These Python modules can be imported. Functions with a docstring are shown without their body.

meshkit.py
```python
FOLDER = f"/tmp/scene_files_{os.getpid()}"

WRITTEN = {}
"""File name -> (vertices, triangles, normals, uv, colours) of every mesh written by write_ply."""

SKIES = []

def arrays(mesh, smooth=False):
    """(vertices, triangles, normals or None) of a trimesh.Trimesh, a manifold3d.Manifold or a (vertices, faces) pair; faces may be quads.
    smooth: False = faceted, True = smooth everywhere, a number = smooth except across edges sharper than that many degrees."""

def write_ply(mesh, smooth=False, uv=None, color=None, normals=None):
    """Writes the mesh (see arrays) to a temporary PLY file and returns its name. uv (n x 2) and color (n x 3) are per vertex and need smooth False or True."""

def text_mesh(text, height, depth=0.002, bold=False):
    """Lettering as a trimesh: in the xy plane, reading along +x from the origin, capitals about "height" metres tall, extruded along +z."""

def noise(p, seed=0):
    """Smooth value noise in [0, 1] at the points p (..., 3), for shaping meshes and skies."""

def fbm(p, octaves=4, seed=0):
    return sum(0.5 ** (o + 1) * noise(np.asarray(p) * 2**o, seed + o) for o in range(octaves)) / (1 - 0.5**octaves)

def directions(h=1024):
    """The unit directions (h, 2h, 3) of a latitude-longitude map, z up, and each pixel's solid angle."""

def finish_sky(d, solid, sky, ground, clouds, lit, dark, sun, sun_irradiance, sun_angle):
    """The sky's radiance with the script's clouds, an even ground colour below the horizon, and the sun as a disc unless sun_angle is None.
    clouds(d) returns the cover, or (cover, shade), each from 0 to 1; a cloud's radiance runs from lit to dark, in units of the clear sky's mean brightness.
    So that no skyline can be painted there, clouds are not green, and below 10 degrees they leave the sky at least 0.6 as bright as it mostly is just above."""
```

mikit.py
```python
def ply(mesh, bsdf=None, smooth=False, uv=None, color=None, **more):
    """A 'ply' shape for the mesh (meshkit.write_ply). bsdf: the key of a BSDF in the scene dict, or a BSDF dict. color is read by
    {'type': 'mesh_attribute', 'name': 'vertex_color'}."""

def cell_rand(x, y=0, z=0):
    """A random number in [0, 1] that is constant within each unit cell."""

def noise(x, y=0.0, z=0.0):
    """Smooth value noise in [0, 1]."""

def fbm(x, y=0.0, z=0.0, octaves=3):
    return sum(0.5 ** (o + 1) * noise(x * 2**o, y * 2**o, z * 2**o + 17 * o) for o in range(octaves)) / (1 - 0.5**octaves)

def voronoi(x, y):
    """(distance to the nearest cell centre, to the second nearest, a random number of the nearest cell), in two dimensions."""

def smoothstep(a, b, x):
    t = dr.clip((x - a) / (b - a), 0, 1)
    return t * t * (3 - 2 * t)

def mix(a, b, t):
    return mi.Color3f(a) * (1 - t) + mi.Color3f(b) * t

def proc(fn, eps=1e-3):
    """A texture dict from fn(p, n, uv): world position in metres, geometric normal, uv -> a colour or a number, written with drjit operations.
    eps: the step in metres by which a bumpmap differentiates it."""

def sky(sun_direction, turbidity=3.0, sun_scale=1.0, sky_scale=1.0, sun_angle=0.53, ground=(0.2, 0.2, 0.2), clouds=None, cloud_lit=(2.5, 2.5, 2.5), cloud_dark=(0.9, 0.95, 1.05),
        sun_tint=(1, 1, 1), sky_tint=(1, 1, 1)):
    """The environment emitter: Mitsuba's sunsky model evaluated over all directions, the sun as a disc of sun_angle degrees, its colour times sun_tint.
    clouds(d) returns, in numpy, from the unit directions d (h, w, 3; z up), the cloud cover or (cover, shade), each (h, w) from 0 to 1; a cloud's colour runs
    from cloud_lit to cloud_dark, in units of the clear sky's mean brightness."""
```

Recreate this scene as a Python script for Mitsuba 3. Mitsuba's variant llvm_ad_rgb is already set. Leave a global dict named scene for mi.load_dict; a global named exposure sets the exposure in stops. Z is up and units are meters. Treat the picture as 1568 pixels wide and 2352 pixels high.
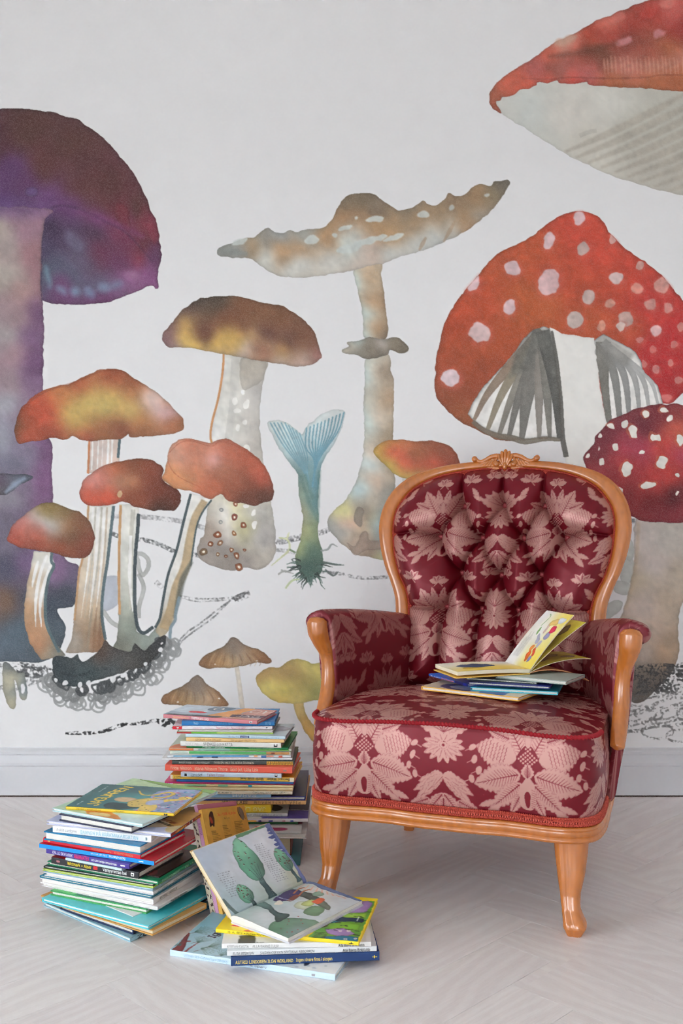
import math, random
import numpy as np, trimesh, shapely
import mitsuba as mi, drjit as dr
import mikit, meshkit
from scipy import ndimage as ndi
from shapely.geometry import Polygon, LineString
import manifold3d as m3

T = mi.ScalarTransform4f
scene, labels = {}, {}
F, CAMH, WALL_Y = 2287.0, 0.845, 2.97            # focal length in pixels, lens height, distance of the papered wall

# ---------------------------------------------------------------- camera, light, exposure
scene['camera'] = {'type': 'perspective', 'fov': math.degrees(2 * math.atan(784 / F)), 'fov_axis': 'x', 'near_clip': 0.05, 'far_clip': 50.0,
                   'to_world': T().look_at(origin=[0, 0, CAMH], target=[0, 1, CAMH], up=[0, 0, 1])}
exposure = 0.02
scene['sky'] = mikit.sky((-0.75, -0.45, 0.5), turbidity=4.0, sun_scale=0.0, sky_scale=60.0, ground=(0.35, 0.35, 0.35),
                         clouds=lambda d: np.full(d.shape[:2], 1.0), cloud_lit=(1.40, 1.53, 1.60))

# ---------------------------------------------------------------- helpers
def lin(c):
    c = np.asarray(c, float) / 255.0
    return np.where(c <= 0.04045, c / 12.92, ((c + 0.055) / 1.055) ** 2.4)

def rgb(c):
    return {'type': 'rgb', 'value': [float(x) for x in lin(c)]}

def tl(c):
    return tuple(float(x) for x in lin(c))

def two(b):
    return {'type': 'twosided', 'bsdf': b}

def principled(color, rough=0.5, spec=0.5, **more):
    return two({'type': 'principled', 'base_color': color if isinstance(color, dict) else rgb(color), 'roughness': rough, 'specular': spec, **more})

VCOL = {'type': 'mesh_attribute', 'name': 'vertex_color'}
used = {}
def fresh(name):
    n = used.get(name, -1) + 1
    used[name] = n
    return name if n == 0 else f'{name}_{n:03d}'

def thing(name, label, cat, group=None):
    k = fresh(name)
    labels[k] = {'label': label, 'category': cat}
    if group:
        labels[k]['group'] = group
    return k

def part(parent, name, shape, label=None, kind=None):
    k = fresh(f'{parent}__{name}')
    scene[k] = shape
    if label or kind:
        labels[k] = {}
        if label: labels[k]['label'] = label
        if kind: labels[k]['kind'] = kind
    return k

def struct(name, shape, label=None):
    scene[name] = shape
    labels[name] = {'kind': 'structure'}
    if label: labels[name]['label'] = label

def box(x0, x1, y0, y1, z0, z1):
    return trimesh.creation.box(bounds=[[x0, y0, z0], [x1, y1, z1]])

def join(ms):
    return trimesh.util.concatenate(ms)

def spline(pts, closed=False, n=8):
    """Catmull-Rom through the points."""
    p = np.asarray(pts, float)
    if closed:
        q = np.vstack([p[-1:], p, p[:2]])
    else:
        q = np.vstack([2 * p[0] - p[1], p, 2 * p[-1] - p[-2]])
    t = np.linspace(0, 1, n, endpoint=False)[:, None]
    out = []
    for i in range(len(q) - 3):
        a, b, c, d = q[i:i + 4]
        out.append(0.5 * (2 * b + (c - a) * t + (2 * a - 5 * b + 4 * c - d) * t ** 2 + (3 * b - a - 3 * c + d) * t ** 3))
    out = np.vstack(out)
    return out if closed else np.vstack([out, p[-1:]])

def resample(p, n, closed=False):
    p = np.asarray(p, float)
    if closed:
        p = np.vstack([p, p[:1]])
    s = np.r_[0, np.cumsum(np.linalg.norm(np.diff(p, axis=0), axis=1))]
    t = np.linspace(0, s[-1], n + (1 if closed else 0))[:n]
    return np.stack([np.interp(t, s, p[:, k]) for k in range(p.shape[1])], 1)

def gridmesh(P, wrap_u=False, wrap_v=False, flip=False):
    """P (nu, nv, 3) as a sheet; wrap closes a direction."""
    nu, nv = P.shape[:2]
    i, j = np.meshgrid(np.arange(nu if wrap_u else nu - 1), np.arange(nv if wrap_v else nv - 1), indexing='ij')
    a, b = i * nv + j, ((i + 1) % nu) * nv + j
    c, d = ((i + 1) % nu) * nv + (j + 1) % nv, i * nv + (j + 1) % nv
    f = np.stack([a, b, c, d], -1).reshape(-1, 4)
    if flip:
        f = f[:, ::-1]
    return trimesh.Trimesh(P.reshape(-1, 3), np.vstack([f[:, [0, 1, 2]], f[:, [0, 2, 3]]]), process=False)

def frames(p):
    """Tangent, and two axes that turn as little as possible, along a path."""
    t = np.gradient(p, axis=0)
    t /= np.linalg.norm(t, axis=1, keepdims=True) + 1e-12
    a = np.zeros_like(t)
    v = np.cross(t[0], [0, 0, 1.0]) if abs(t[0][2]) < 0.9 else np.cross(t[0], [1.0, 0, 0])
    for k in range(len(p)):
        v = v - t[k] * (v @ t[k])
        v /= np.linalg.norm(v)
        a[k] = v
    return t, a, np.cross(t, a)

def sweep(path, section, scale=1.0, twist=0.0, cap=True, up=None):
    """Sweeps a closed section (n, 2) along a path (m, 3)."""
    p = np.asarray(path, float)
    t, a, b = frames(p)
    if up is not None:
        b = np.asarray(up, float) - t * (t @ np.asarray(up, float))[:, None]
        b /= np.linalg.norm(b, axis=1, keepdims=True)
        a = np.cross(b, t)
    s = np.asarray(section, float)
    s = np.broadcast_to(s, (len(p),) + s.shape[-2:]) * np.broadcast_to(np.asarray(scale, float).reshape(-1, 1, 1), (len(p), 1, 1))
    w = np.broadcast_to(np.asarray(twist, float), (len(p),))[:, None]
    x = s[..., 0] * np.cos(w) - s[..., 1] * np.sin(w)
    y = s[..., 0] * np.sin(w) + s[..., 1] * np.cos(w)
    P = p[:, None] + x[..., None] * a[:, None] + y[..., None] * b[:, None]
    m = gridmesh(P, wrap_v=True)
    if cap:
        v, f, n = list(m.vertices), m.faces.tolist(), s.shape[1]
        for ring, c, rev in ((0, p[0], False), (len(p) - 1, p[-1], True)):
            v.append(P[ring].mean(0)); k = len(v) - 1
            for j in range(n):
                q = [ring * n + j, ring * n + (j + 1) % n]
                f.append([k, q[0], q[1]] if not rev else [k, q[1], q[0]])
        m = trimesh.Trimesh(np.array(v), np.array(f), process=False)
    if m.volume < 0:
        m.invert()
    return m

# ---------------------------------------------------------------- flat print: colours on a plane, painted from shapes
class Paint:
    """Colours of a flat print at the nodes of a grid; x to the right, y down, in the print's own units."""
    def __init__(self, x0, y0, x1, y1, step, ground, seed=1):
        self.x, self.y, self.step = np.arange(x0, x1 + step / 2, step), np.arange(y0, y1 + step / 2, step), step
        self.c = np.empty((len(self.y), len(self.x), 3), np.float32)
        self.c[:] = np.asarray(ground, np.float32) / 255
        self.rng = np.random.default_rng(seed)
        self.noise = {}
    def field(self, size):
        """Smooth noise in -1..1, of about this many units."""
        if size not in self.noise:
            h, w = self.c.shape[:2]
            k = size / self.step
            small = self.rng.standard_normal((int(h / k) + 5, int(w / k) + 5)).astype(np.float32)
            yy, xx = (np.arange(h) / k + 1).astype(np.float32), (np.arange(w) / k + 1).astype(np.float32)
            iy, ix = np.floor(yy).astype(int), np.floor(xx).astype(int)
            ty, tx = yy - iy, xx - ix
            def basis(t):
                return np.stack([(1 - t) ** 3, 3 * t ** 3 - 6 * t ** 2 + 4, -3 * t ** 3 + 3 * t ** 2 + 3 * t + 1, t ** 3], 0) / 6
            by, bx = basis(ty), basis(tx)
            rows = sum(by[q][:, None] * small[iy - 1 + q] for q in range(4))
            self.noise[size] = (sum(bx[q][None] * rows[:, ix - 1 + q] for q in range(4)) * 1.5).astype(np.float32)
        return self.noise[size]
    def at(self, f, p):
        i = np.clip(np.rint((p[:, 1] - self.y[0]) / self.step).astype(int), 0, len(self.y) - 1)
        j = np.clip(np.rint((p[:, 0] - self.x[0]) / self.step).astype(int), 0, len(self.x) - 1)
        return f[i, j]
    def window(self, geom, pad):
        a, b, c, d = geom.bounds
        i0, i1 = np.searchsorted(self.y, [b - pad, d + pad])
        j0, j1 = np.searchsorted(self.x, [a - pad, c + pad])
        return slice(i0, i1), slice(j0, j1)
    def wobble(self, p, rough, size=6):
        q = resample(p, max(12, int(np.linalg.norm(np.diff(np.vstack([p, p[:1]]), axis=0), axis=1).sum() / (2.2 * self.step))), True)
        return q + rough * np.stack([self.at(self.field(size), q), self.at(self.field(size * 1.37), q + 31)], 1)
    def fill(self, geom, cols, alpha=1.0, edge=0.0, ewidth=3.0, soft=1.0, warp=8.0, tone=0.05, power=1.6, chalk=0.0, light=0.0, within=None):
        """cols: one colour, or (x, y, colour) points that run into each other like wet paint. edge: darkening along the rim."""
        if within is not None:
            geom = geom.intersection(within)
        if geom.is_empty:
            return
        pad = 4 * self.step + soft * self.step
        si, sj = self.window(geom, pad)
        if si.start >= si.stop or sj.start >= sj.stop:
            return
        X, Y = np.meshgrid(self.x[sj], self.y[si])
        shapely.prepare(geom)
        m = shapely.contains_xy(geom, X.ravel(), Y.ravel()).reshape(X.shape)
        if not m.any():
            return
        sd = (np.maximum(ndi.distance_transform_edt(m) - .5, 0) - np.maximum(ndi.distance_transform_edt(~m) - .5, 0)).astype(np.float32)
        sd = ndi.gaussian_filter(sd, 0.8)
        a = np.clip(sd / max(soft * 1.3, 1e-3) + 0.5, 0, 1) * alpha
        if isinstance(cols[0], (int, float)):
            col = np.broadcast_to(np.asarray(cols, np.float32), X.shape + (3,)).copy()
        else:
            wx, wy = X + warp * self.field(24 if self.step > 0.5 else 12)[si, sj], Y + warp * self.field(31 if self.step > 0.5 else 15)[si, sj]
            num, den = np.zeros(X.shape + (3,), np.float32), np.zeros(X.shape, np.float32)
            for x, y, c in cols:
                w = ((wx - x) ** 2 + (wy - y) ** 2 + 4).astype(np.float32) ** -power
                den += w
                num += w[..., None] * np.asarray(c, np.float32)
            col = num / den[..., None]
            sg = (9.0 if self.step > 0.5 else 3.0) / self.step * min(1.0, math.sqrt(geom.area) / (90 * (1 if self.step > .5 else .3)))
            col = ndi.gaussian_filter(col, (sg, sg, 0), mode='nearest')
        col *= (1 + tone * (0.6 * self.field(18 if self.step > 0.5 else 9)[si, sj] + 0.5 * self.field(5)[si, sj]))[..., None]
        if edge:
            col *= (1 - edge * np.exp(-np.maximum(sd, 0) * self.step / ewidth))[..., None]
        if light:
            k = light * np.exp(-np.maximum(sd, 0) * self.step / (4 * ewidth))[..., None]
            col = col * (1 - k) + 235 * k
        if chalk:
            a = a * np.clip(0.5 + chalk * (self.field(2.6)[si, sj] + 0.5 * self.field(9)[si, sj]), 0, 1)
        self.c[si, sj] = self.c[si, sj] * (1 - a[..., None]) + np.clip(col, 0, 255) / 255 * a[..., None]
    def poly(self, pts, cols, smooth=True, rough=1.0, n=6, **k):
        p = spline(pts, True, n) if smooth else np.asarray(pts, float)
        if rough:
            p = self.wobble(p, rough)
        self.fill(Polygon(p).buffer(0), cols, **k)
    def oval(self, x, y, rx, ry, col, rot=0.0, rough=1.0, **k):
        t = np.linspace(0, 2 * np.pi, 24, endpoint=False)
        a, b = rx * np.cos(t), ry * np.sin(t)
        c, s = math.cos(rot), math.sin(rot)
        self.poly(np.stack([x + a * c - b * s, y + a * s + b * c], 1), col, smooth=False, rough=rough, **k)
    def line(self, pts, w, col, smooth=True, clip=None, **k):
        """w: a width, or one per end."""
        p = spline(pts, False, 6) if smooth and len(pts) > 2 else np.asarray(pts, float)
        p = resample(p, max(3, int(np.linalg.norm(np.diff(p, axis=0), axis=1).sum() / (3 * self.step)) + 2))
        ww = np.interp(np.linspace(0, 1, len(p)), np.linspace(0, 1, len(np.atleast_1d(w))), np.atleast_1d(w)) / 2
        t = np.gradient(p, axis=0)
        nrm = np.stack([-t[:, 1], t[:, 0]], 1) / (np.linalg.norm(t, axis=1, keepdims=True) + 1e-9)
        q = np.vstack([p + nrm * ww[:, None], (p - nrm * ww[:, None])[::-1]])
        g = Polygon(q).buffer(0)
        if g.area < 0.5 * 2 * ww.mean() * LineString(p).length:
            g = LineString(p).buffer(max(float(ww.mean()), 0.3 * self.step))
        self.fill(g if clip is None else g.intersection(clip), col, **k)
    def text(self, s, x, y, h, col, rot=0.0, alpha=1.0, bold=False, flip=False, squash=1.0):
        """Lettering with its baseline's left end at x, y and capitals of height h."""
        m = meshkit.text_mesh(s, h, bold=bold)
        v, f = np.array(m.vertices)[:, :2], m.faces[(m.face_normals[:, 2] > 0.5)]
        v = v * [squash, -1]
        if flip: v = -v
        c, q = math.cos(rot), math.sin(rot)
        v = np.stack([x + v[:, 0] * c - v[:, 1] * q, y + v[:, 0] * q + v[:, 1] * c], 1)
        g = shapely.union_all(shapely.buffer(shapely.polygons(v[f]), 1e-3 * h)) if len(f) else Polygon()
        self.fill(g, col, alpha=alpha, tone=0, soft=1.0)
    def sheet(self, tol=0.012, top=32, crop=None):
        """The print as few quads as its colours allow: (nodes (n, 2), triangles, colours (n, 3) linear)."""
        c = self.c
        H, W = c.shape[0] - 1, c.shape[1] - 1
        H, W = H - H % top, W - W % top
        todo = np.stack(np.meshgrid(np.arange(0, H, top), np.arange(0, W, top), indexing='ij'), -1).reshape(-1, 2)
        quads, b = [], top
        while len(todo):
            if b == 1:
                quads.append(np.c_[todo, np.full(len(todo), 1)]); break
            ok = np.ones(len(todo), bool)
            c00, c01 = c[todo[:, 0], todo[:, 1]], c[todo[:, 0], todo[:, 1] + b]
            c10, c11 = c[todo[:, 0] + b, todo[:, 1]], c[todo[:, 0] + b, todo[:, 1] + b]
            for i in range(b + 1):
                for j in range(b + 1):
                    s, t = i / b, j / b
                    e = c00 * ((1 - s) * (1 - t)) + c01 * ((1 - s) * t) + c10 * (s * (1 - t)) + c11 * (s * t)
                    ok &= np.abs(c[todo[:, 0] + i, todo[:, 1] + j] - e).max(1) < tol
            quads.append(np.c_[todo[ok], np.full(ok.sum(), b)])
            r = todo[~ok]; h = b // 2
            todo = np.concatenate([r, r + [0, h], r + [h, 0], r + [h, h]])
            b = h
        q = np.concatenate(quads)
        k = W + 1
        ids = np.stack([q[:, 0] * k + q[:, 1], (q[:, 0] + q[:, 2]) * k + q[:, 1], (q[:, 0] + q[:, 2]) * k + q[:, 1] + q[:, 2], q[:, 0] * k + q[:, 1] + q[:, 2]], 1)
        u, inv = np.unique(ids, return_inverse=True)
        inv = inv.reshape(ids.shape)
        i, j = u // k, u % k
        return np.stack([self.x[j], self.y[i]], 1), np.vstack([inv[:, [0, 1, 2]], inv[:, [0, 2, 3]]]), lin(np.clip(c[i, j], 0, 1) * 255)
# ---------------------------------------------------------------- the room
W_IN = (232, 232, 232)
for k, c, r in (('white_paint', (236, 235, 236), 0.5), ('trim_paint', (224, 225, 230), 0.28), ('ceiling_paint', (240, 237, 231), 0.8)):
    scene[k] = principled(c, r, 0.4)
scene['gap_dark'] = principled((70, 58, 54), 0.9, 0.1)
XL, XR, YB, ZC = -2.35, 3.6, -3.4, 2.85           # side walls, wall behind the camera, ceiling

struct('wall_back', mikit.ply(box(XL - .1, XR + .1, WALL_Y + .002, WALL_Y + .15, -.1, ZC + .1), 'white_paint'))
def holed(lo, hi, axis, at, thick, holes, z1):
    """A wall along an axis with window openings (a, b, z0, z1)."""
    cuts = sorted({lo, hi, *[h[0] for h in holes], *[h[1] for h in holes]})
    out = []
    for a, b in zip(cuts[:-1], cuts[1:]):
        spans, z = [], 0.0
        for h in [h for h in holes if h[0] <= a and h[1] >= b]:
            spans.append((z, h[2])); z = h[3]
        spans.append((z, z1))
        for z0, zz in spans:
            if zz > z0:
                out.append(box(a, b, at, at + thick, z0, zz) if axis == 'x' else box(at, at + thick, a, b, z0, zz))
    return join(out)
WL = [(-0.55, 1.15, 0.05, 1.95), (-2.6, -1.3, 0.05, 1.95)]
WB_FILL = [(-1.9, -0.3, 0.05, 2.0)]  # unseen rear window, added as fill light from behind the camera
struct('wall_left', mikit.ply(holed(YB, WALL_Y + .1, 'y', XL - .3, .3, WL, ZC), 'white_paint'))
struct('wall_right', mikit.ply(box(XR, XR + .2, YB, WALL_Y + .1, 0, ZC), 'white_paint'))
struct('wall_rear', mikit.ply(holed(XL, XR, 'x', YB - .3, .3, WB_FILL, ZC), 'white_paint'))
struct('ceiling', mikit.ply(box(XL - .3, XR + .2, YB - .3, WALL_Y + .1, ZC, ZC + .15), 'ceiling_paint'))
scene['pane_glass'] = {'type': 'thindielectric', 'int_ior': 1.5}
n = 0
for axis, at, holes in (('y', XL - .2, WL), ('x', YB - .2, WB_FILL)):
    for a, b, z0, z1 in holes:
        n += 1
        bars = [(a, a + .06, z0, z1), (b - .06, b, z0, z1), (a, b, z0, z0 + .07), (a, b, z1 - .06, z1), ((a + b) / 2 - .03, (a + b) / 2 + .03, z0, z1), (a, b, z0 + 1.35, z0 + 1.4)]
        mk = (lambda p, q, r, s, d=.03: box(at - d, at + d, p, q, r, s)) if axis == 'y' else (lambda p, q, r, s, d=.03: box(p, q, at - d, at + d, r, s))
        struct(f'window_{n}', mikit.ply(join([mk(*s) for s in bars]), 'trim_paint'))  # the one in the rear wall is the added fill window
        part(f'window_{n}', 'glass', mikit.ply(mk(a + .05, b - .05, z0 + .05, z1 - .05, .0005), 'pane_glass'))

# skirting board with its moulded top, under it a dark strip coloured as the shade of the gap
prof = [(0, 0.004), (0.016, 0.004), (0.016, 0.0895), (0.0185, 0.093), (0.0185, 0.1005), (0.0150, 0.108), (0.0125, 0.1165), (0.0125, 0.1225), (0.0150, 0.126), (0.0150, 0.1325), (0.0125, 0.1365), (0.0075, 0.1395), (0.0045, 0.1420), (0, 0.1425)]
sk = trimesh.creation.extrude_polygon(Polygon(prof), XR - XL)
sk.vertices = np.stack([sk.vertices[:, 2] + XL, WALL_Y - sk.vertices[:, 0], sk.vertices[:, 1]], 1); sk.invert()
if sk.volume < 0: sk.invert()
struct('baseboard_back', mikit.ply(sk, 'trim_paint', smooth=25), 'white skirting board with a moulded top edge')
struct('gap_shade_strip_1', mikit.ply(box(XL, XR, WALL_Y - .0135, WALL_Y, 0.0, .004), 'gap_dark'))

# ---------------------------------------------------------------- floor: pale oiled oak in a herringbone of separate planks
PW, PN = 0.128, 4
PL = PW * PN
def oak(diag, tone):
    c, s = math.cos(math.pi / 4), math.sin(math.pi / 4)
    def fn(p, nn, uv):
        a, b = p.x * c + p.y * s, -p.x * s + p.y * c
        if diag: a, b = b, a                       # a runs along the plank, b across it
        lane = dr.floor(b / PW)
        off = mikit.cell_rand(lane, tone * 7 + diag, dr.floor(a / PL * 0.5)) * 9
        warp = mikit.fbm(a * 1.7 + off, b * 6 + off, octaves=2) * 0.9 + mikit.noise(a * 9, b * 22) * .12
        ring = (b * 30 + warp * 6 + off)
        g = mikit.smoothstep(0.25, 0.95, 0.5 + 0.5 * dr.sin(ring * 6.2832))
        fine = mikit.noise(a * 55 + off, b * 900, lane) * 0.6 + mikit.noise(a * 160, b * 2200 + off) * 0.4
        pore = mikit.smoothstep(0.62, 0.85, mikit.noise(a * 26, b * 620 + off))
        t = 0.20 * g + 0.44 * fine + .12
        col = mikit.mix(tl((226, 219, 218)), tl((247, 244, 243)), dr.clip(t + 0.10 * (tone - 1), 0, 1))
        col = mikit.mix(col, tl((238, 236, 234)), pore * 0.55 * (0.3 + 0.7 * g))
        warm = mikit.noise(a * 1.3 + off, b * 3, 5)
        return col * mikit.mix((0.97, 0.96, 0.97), (1.0, 1.0, 0.99), warm)
    return fn
for d in (0, 1):
    for t in range(3):
        scene[f'oak_{d}{t}'] = two({'type': 'principled', 'base_color': mikit.proc(oak(d, t)), 'roughness': 0.42, 'specular': 0.35})
struct('floor', mikit.ply(box(XL - .3, XR + .2, YB - .3, WALL_Y + .1, -.1, -.011), 'gap_dark'))
g, bev = 0.0002, 0.00035
def plank_mesh():
    w, l = PW / 2 - g, PL / 2 - g
    top = np.array([[-l + bev, -w + bev, 0], [l - bev, -w + bev, 0], [l - bev, w - bev, 0], [-l + bev, w - bev, 0]])
    mid = np.array([[-l, -w, -bev], [l, -w, -bev], [l, w, -bev], [-l, w, -bev]])
    low = mid + [0, 0, -.0105]
    v, f = np.vstack([top, mid, low]), [[0, 1, 2], [0, 2, 3]]
    for r in (0, 4):
        for k in range(4):
            a, b = r + k, r + (k + 1) % 4
            f += [[a, a + 4, b + 4], [a, b + 4, b]]
    return trimesh.Trimesh(v, f, process=False)
PM = plank_mesh()
planks = {}
OA, OB = 0.065, 0.021                              # where the pattern starts
c45 = math.sqrt(0.5)
for i in range(-60, 60):
    for j in range(-60, 60):
        k = (i - j) % (2 * PN)
        if k == 0: a, b, d = (i + PN / 2) * PW, (j + .5) * PW, 0
        elif k == 2 * PN - 1: a, b, d = (i + .5) * PW, (j + PN / 2) * PW, 1
        else: continue
        a, b = a + OA, b + OB
        x, y = (a - b) * c45, (a + b) * c45
        if XL - .3 < x < XR + .3 and YB - .3 < y < WALL_Y + .3:
            planks[(x, y)] = d
def seen(p):
    return 0 if (p[1] > .95 and abs(p[0]) < (p[1] + .35) * .36 + .25) else 1
order = sorted(planks, key=lambda p: (seen(p), abs(p[0]) + abs(p[1] - 1.9)))
rp = random.Random(5)
oak_ply = [mikit.ply(PM, f'oak_0{t}') for t in range(3)]
rest = {0: [], 1: []}
for q, p in enumerate(order):
    d = planks[p]
    tw = T().translate([p[0], p[1], 0]).rotate([0, 0, 1], 45 + 90 * d)
    t = rp.randrange(3)
    if q < 290:
        s = dict(oak_ply[t]); s['bsdf'] = {'type': 'ref', 'id': f'oak_{d}{t}'}; s['to_world'] = tw
        part('floor', 'plank', s)
    else:
        m = PM.copy(); m.apply_transform(np.array(tw.matrix)); rest[d].append(m)
for d in (0, 1):
    part('floor', 'outer_planks', mikit.ply(join(rest[d]), f'oak_{d}1'), kind='stuff')
# ---------------------------------------------------------------- the wallpaper: a watercolour mushroom print, painted on the plane of the wall
# print units: 1 unit = 1.2986 mm; x from the wall's point in front of the camera minus 784, y down from lens height minus 1176
U = WALL_Y / F
PX0, PY0, PX1, PY1 = -980, -300, 2000, 1775
mp = Paint(PX0, PY0, PX1, PY1, 1.15, (237, 237, 238), 11)
def ink(c, y=1000):
    """A seen colour, brought to the paper's own scale."""
    s = 237 / np.interp(y, [0, 400, 800, 1400], [224, 230, 235, 235])
    c = np.asarray(c, float) * s
    return tuple(np.clip(c + .03 * (c.mean() - c), 0, 250))
def C(*l, y=1000):
    return [(x, yy, ink(c, yy)) for x, yy, c in l]
def mir(pts, x):
    return [(2 * x - a, b) for a, b in pts]
K = (62, 64, 66)

def rough_line(pts, w, col, a=.8, chalk=.45):
    mp.line(pts, w, ink(col), alpha=a, chalk=chalk, tone=.1)
# charcoal lines behind the mushrooms
for l, w, c in (([(235, 1186), (290, 1186), (340, 1188), (400, 1195), (440, 1202), (480, 1218)], 11, (150, 150, 152)), ([(250, 1222), (290, 1238), (330, 1240), (370, 1252), (405, 1268), (460, 1276)], 10, (75, 78, 80)),
                ([(630, 1246), (690, 1232), (740, 1222), (770, 1206)], 12, (120, 120, 122)), ([(630, 1262), (670, 1268), (710, 1284)], 9, (150, 150, 150)), ([(640, 1250), (700, 1236), (752, 1222)], 5, (85, 86, 88)),
                ([(730, 1312), (780, 1318), (830, 1327), (890, 1326)], 8, (105, 106, 108)), ([(357, 1336), (364, 1342), (372, 1351)], 12, (150, 150, 150)),
                ([(410, 1368), (450, 1375), (495, 1375), (538, 1371)], 4, (95, 96, 98)), ([(412, 1370), (450, 1381), (495, 1380), (535, 1375)], 4, (120, 121, 122)),
                ([(536, 1374), (500, 1400), (465, 1428), (430, 1452), (410, 1475), (406, 1490)], 4, (95, 96, 98)), ([(528, 1380), (490, 1418), (450, 1447), (420, 1470), (407, 1488)], 4, (95, 96, 98)),
                ([(536, 1377), (552, 1369), (573, 1361)], 12, (70, 70, 72)), ([(545, 1380), (575, 1368)], 6, (130, 130, 130)),
                ([(700, 1684), (735, 1662), (770, 1645)], 12, (120, 120, 120)), ([(1440, 1196), (1465, 1198)], 12, (110, 112, 114)), ([(1300, 1620), (1330, 1640), (1360, 1640)], 8, (90, 90, 92))):
    rough_line(l, w, c)
for l in ([(150, 1685), (175, 1684), (215, 1683), (240, 1680)], [(225, 1683), (250, 1676), (275, 1666), (298, 1662)], [(268, 1670), (284, 1664), (298, 1663)], [(298, 1664), (330, 1660), (360, 1655), (392, 1656)]):
    rough_line(l, [5, 9, 8, 4], (42, 42, 44), 1.0, .8)
for k in range(14):
    a = mp.rng.uniform(0, 1)
    rough_line([(360 + 40 * a, 1650 + 18 * mp.rng.random()), (380 + 34 * a, 1652 + 22 * mp.rng.random())], 7, (50, 50, 52), .9, 1.1)

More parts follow.
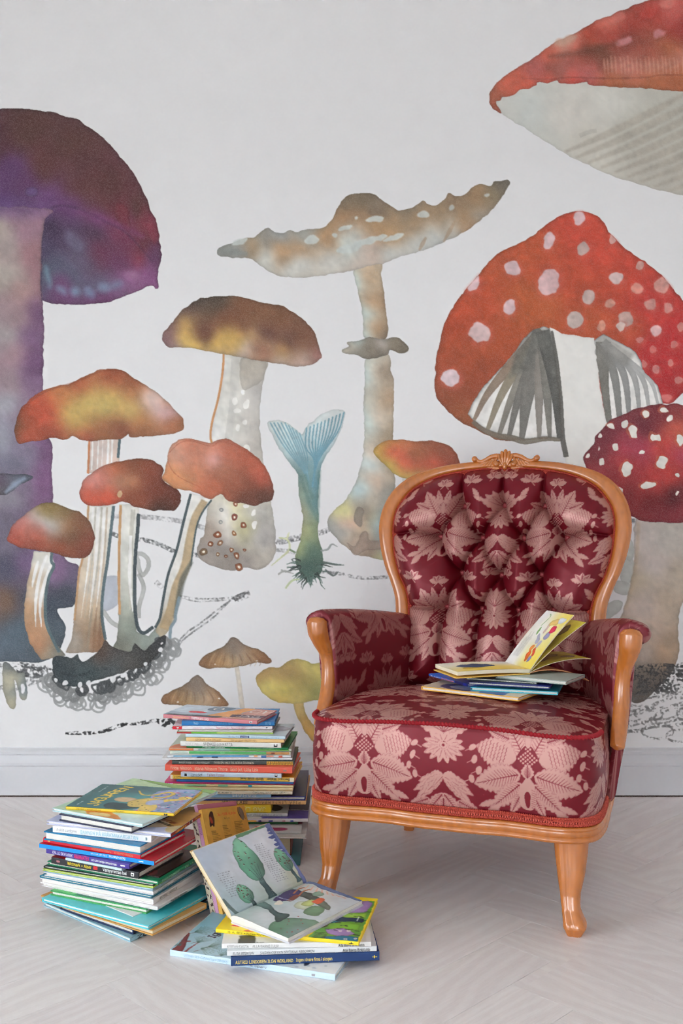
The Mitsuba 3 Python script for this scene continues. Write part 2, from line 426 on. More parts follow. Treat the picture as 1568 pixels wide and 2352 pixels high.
# purple mushroom at the left
side = [(52, 250), (95, 255), (122, 258), (152, 268), (180, 275), (195, 288), (222, 304), (250, 330), (282, 368), (305, 396), (322, 425), (338, 460), (347, 487), (358, 505), (364, 530), (366, 560), (371, 578), (369, 600), (362, 622), (362, 640), (365, 660), (357, 664), (347, 655), (320, 668), (286, 680), (250, 694), (215, 698), (180, 700), (140, 698), (102, 692)]
cap = side + [(20, 640), (-110, 640)] + mir(side, -32)[::-1]
mp.poly(cap, C((60, 300, (88, 58, 54)), (170, 340, (90, 58, 54)), (260, 420, (92, 55, 55)), (320, 500, (84, 58, 52)), (200, 430, (98, 58, 58)), (100, 380, (95, 56, 56)), (0, 330, (84, 50, 58)), (15, 400, (98, 62, 105)), (60, 430, (98, 60, 98)),
    (20, 470, (92, 64, 118)), (60, 470, (102, 70, 118)), (110, 470, (112, 72, 122)), (160, 470, (108, 66, 112)), (250, 470, (100, 60, 62)), (230, 505, (120, 66, 112)), (290, 530, (120, 58, 85)), (330, 560, (98, 48, 55)), (355, 520, (118, 52, 66)), (355, 590, (98, 60, 92)), (275, 480, (108, 50, 62)),
    (110, 510, (66, 50, 76)), (150, 520, (84, 64, 92)), (220, 540, (80, 56, 78)), (140, 590, (90, 88, 110)), (110, 580, (82, 70, 98)), (180, 600, (100, 88, 112)), (230, 590, (105, 55, 80)), (320, 590, (128, 52, 68)), (310, 640, (150, 98, 142)), (350, 640, (140, 84, 132)), (345, 625, (130, 80, 125)), (280, 610, (104, 58, 90)),
    (120, 640, (88, 92, 112)), (170, 640, (96, 98, 120)), (220, 640, (100, 92, 118)), (270, 660, (128, 96, 132)), (150, 690, (112, 70, 112)), (230, 690, (116, 66, 110)), (-200, 400, (90, 56, 56)), (-330, 500, (88, 55, 54)), (-230, 600, (90, 70, 95)), (-380, 600, (110, 60, 85))), edge=.3, warp=14, power=1.9)
for (x, y, rx, ry, c, r) in ((110, 636, 5, 26, (120, 158, 172), -.25), (142, 666, 14, 8, (128, 150, 172), .6), (173, 670, 12, 10, (132, 160, 182), .2), (206, 672, 14, 10, (130, 150, 178), .7), (238, 660, 14, 12, (128, 148, 172), -.3), (264, 655, 18, 8, (120, 132, 158), -.4), (304, 632, 16, 8, (160, 118, 150), .2), (170, 555, 28, 16, (118, 112, 138), .9)):
    mp.oval(x, y, rx, ry, ink(c), r, soft=9, alpha=.75)
mp.oval(72, 440, 15, 11, ink((112, 90, 140)), 0, edge=.3, soft=2, alpha=.7)
mp.poly([(262, 490), (264, 468), (274, 462), (288, 468), (297, 490), (298, 530), (280, 522)], ink((120, 52, 62)), edge=.25, alpha=.75, soft=2)
mp.poly([(336, 520), (340, 494), (350, 498), (360, 515), (364, 545), (352, 560)], ink((128, 54, 70)), edge=.2, alpha=.75, soft=3)
mp.line([(100, 505), (122, 476), (160, 474), (200, 488), (240, 508), (290, 535), (350, 600)], [4, 6, 2], ink((66, 44, 72)), alpha=.5, soft=3)
mp.line([(180, 484), (230, 500), (290, 525), (330, 545)], [6, 12, 8], ink((128, 70, 118)), alpha=.6, soft=8)
stem_r = [(103, 505), (97, 545), (96, 600), (95, 660), (98, 690), (101, 760), (99, 830), (99, 880), (104, 950), (110, 1000), (119, 1016), (120, 1060), (118, 1075), (121, 1120), (122, 1165), (130, 1220), (150, 1283), (182, 1300), (184, 1330), (178, 1362), (168, 1392), (130, 1400), (150, 1440), (138, 1490), (100, 1520), (40, 1520)]
stem = stem_r + mir(stem_r, -32)[::-1]
stem = [(103, 478)] + stem + [(-167, 478)]
mp.poly(stem, C((-20, 520, (173, 160, 153)), (20, 560, (171, 156, 153)), (75, 520, (157, 121, 137)), (70, 590, (157, 116, 123)), (85, 640, (159, 119, 127)), (10, 640, (179, 169, 161)), (55, 680, (167, 136, 134)), (90, 720, (125, 89, 123)), (40, 730, (157, 131, 137)), (75, 780, (130, 97, 131)), (10, 760, (169, 160, 161)), (40, 820, (167, 136, 144)), (92, 840, (118, 83, 118)), (70, 880, (136, 106, 136)), (20, 880, (164, 142, 150)),
    (5, 940, (170, 169, 178)), (50, 950, (150, 131, 150)), (100, 980, (126, 92, 128)), (10, 1020, (157, 158, 170)), (60, 1040, (132, 121, 142)), (112, 1040, (125, 88, 125)), (40, 1060, (118, 116, 134)), (108, 1110, (131, 91, 131)), (60, 1120, (128, 113, 134)), (15, 1150, (147, 142, 153)), (60, 1190, (115, 100, 123)), (110, 1160, (126, 92, 127)), (10, 1240, (117, 110, 127)), (20, 1300, (84, 84, 104)),
    (60, 1300, (122, 96, 132)), (130, 1310, (138, 108, 142)), (165, 1320, (112, 98, 124)), (150, 1360, (74, 80, 92)), (110, 1390, (66, 76, 88)), (15, 1390, (120, 92, 74)), (40, 1400, (92, 84, 92)), (60, 1440, (84, 100, 112)), (20, 1470, (92, 106, 118)), (100, 1460, (88, 100, 110)), (130, 1480, (80, 92, 100)), (-60, 700, (157, 128, 137)), (-150, 700, (122, 89, 122)), (-60, 1000, (142, 128, 145)), (-150, 1000, (126, 92, 127)), (-150, 1400, (80, 84, 96)), (-60, 1400, (90, 90, 104))), edge=.22, warp=12, power=2)
mp.oval(20, 482, 92, 17, ink((112, 80, 126)), .04, soft=22, alpha=.75)
mp.oval(-80, 480, 80, 17, ink((104, 74, 120)), 0, soft=22, alpha=.75)
mp.line([(97, 545), (95, 600), (94, 660), (97, 692)], 3, ink((70, 55, 85)), alpha=.6)
mp.poly([(-60, 1086), (0, 1088), (40, 1089), (75, 1094), (72, 1102), (45, 1114), (22, 1132), (0, 1138), (-50, 1130)], C((0, 1100, (104, 88, 106)), (40, 1095, (110, 112, 126)), (65, 1098, (92, 98, 112)), (5, 1130, (96, 92, 100))), edge=.3)
mp.line([(12, 1132), (35, 1112), (58, 1098)], [5, 14, 5], ink((156, 172, 192)), alpha=.8, soft=5)

# pale wash shapes and charcoal at the foot of the cluster
mp.poly([(225, 1330), (275, 1326), (280, 1370), (262, 1395), (240, 1402), (225, 1380)], ink((176, 182, 194)), alpha=.8, edge=.06)
for l in ([(318, 1290), (312, 1275), (325, 1272), (340, 1285), (340, 1305), (326, 1322), (318, 1300), (318, 1290)], [(318, 1318), (330, 1350), (320, 1390), (318, 1420)], [(236, 1402), (255, 1428), (275, 1440)]):
    mp.line(l, 10, ink((180, 182, 178)), alpha=.8, edge=.1)
rc = np.random.default_rng(4)
for k in range(16):
    x = rc.uniform(-40, 70); y = rc.uniform(1520, 1545)
    rough_line([(x, y), (x + rc.uniform(25, 50), y + rc.uniform(4, 14)), (x + 80, y + rc.uniform(0, 22))], 5, (70, 72, 74), .7, .7)
for (a, b, c, d) in ((0, 1578, 125, 1540), (10, 1590, 125, 1550), (-20, 1592, 20, 1570), (55, 1568, 120, 1552), (0, 1540, 110, 1530), (60, 1545, 128, 1560)):
    rough_line([(a, b), ((a + c) / 2, (b + d) / 2 + 4), (c, d)], 6, (95, 97, 99), .75, .6)
mp.poly([(6, 1528), (20, 1524), (40, 1545), (56, 1545), (60, 1565), (62, 1600), (52, 1608), (44, 1596), (38, 1570), (33, 1560), (36, 1590), (37, 1612), (30, 1628), (18, 1618), (8, 1590)], C((20, 1560, (190, 184, 158)), (50, 1580, (120, 132, 136)), (30, 1620, (178, 172, 146)), (15, 1530, (112, 118, 118))), edge=.2, alpha=.92)
mp.oval(52, 1582, 5, 12, ink((232, 233, 236)))

rr = np.random.default_rng(3)
# brown bolete
bs = [(515, 810), (560, 822), (612, 828), (608, 860), (600, 900), (596, 960), (600, 1020), (605, 1060), (614, 1110), (622, 1155), (630, 1200), (633, 1250), (628, 1280), (612, 1298), (590, 1308), (560, 1304), (530, 1311), (490, 1302), (462, 1286), (452, 1265), (460, 1240), (468, 1228), (474, 1180), (478, 1160), (486, 1100), (484, 1010), (490, 965), (505, 900), (513, 850)]
body = spline(bs, True, 5)
mp.poly(bs, C((520, 850, (240, 239, 234)), (505, 950, (238, 237, 230)), (500, 1000, (240, 239, 236)), (540, 860, (222, 220, 210)), (575, 850, (196, 188, 176)), (580, 900, (198, 194, 190)), (570, 960, (206, 201, 194)), (590, 1010, (204, 198, 190)), (545, 970, (216, 214, 206)), (520, 1180, (236, 234, 228)), (545, 1170, (222, 214, 172)), (560, 1220, (196, 190, 150)), (590, 1180, (196, 194, 188)), (610, 1230, (184, 180, 176)), (600, 1290, (198, 190, 178)), (500, 1250, (150, 142, 138)), (470, 1265, (158, 148, 140)), (530, 1280, (146, 138, 130)), (560, 1290, (160, 152, 146)), (480, 1220, (178, 162, 148)), (525, 1225, (216, 210, 204))), edge=.14)
mp.fill(Polygon([(533, 820), (552, 820), (545, 900), (528, 1030), (515, 1030), (528, 930)]).buffer(2), ink((208, 206, 200)), alpha=.6)
mp.poly([(552, 826), (585, 826), (611, 832), (605, 870), (580, 888), (555, 892)], ink((176, 168, 156)), alpha=.55, edge=.15)
for x, y, rx, ry in ((558, 901, 5, 6), (540, 921, 6, 9), (566, 928, 5, 11), (543, 943, 8, 7), (563, 970, 5, 6), (546, 982, 5, 8), (545, 1028, 7, 7), (566, 1030, 8, 9), (582, 1178, 5, 8), (584, 1206, 6, 9), (566, 1163, 7, 5)):
    mp.oval(x, y, rx, ry, ink((243, 241, 235)), .2, rough=1.6)
for x, y, r, c in ((538, 1187, 7, (150, 84, 66)), (559, 1205, 7, (166, 98, 62)), (500, 1228, 8, (160, 92, 60)), (538, 1225, 6, (178, 122, 74)), (483, 1250, 7, (156, 96, 66)), (505, 1246, 6, (178, 130, 96)), (467, 1268, 8, (140, 112, 82)), (532, 1262, 6, (170, 112, 74)), (500, 1274, 6, (170, 128, 90)), (543, 1276, 7, (166, 106, 72)), (519, 1279, 4, (160, 100, 66)), (562, 1264, 4, (160, 96, 66)), (549, 1302, 9, (160, 100, 68)), (508, 1172, 4, (190, 190, 186)), (508, 1200, 5, (196, 196, 190)), (541, 1158, 6, (170, 100, 64)), (509, 1063, 3, (190, 190, 186)), (529, 1067, 4, (186, 186, 180))):
    mp.oval(x, y, r, r, ink(c), 0, rough=1.6, edge=.3)
    mp.oval(x, y, r * .38, r * .38, ink((236, 230, 214)), 0, rough=1)
mp.line([(513, 812), (513, 832), (509, 870), (500, 920), (488, 965), (483, 1000), (487, 1020)], 5, ink((204, 150, 102)))
mp.poly([(371, 778), (376, 765), (395, 740), (420, 712), (450, 690), (480, 682), (515, 680), (550, 681), (580, 690), (610, 697), (645, 702), (675, 718), (700, 738), (722, 763), (725, 775), (732, 795), (738, 818), (735, 825), (722, 835), (700, 840), (680, 842), (640, 835), (590, 828), (550, 820), (500, 811), (440, 800), (410, 797), (390, 798), (377, 787)],
    C((460, 692, (92, 78, 68)), (500, 690, (88, 74, 62)), (560, 705, (124, 84, 60)), (640, 730, (126, 86, 62)), (520, 735, (120, 78, 58)), (480, 755, (112, 72, 62)), (560, 765, (122, 78, 62)), (430, 720, (112, 86, 80)), (620, 770, (104, 68, 62)), (660, 785, (98, 66, 62)), (700, 770, (124, 84, 64)), (725, 800, (132, 92, 74)), (430, 755, (206, 168, 98)), (420, 775, (222, 190, 104)), (500, 778, (216, 180, 96)), (545, 785, (208, 170, 96)), (460, 778, (224, 190, 104)),
      (590, 778, (200, 168, 118)), (610, 792, (170, 138, 108)), (645, 795, (196, 152, 92)), (600, 800, (158, 110, 90)), (480, 800, (202, 172, 158)), (560, 808, (196, 176, 160)), (640, 825, (190, 168, 150)), (690, 832, (192, 166, 152)), (733, 822, (170, 120, 112)), (380, 778, (138, 104, 108)), (400, 790, (176, 146, 142)), (690, 810, (150, 112, 88)), (395, 752, (140, 104, 98))), edge=.22, warp=10, power=1.9)

# stems of the cluster
def stem_part(L, R, cols, edge=.12, **k):
    mp.poly(list(L) + list(R)[::-1], cols, smooth=False, rough=.8, edge=edge, warp=5, **k)
SL, TAN, CR, WH = (84, 104, 110), (190, 150, 108), (224, 220, 212), (242, 241, 238)
stem_part([(203, 1005), (203, 1040), (202, 1085)], [(277, 1005), (274, 1050), (272, 1090)], C((215, 1040, (212, 192, 182)), (240, 1040, (208, 194, 188)), (265, 1050, (222, 200, 186))))
for x, w in ((213, 4), (226, 3), (236, 2), (249, 5), (258, 4)):
    mp.line([(x, 1008), (x - 1, 1040), (x - 3, 1080)], w, ink(WH), alpha=.9)
mp.line([(205, 1008), (204, 1045), (202, 1088)], 5, ink((196, 132, 92)))
mp.line([(275, 1008), (273, 1030), (271, 1052)], 6, ink(SL))
A_L, A_R = [(202, 1160), (196, 1230), (188, 1285), (181, 1320), (176, 1361), (170, 1425), (164, 1469), (150, 1500)], [(262, 1160), (252, 1240), (246, 1295), (239, 1340), (235, 1384), (236, 1425), (243, 1470), (255, 1498)]
stem_part(A_L, A_R, C((225, 1180, (232, 230, 222)), (230, 1260, (226, 220, 208)), (200, 1320, (214, 198, 176)), (222, 1340, (216, 205, 190)), (185, 1400, (206, 182, 156)), (215, 1400, (190, 168, 140)), (175, 1470, (168, 158, 146)), (200, 1460, (160, 132, 106)), (230, 1470, (150, 112, 84))))
for x0, x1, w, c in ((214, 190, 5, WH), (226, 208, 7, WH), (240, 222, 6, WH), (234, 212, 4, (188, 184, 172)), (220, 198, 3, (190, 186, 174)), (246, 226, 4, (196, 180, 160))):
    mp.line([(x0, 1165), ((x0 + x1) / 2 + 3, 1280), (x1, 1390), (x1 - 4, 1420)], [w, w, 1], ink(c), alpha=.85)
for x0, x1, c in ((212, 200, (150, 140, 124)), (222, 214, (138, 104, 78)), (232, 228, (132, 98, 74)), (205, 190, (172, 150, 124))):
    mp.line([(x0, 1395), ((x0 + x1) / 2, 1440), (x1, 1498)], [3, 7, 5], ink(c), alpha=.55)
mp.line([(203, 1160), (198, 1230), (188, 1290), (182, 1310), (177, 1361), (171, 1425)], 5, ink(TAN), alpha=.9)
mp.line([(261, 1162), (253, 1235), (246, 1295), (238, 1345), (234, 1390), (235, 1425), (242, 1470)], 7, ink(SL), alpha=.9)
B_L, B_R = [(274, 1158), (272, 1250), (271, 1340), (273, 1420), (268, 1470), (256, 1495)], [(319, 1160), (318, 1195), (314, 1245), (309, 1320), (310, 1400), (314, 1450), (340, 1462), (360, 1440), (372, 1450), (350, 1490), (290, 1500)]
stem_part(B_L, B_R, C((295, 1180, (236, 234, 226)), (295, 1280, (222, 222, 214)), (285, 1360, (206, 206, 196)), (290, 1400, (166, 170, 158)), (300, 1440, (146, 154, 142)), (275, 1480, (130, 132, 120)), (345, 1470, (150, 160, 152))))
mp.line([(277, 1160), (274, 1250), (273, 1340), (275, 1412)], 6, ink((200, 158, 112)))
for x, a, b in ((303, 1170, 1400), (309, 1170, 1300)):
    mp.line([(x, a), (x - 6, (a + b) / 2), (x - 4, b)], [5, 6, 3], ink((194, 192, 180)), alpha=.8)
mp.line([(300, 1230), (298, 1330), (305, 1405)], [7, 8, 3], ink(WH), alpha=.9)
mp.line([(318, 1180), (316, 1220), (312, 1260), (309, 1320), (310, 1395), (316, 1440), (330, 1454), (352, 1440)], 8, ink((74, 86, 90)))
C_L, C_R = [(437, 1132), (420, 1200), (405, 1262), (385, 1320), (373, 1380), (366, 1420), (356, 1450)], [(487, 1146), (465, 1176), (450, 1212), (442, 1262), (437, 1300), (417, 1345), (409, 1390), (402, 1425), (385, 1452), (372, 1468)]
stem_part(C_L, C_R, C((445, 1160, (238, 236, 230)), (425, 1230, (234, 232, 226)), (400, 1300, (230, 228, 222)), (380, 1370, (224, 222, 216)), (375, 1440, (190, 176, 150))))
mp.line([(470, 1150), (448, 1190), (436, 1240), (426, 1300), (405, 1350), (392, 1400), (376, 1445)], [16, 18, 20, 22, 22, 20, 22], ink((190, 166, 128)), alpha=.9, soft=2, edge=.08)
mp.line([(486, 1148), (464, 1178), (451, 1212), (443, 1262), (438, 1300)], 4, ink((82, 96, 98)))
mp.line([(440, 1290), (420, 1330), (411, 1370), (400, 1420)], [7, 14, 12, 4], ink((96, 100, 92)), alpha=.75, soft=3)
mp.line([(412, 1370), (404, 1405), (402, 1425), (392, 1442), (390, 1468), (384, 1490)], 7, ink((130, 150, 160)), alpha=.9)
mp.line([(438, 1134), (421, 1200), (406, 1262), (386, 1320), (374, 1380), (367, 1420), (356, 1442)], 6, ink((76, 90, 94)))
D_L, D_R = [(78, 1266), (71, 1300), (62, 1345), (55, 1390), (57, 1440), (70, 1480), (95, 1516)], [(120, 1266), (124, 1298), (110, 1330), (103, 1380), (108, 1430), (125, 1475), (152, 1506)]
stem_part(D_L, D_R, C((90, 1280, (216, 212, 200)), (105, 1290, (240, 240, 238)), (75, 1340, (200, 178, 150)), (65, 1400, (196, 158, 122)), (75, 1450, (188, 142, 106)), (100, 1490, (176, 126, 92)), (100, 1360, (226, 222, 216)), (98, 1420, (196, 160, 130)), (140, 1500, (130, 130, 120)), (110, 1500, (158, 148, 130))))
for l in ([(108, 1275), (92, 1320), (82, 1380), (82, 1440)], [(115, 1300), (102, 1340), (92, 1390), (95, 1440)], [(88, 1288), (78, 1325), (74, 1350)]):
    mp.line(l, [5, 8, 7, 2], ink(WH), alpha=.95)
mp.line([(119, 1268), (118, 1290), (124, 1300), (112, 1328), (104, 1380), (106, 1430), (122, 1470), (136, 1498)], 7, ink((94, 114, 118)))

# root ball with its lace of loops
rl = np.random.default_rng(8)
arc = spline([(118, 1556), (150, 1582), (190, 1592), (240, 1585), (290, 1565), (330, 1540), (365, 1500), (376, 1475)], False, 12)
for ring, (off, c, r0, r1, cnt) in enumerate(((28, (166, 168, 168), 11, 18, 50), (12, (140, 142, 142), 9, 15, 40), (-4, (78, 82, 84), 8, 13, 36))):
    for k in range(cnt):
        p = arc[rl.integers(0, len(arc))]
        v = p - [215, 1440]; v = v / np.linalg.norm(v)
        q = p + v * (off * (.4 + .9 * rl.random()) - 4)
        r = rl.uniform(r0, r1)
        t = np.linspace(0, 2 * np.pi, 8)[:-1] + rl.random()
        loop = np.stack([q[0] + r * np.cos(t) * rl.uniform(.7, 1.1), q[1] + r * np.sin(t)], 1) + rl.normal(0, 1.4, (7, 2))
        g = Polygon(spline(loop, True, 5)).buffer(0)
        mp.fill(g.buffer(2.3).difference(g.buffer(-2.3)), ink(c), alpha=.92, edge=.08)
mp.poly([(122, 1512), (150, 1508), (165, 1512), (178, 1502), (190, 1520), (225, 1498), (240, 1470), (255, 1484), (275, 1492), (300, 1496), (310, 1478), (330, 1494), (350, 1478), (366, 1465), (380, 1460), (378, 1480), (356, 1510), (335, 1530), (300, 1538), (260, 1552), (200, 1570), (165, 1578), (130, 1562)],
        C((180, 1505, (72, 80, 82)), (235, 1490, (96, 76, 66)), (260, 1500, (82, 80, 78)), (330, 1510, (68, 68, 66)), (360, 1480, (62, 64, 66)), (200, 1545, (70, 84, 86)), (260, 1535, (80, 90, 92)), (140, 1545, (60, 70, 74)), (300, 1525, (86, 84, 80))), edge=.2)
rough_line([(135, 1545), (180, 1552), (230, 1535), (255, 1540)], 7, (44, 52, 56), .7, .4)
for x, y, r in ((128, 1562, 6), (150, 1568, 7), (184, 1572, 7), (203, 1568, 6), (258, 1560, 8), (285, 1550, 8), (312, 1540, 6), (334, 1526, 5), (368, 1492, 6), (372, 1478, 4)):
    mp.oval(x, y, r * .8, r, ink((234, 235, 237)), rl.random(), rough=1.5)

# caps of the cluster
mp.poly([(34, 990), (38, 960), (50, 937), (75, 912), (105, 895), (140, 885), (165, 879), (200, 862), (235, 849), (270, 848), (292, 857), (312, 872), (345, 890), (368, 908), (385, 925), (405, 945), (420, 960), (422, 975), (418, 988), (395, 997), (370, 1000), (330, 1002), (300, 1006), (295, 995), (285, 1005), (250, 1011), (200, 1012), (185, 1010), (168, 1003), (150, 1010), (120, 1005), (95, 1012), (70, 1013), (44, 1019)],
    C((255, 860, (158, 84, 56)), (180, 880, (172, 94, 62)), (310, 880, (160, 92, 62)), (80, 930, (188, 84, 58)), (100, 950, (196, 86, 62)), (55, 950, (150, 72, 50)), (38, 985, (128, 84, 60)), (130, 925, (196, 120, 76)), (160, 940, (206, 176, 104)), (200, 925, (204, 178, 106)), (260, 925, (202, 174, 102)), (180, 960, (200, 168, 98)), (300, 940, (200, 170, 104)), (240, 945, (206, 184, 112)), (310, 910, (178, 120, 78)),
      (345, 915, (226, 200, 190)), (360, 935, (224, 192, 186)), (385, 948, (208, 170, 172)), (375, 915, (206, 140, 105)), (70, 1000, (166, 78, 56)), (120, 990, (160, 78, 58)), (200, 1000, (164, 84, 64)), (280, 985, (140, 82, 62)), (330, 985, (156, 102, 70)), (390, 970, (172, 106, 72)), (410, 975, (166, 108, 74)), (240, 975, (150, 96, 66)), (330, 965, (176, 124, 80))), edge=.22, warp=9)
mp.line([(55, 935), (90, 908), (130, 890), (180, 875), (225, 856), (270, 850), (300, 862)], [2, 3, 1], ink((140, 66, 46)), alpha=.5)
mp.poly([(184, 1140), (188, 1112), (205, 1090), (235, 1072), (270, 1060), (310, 1054), (345, 1056), (370, 1070), (376, 1078), (372, 1095), (385, 1112), (405, 1122), (416, 1140), (408, 1165), (398, 1173), (380, 1173), (340, 1170), (310, 1163), (282, 1152), (262, 1158), (230, 1161), (200, 1160)],
    C((210, 1110, (214, 146, 136)), (240, 1095, (204, 128, 112)), (200, 1140, (190, 84, 62)), (250, 1150, (200, 84, 60)), (270, 1075, (164, 92, 62)), (320, 1075, (134, 78, 56)), (300, 1110, (176, 124, 92)), (275, 1110, (186, 136, 110)), (345, 1090, (126, 66, 50)), (350, 1130, (120, 62, 48)), (390, 1150, (108, 56, 44)), (370, 1168, (88, 56, 46)), (310, 1145, (140, 76, 54))), edge=.25)
mp.oval(275, 1134, 6, 8, ink((214, 180, 140)))
mp.poly([(17, 1240), (22, 1220), (35, 1200), (55, 1183), (75, 1168), (100, 1156), (125, 1155), (150, 1165), (165, 1170), (185, 1178), (205, 1195), (214, 1215), (217, 1240), (212, 1262), (200, 1278), (175, 1281), (150, 1279), (125, 1270), (100, 1266), (75, 1262), (50, 1258), (30, 1250)],
    C((35, 1215, (206, 132, 126)), (50, 1195, (204, 132, 126)), (85, 1185, (196, 182, 176)), (100, 1200, (206, 208, 208)), (115, 1210, (200, 196, 190)), (115, 1165, (146, 124, 74)), (150, 1178, (132, 108, 70)), (180, 1200, (132, 90, 66)), (150, 1235, (118, 82, 60)), (140, 1215, (158, 118, 86)), (205, 1235, (132, 74, 58)), (190, 1270, (130, 70, 52)), (40, 1245, (168, 78, 62)), (85, 1250, (156, 76, 56)), (130, 1262, (146, 78, 56)), (80, 1225, (186, 110, 96))), edge=.25)
mp.poly([(382, 1060), (390, 1030), (410, 1012), (435, 1007), (462, 1014), (485, 1018), (500, 1010), (520, 1008), (545, 1020), (570, 1035), (600, 1060), (618, 1088), (628, 1120), (624, 1148), (600, 1157), (580, 1162), (560, 1155), (540, 1154), (520, 1146), (508, 1134), (500, 1138), (485, 1146), (465, 1140), (450, 1132), (425, 1125), (400, 1121), (385, 1110), (372, 1098), (379, 1080)],
    C((430, 1025, (206, 130, 102)), (420, 1050, (212, 150, 128)), (400, 1045, (218, 164, 140)), (490, 1062, (222, 170, 166)), (470, 1045, (206, 134, 108)), (530, 1040, (188, 108, 84)), (520, 1085, (176, 116, 92)), (580, 1060, (184, 98, 74)), (600, 1100, (176, 88, 68)), (560, 1120, (140, 82, 62)), (565, 1140, (112, 68, 54)), (605, 1140, (100, 66, 54)), (540, 1110, (158, 92, 70)), (395, 1095, (216, 148, 100)), (430, 1112, (214, 148, 104)), (470, 1125, (190, 112, 84)), (455, 1080, (204, 132, 100)), (500, 1120, (180, 100, 72))), edge=.2)
mp.line([(386, 1060), (395, 1080), (415, 1098), (440, 1110), (462, 1122), (464, 1138)], 2, ink((176, 92, 60)), alpha=.6)
mp.line([(388, 1040), (412, 1018), (440, 1013), (485, 1025), (505, 1014), (545, 1026), (600, 1064), (622, 1110)], 2, ink((160, 78, 52)), alpha=.55)

# trumpet mushroom
mp.poly([(614, 975), (625, 967), (645, 967), (665, 975), (683, 990), (692, 997), (700, 985), (712, 972), (735, 955), (760, 942), (780, 940), (792, 945), (790, 965), (778, 1000), (760, 1030), (745, 1055), (735, 1080), (733, 1110), (730, 1150), (731, 1190), (730, 1235), (738, 1260), (742, 1290), (735, 1318), (715, 1332), (698, 1328), (685, 1308), (678, 1280), (688, 1250), (694, 1210), (695, 1180), (685, 1130), (684, 1090), (670, 1070), (650, 1045), (630, 1010)],
    C((640, 980, (222, 230, 228)), (770, 960, (226, 232, 232)), (740, 980, (216, 226, 226)), (670, 1020, (200, 218, 220)), (750, 1010, (206, 220, 224)), (700, 1030, (190, 210, 214)), (715, 1065, (136, 172, 180)), (700, 1090, (132, 162, 160)), (725, 1110, (104, 150, 166)), (695, 1120, (146, 164, 146)), (725, 1160, (96, 140, 146)), (705, 1170, (180, 178, 146)), (705, 1220, (178, 180, 134)), (728, 1220, (132, 148, 116)), (690, 1260, (170, 180, 130)), (715, 1260, (92, 120, 108)), (710, 1300, (74, 100, 92)), (690, 1310, (86, 112, 102))), edge=.15, warp=6)
for k in range(9):
    x, y = 620 + k * 8.4, 970 + (0 if k < 4 else (k - 4) * 6)
    mp.line([(x, y), (x + 30 - k * 1.5, y + 52), (706 - (8 - k), 1085), (712, 1125)], [3.5, 3.5, 2.5], ink((128, 170, 182)), alpha=.9)
for k in range(11):
    x, y = 704 + k * 8.6, 982 - k * 3.6
    mp.line([(x, y), (x - k * 1.2 - 2, y + 45), (722 + k * .8, 1060), (717, 1120)], [3.5, 3.5, 2.5], ink((112, 160, 176)), alpha=.9)
for l in ([(690, 1090), (700, 1125), (715, 1165), (728, 1195)], [(733, 1080), (731, 1140), (731, 1200)], [(700, 1090), (720, 1150)]):
    mp.line(l, [8, 7, 3], ink((100, 134, 126)), alpha=.55, soft=3)
rr = np.random.default_rng(3)
for k in range(46):
    a = rr.uniform(-.25, np.pi + .25)
    x, y = 708 + 30 * math.cos(a) * rr.uniform(.5, 1), 1296 + 30 * math.sin(a)
    L = rr.uniform(10, 32)
    d = np.array([math.cos(a), math.sin(a) * .8 + .15])
    p = [np.array([x, y])]
    for s in range(3):
        p.append(p[-1] + d * L / 3 + rr.normal(0, 3, 2))
    mp.line(p, [4, 3, 1.5], ink([(78, 100, 92), (96, 120, 112), (56, 66, 62)][k % 3]), alpha=.95)
for l, c in (([(640, 1235), (660, 1240), (664, 1262), (640, 1285), (622, 1300)], (206, 210, 170)), ([(664, 1262), (680, 1270)], (120, 140, 110)), ([(658, 1240), (664, 1222)], (210, 212, 176)), ([(638, 1320), (652, 1312), (675, 1318)], (168, 170, 166)), ([(645, 1308), (652, 1314)], (168, 170, 166)), ([(655, 1352), (670, 1334), (690, 1330)], (190, 202, 160)), ([(746, 1308), (765, 1322), (778, 1312)], (96, 106, 104)), ([(735, 1265), (752, 1262), (762, 1250), (775, 1256)], (150, 156, 154)), ([(740, 1290), (766, 1296), (790, 1298)], (90, 104, 100))):
    mp.line(l, [4, 5, 2], ink(c), alpha=.9)

# grey parasol with the ringed stem
mp.poly([(842, 818), (890, 812), (897, 850), (904, 880), (904, 930), (903, 1010), (905, 1060), (908, 1130), (906, 1190), (900, 1240), (890, 1285), (850, 1280), (820, 1275), (800, 1262), (775, 1240), (753, 1210), (757, 1185), (775, 1163), (790, 1155), (805, 1130), (825, 1085), (835, 1030), (837, 980), (834, 930), (838, 880)],
    C((850, 860, (206, 222, 220)), (848, 960, (208, 224, 220)), (850, 1060, (212, 226, 224)), (830, 1130, (198, 220, 222)), (865, 860, (224, 208, 186)), (868, 960, (226, 210, 190)), (870, 1040, (224, 206, 188)), (885, 860, (170, 152, 132)), (893, 920, (186, 160, 132)), (895, 1000, (168, 150, 126)), (895, 1060, (176, 158, 134)), (860, 1110, (214, 190, 168)), (890, 1130, (166, 164, 154)), (880, 1180, (150, 156, 152)), (850, 1150, (196, 184, 166)), (862, 1200, (176, 198, 200)), (845, 1190, (192, 186, 150)),
      (785, 1172, (220, 216, 156)), (800, 1195, (220, 184, 164)), (765, 1205, (174, 178, 174)), (785, 1225, (178, 176, 170)), (820, 1225, (206, 186, 158)), (815, 1255, (186, 168, 150)), (850, 1260, (160, 138, 122)), (870, 1280, (196, 196, 150)), (825, 1180, (150, 138, 124)), (880, 1230, (146, 160, 160))), edge=.16, warp=8)
mp.poly([(813, 1182), (822, 1165), (835, 1170), (832, 1195), (828, 1210), (815, 1200)], ink((150, 140, 128)), alpha=.7, edge=.2)
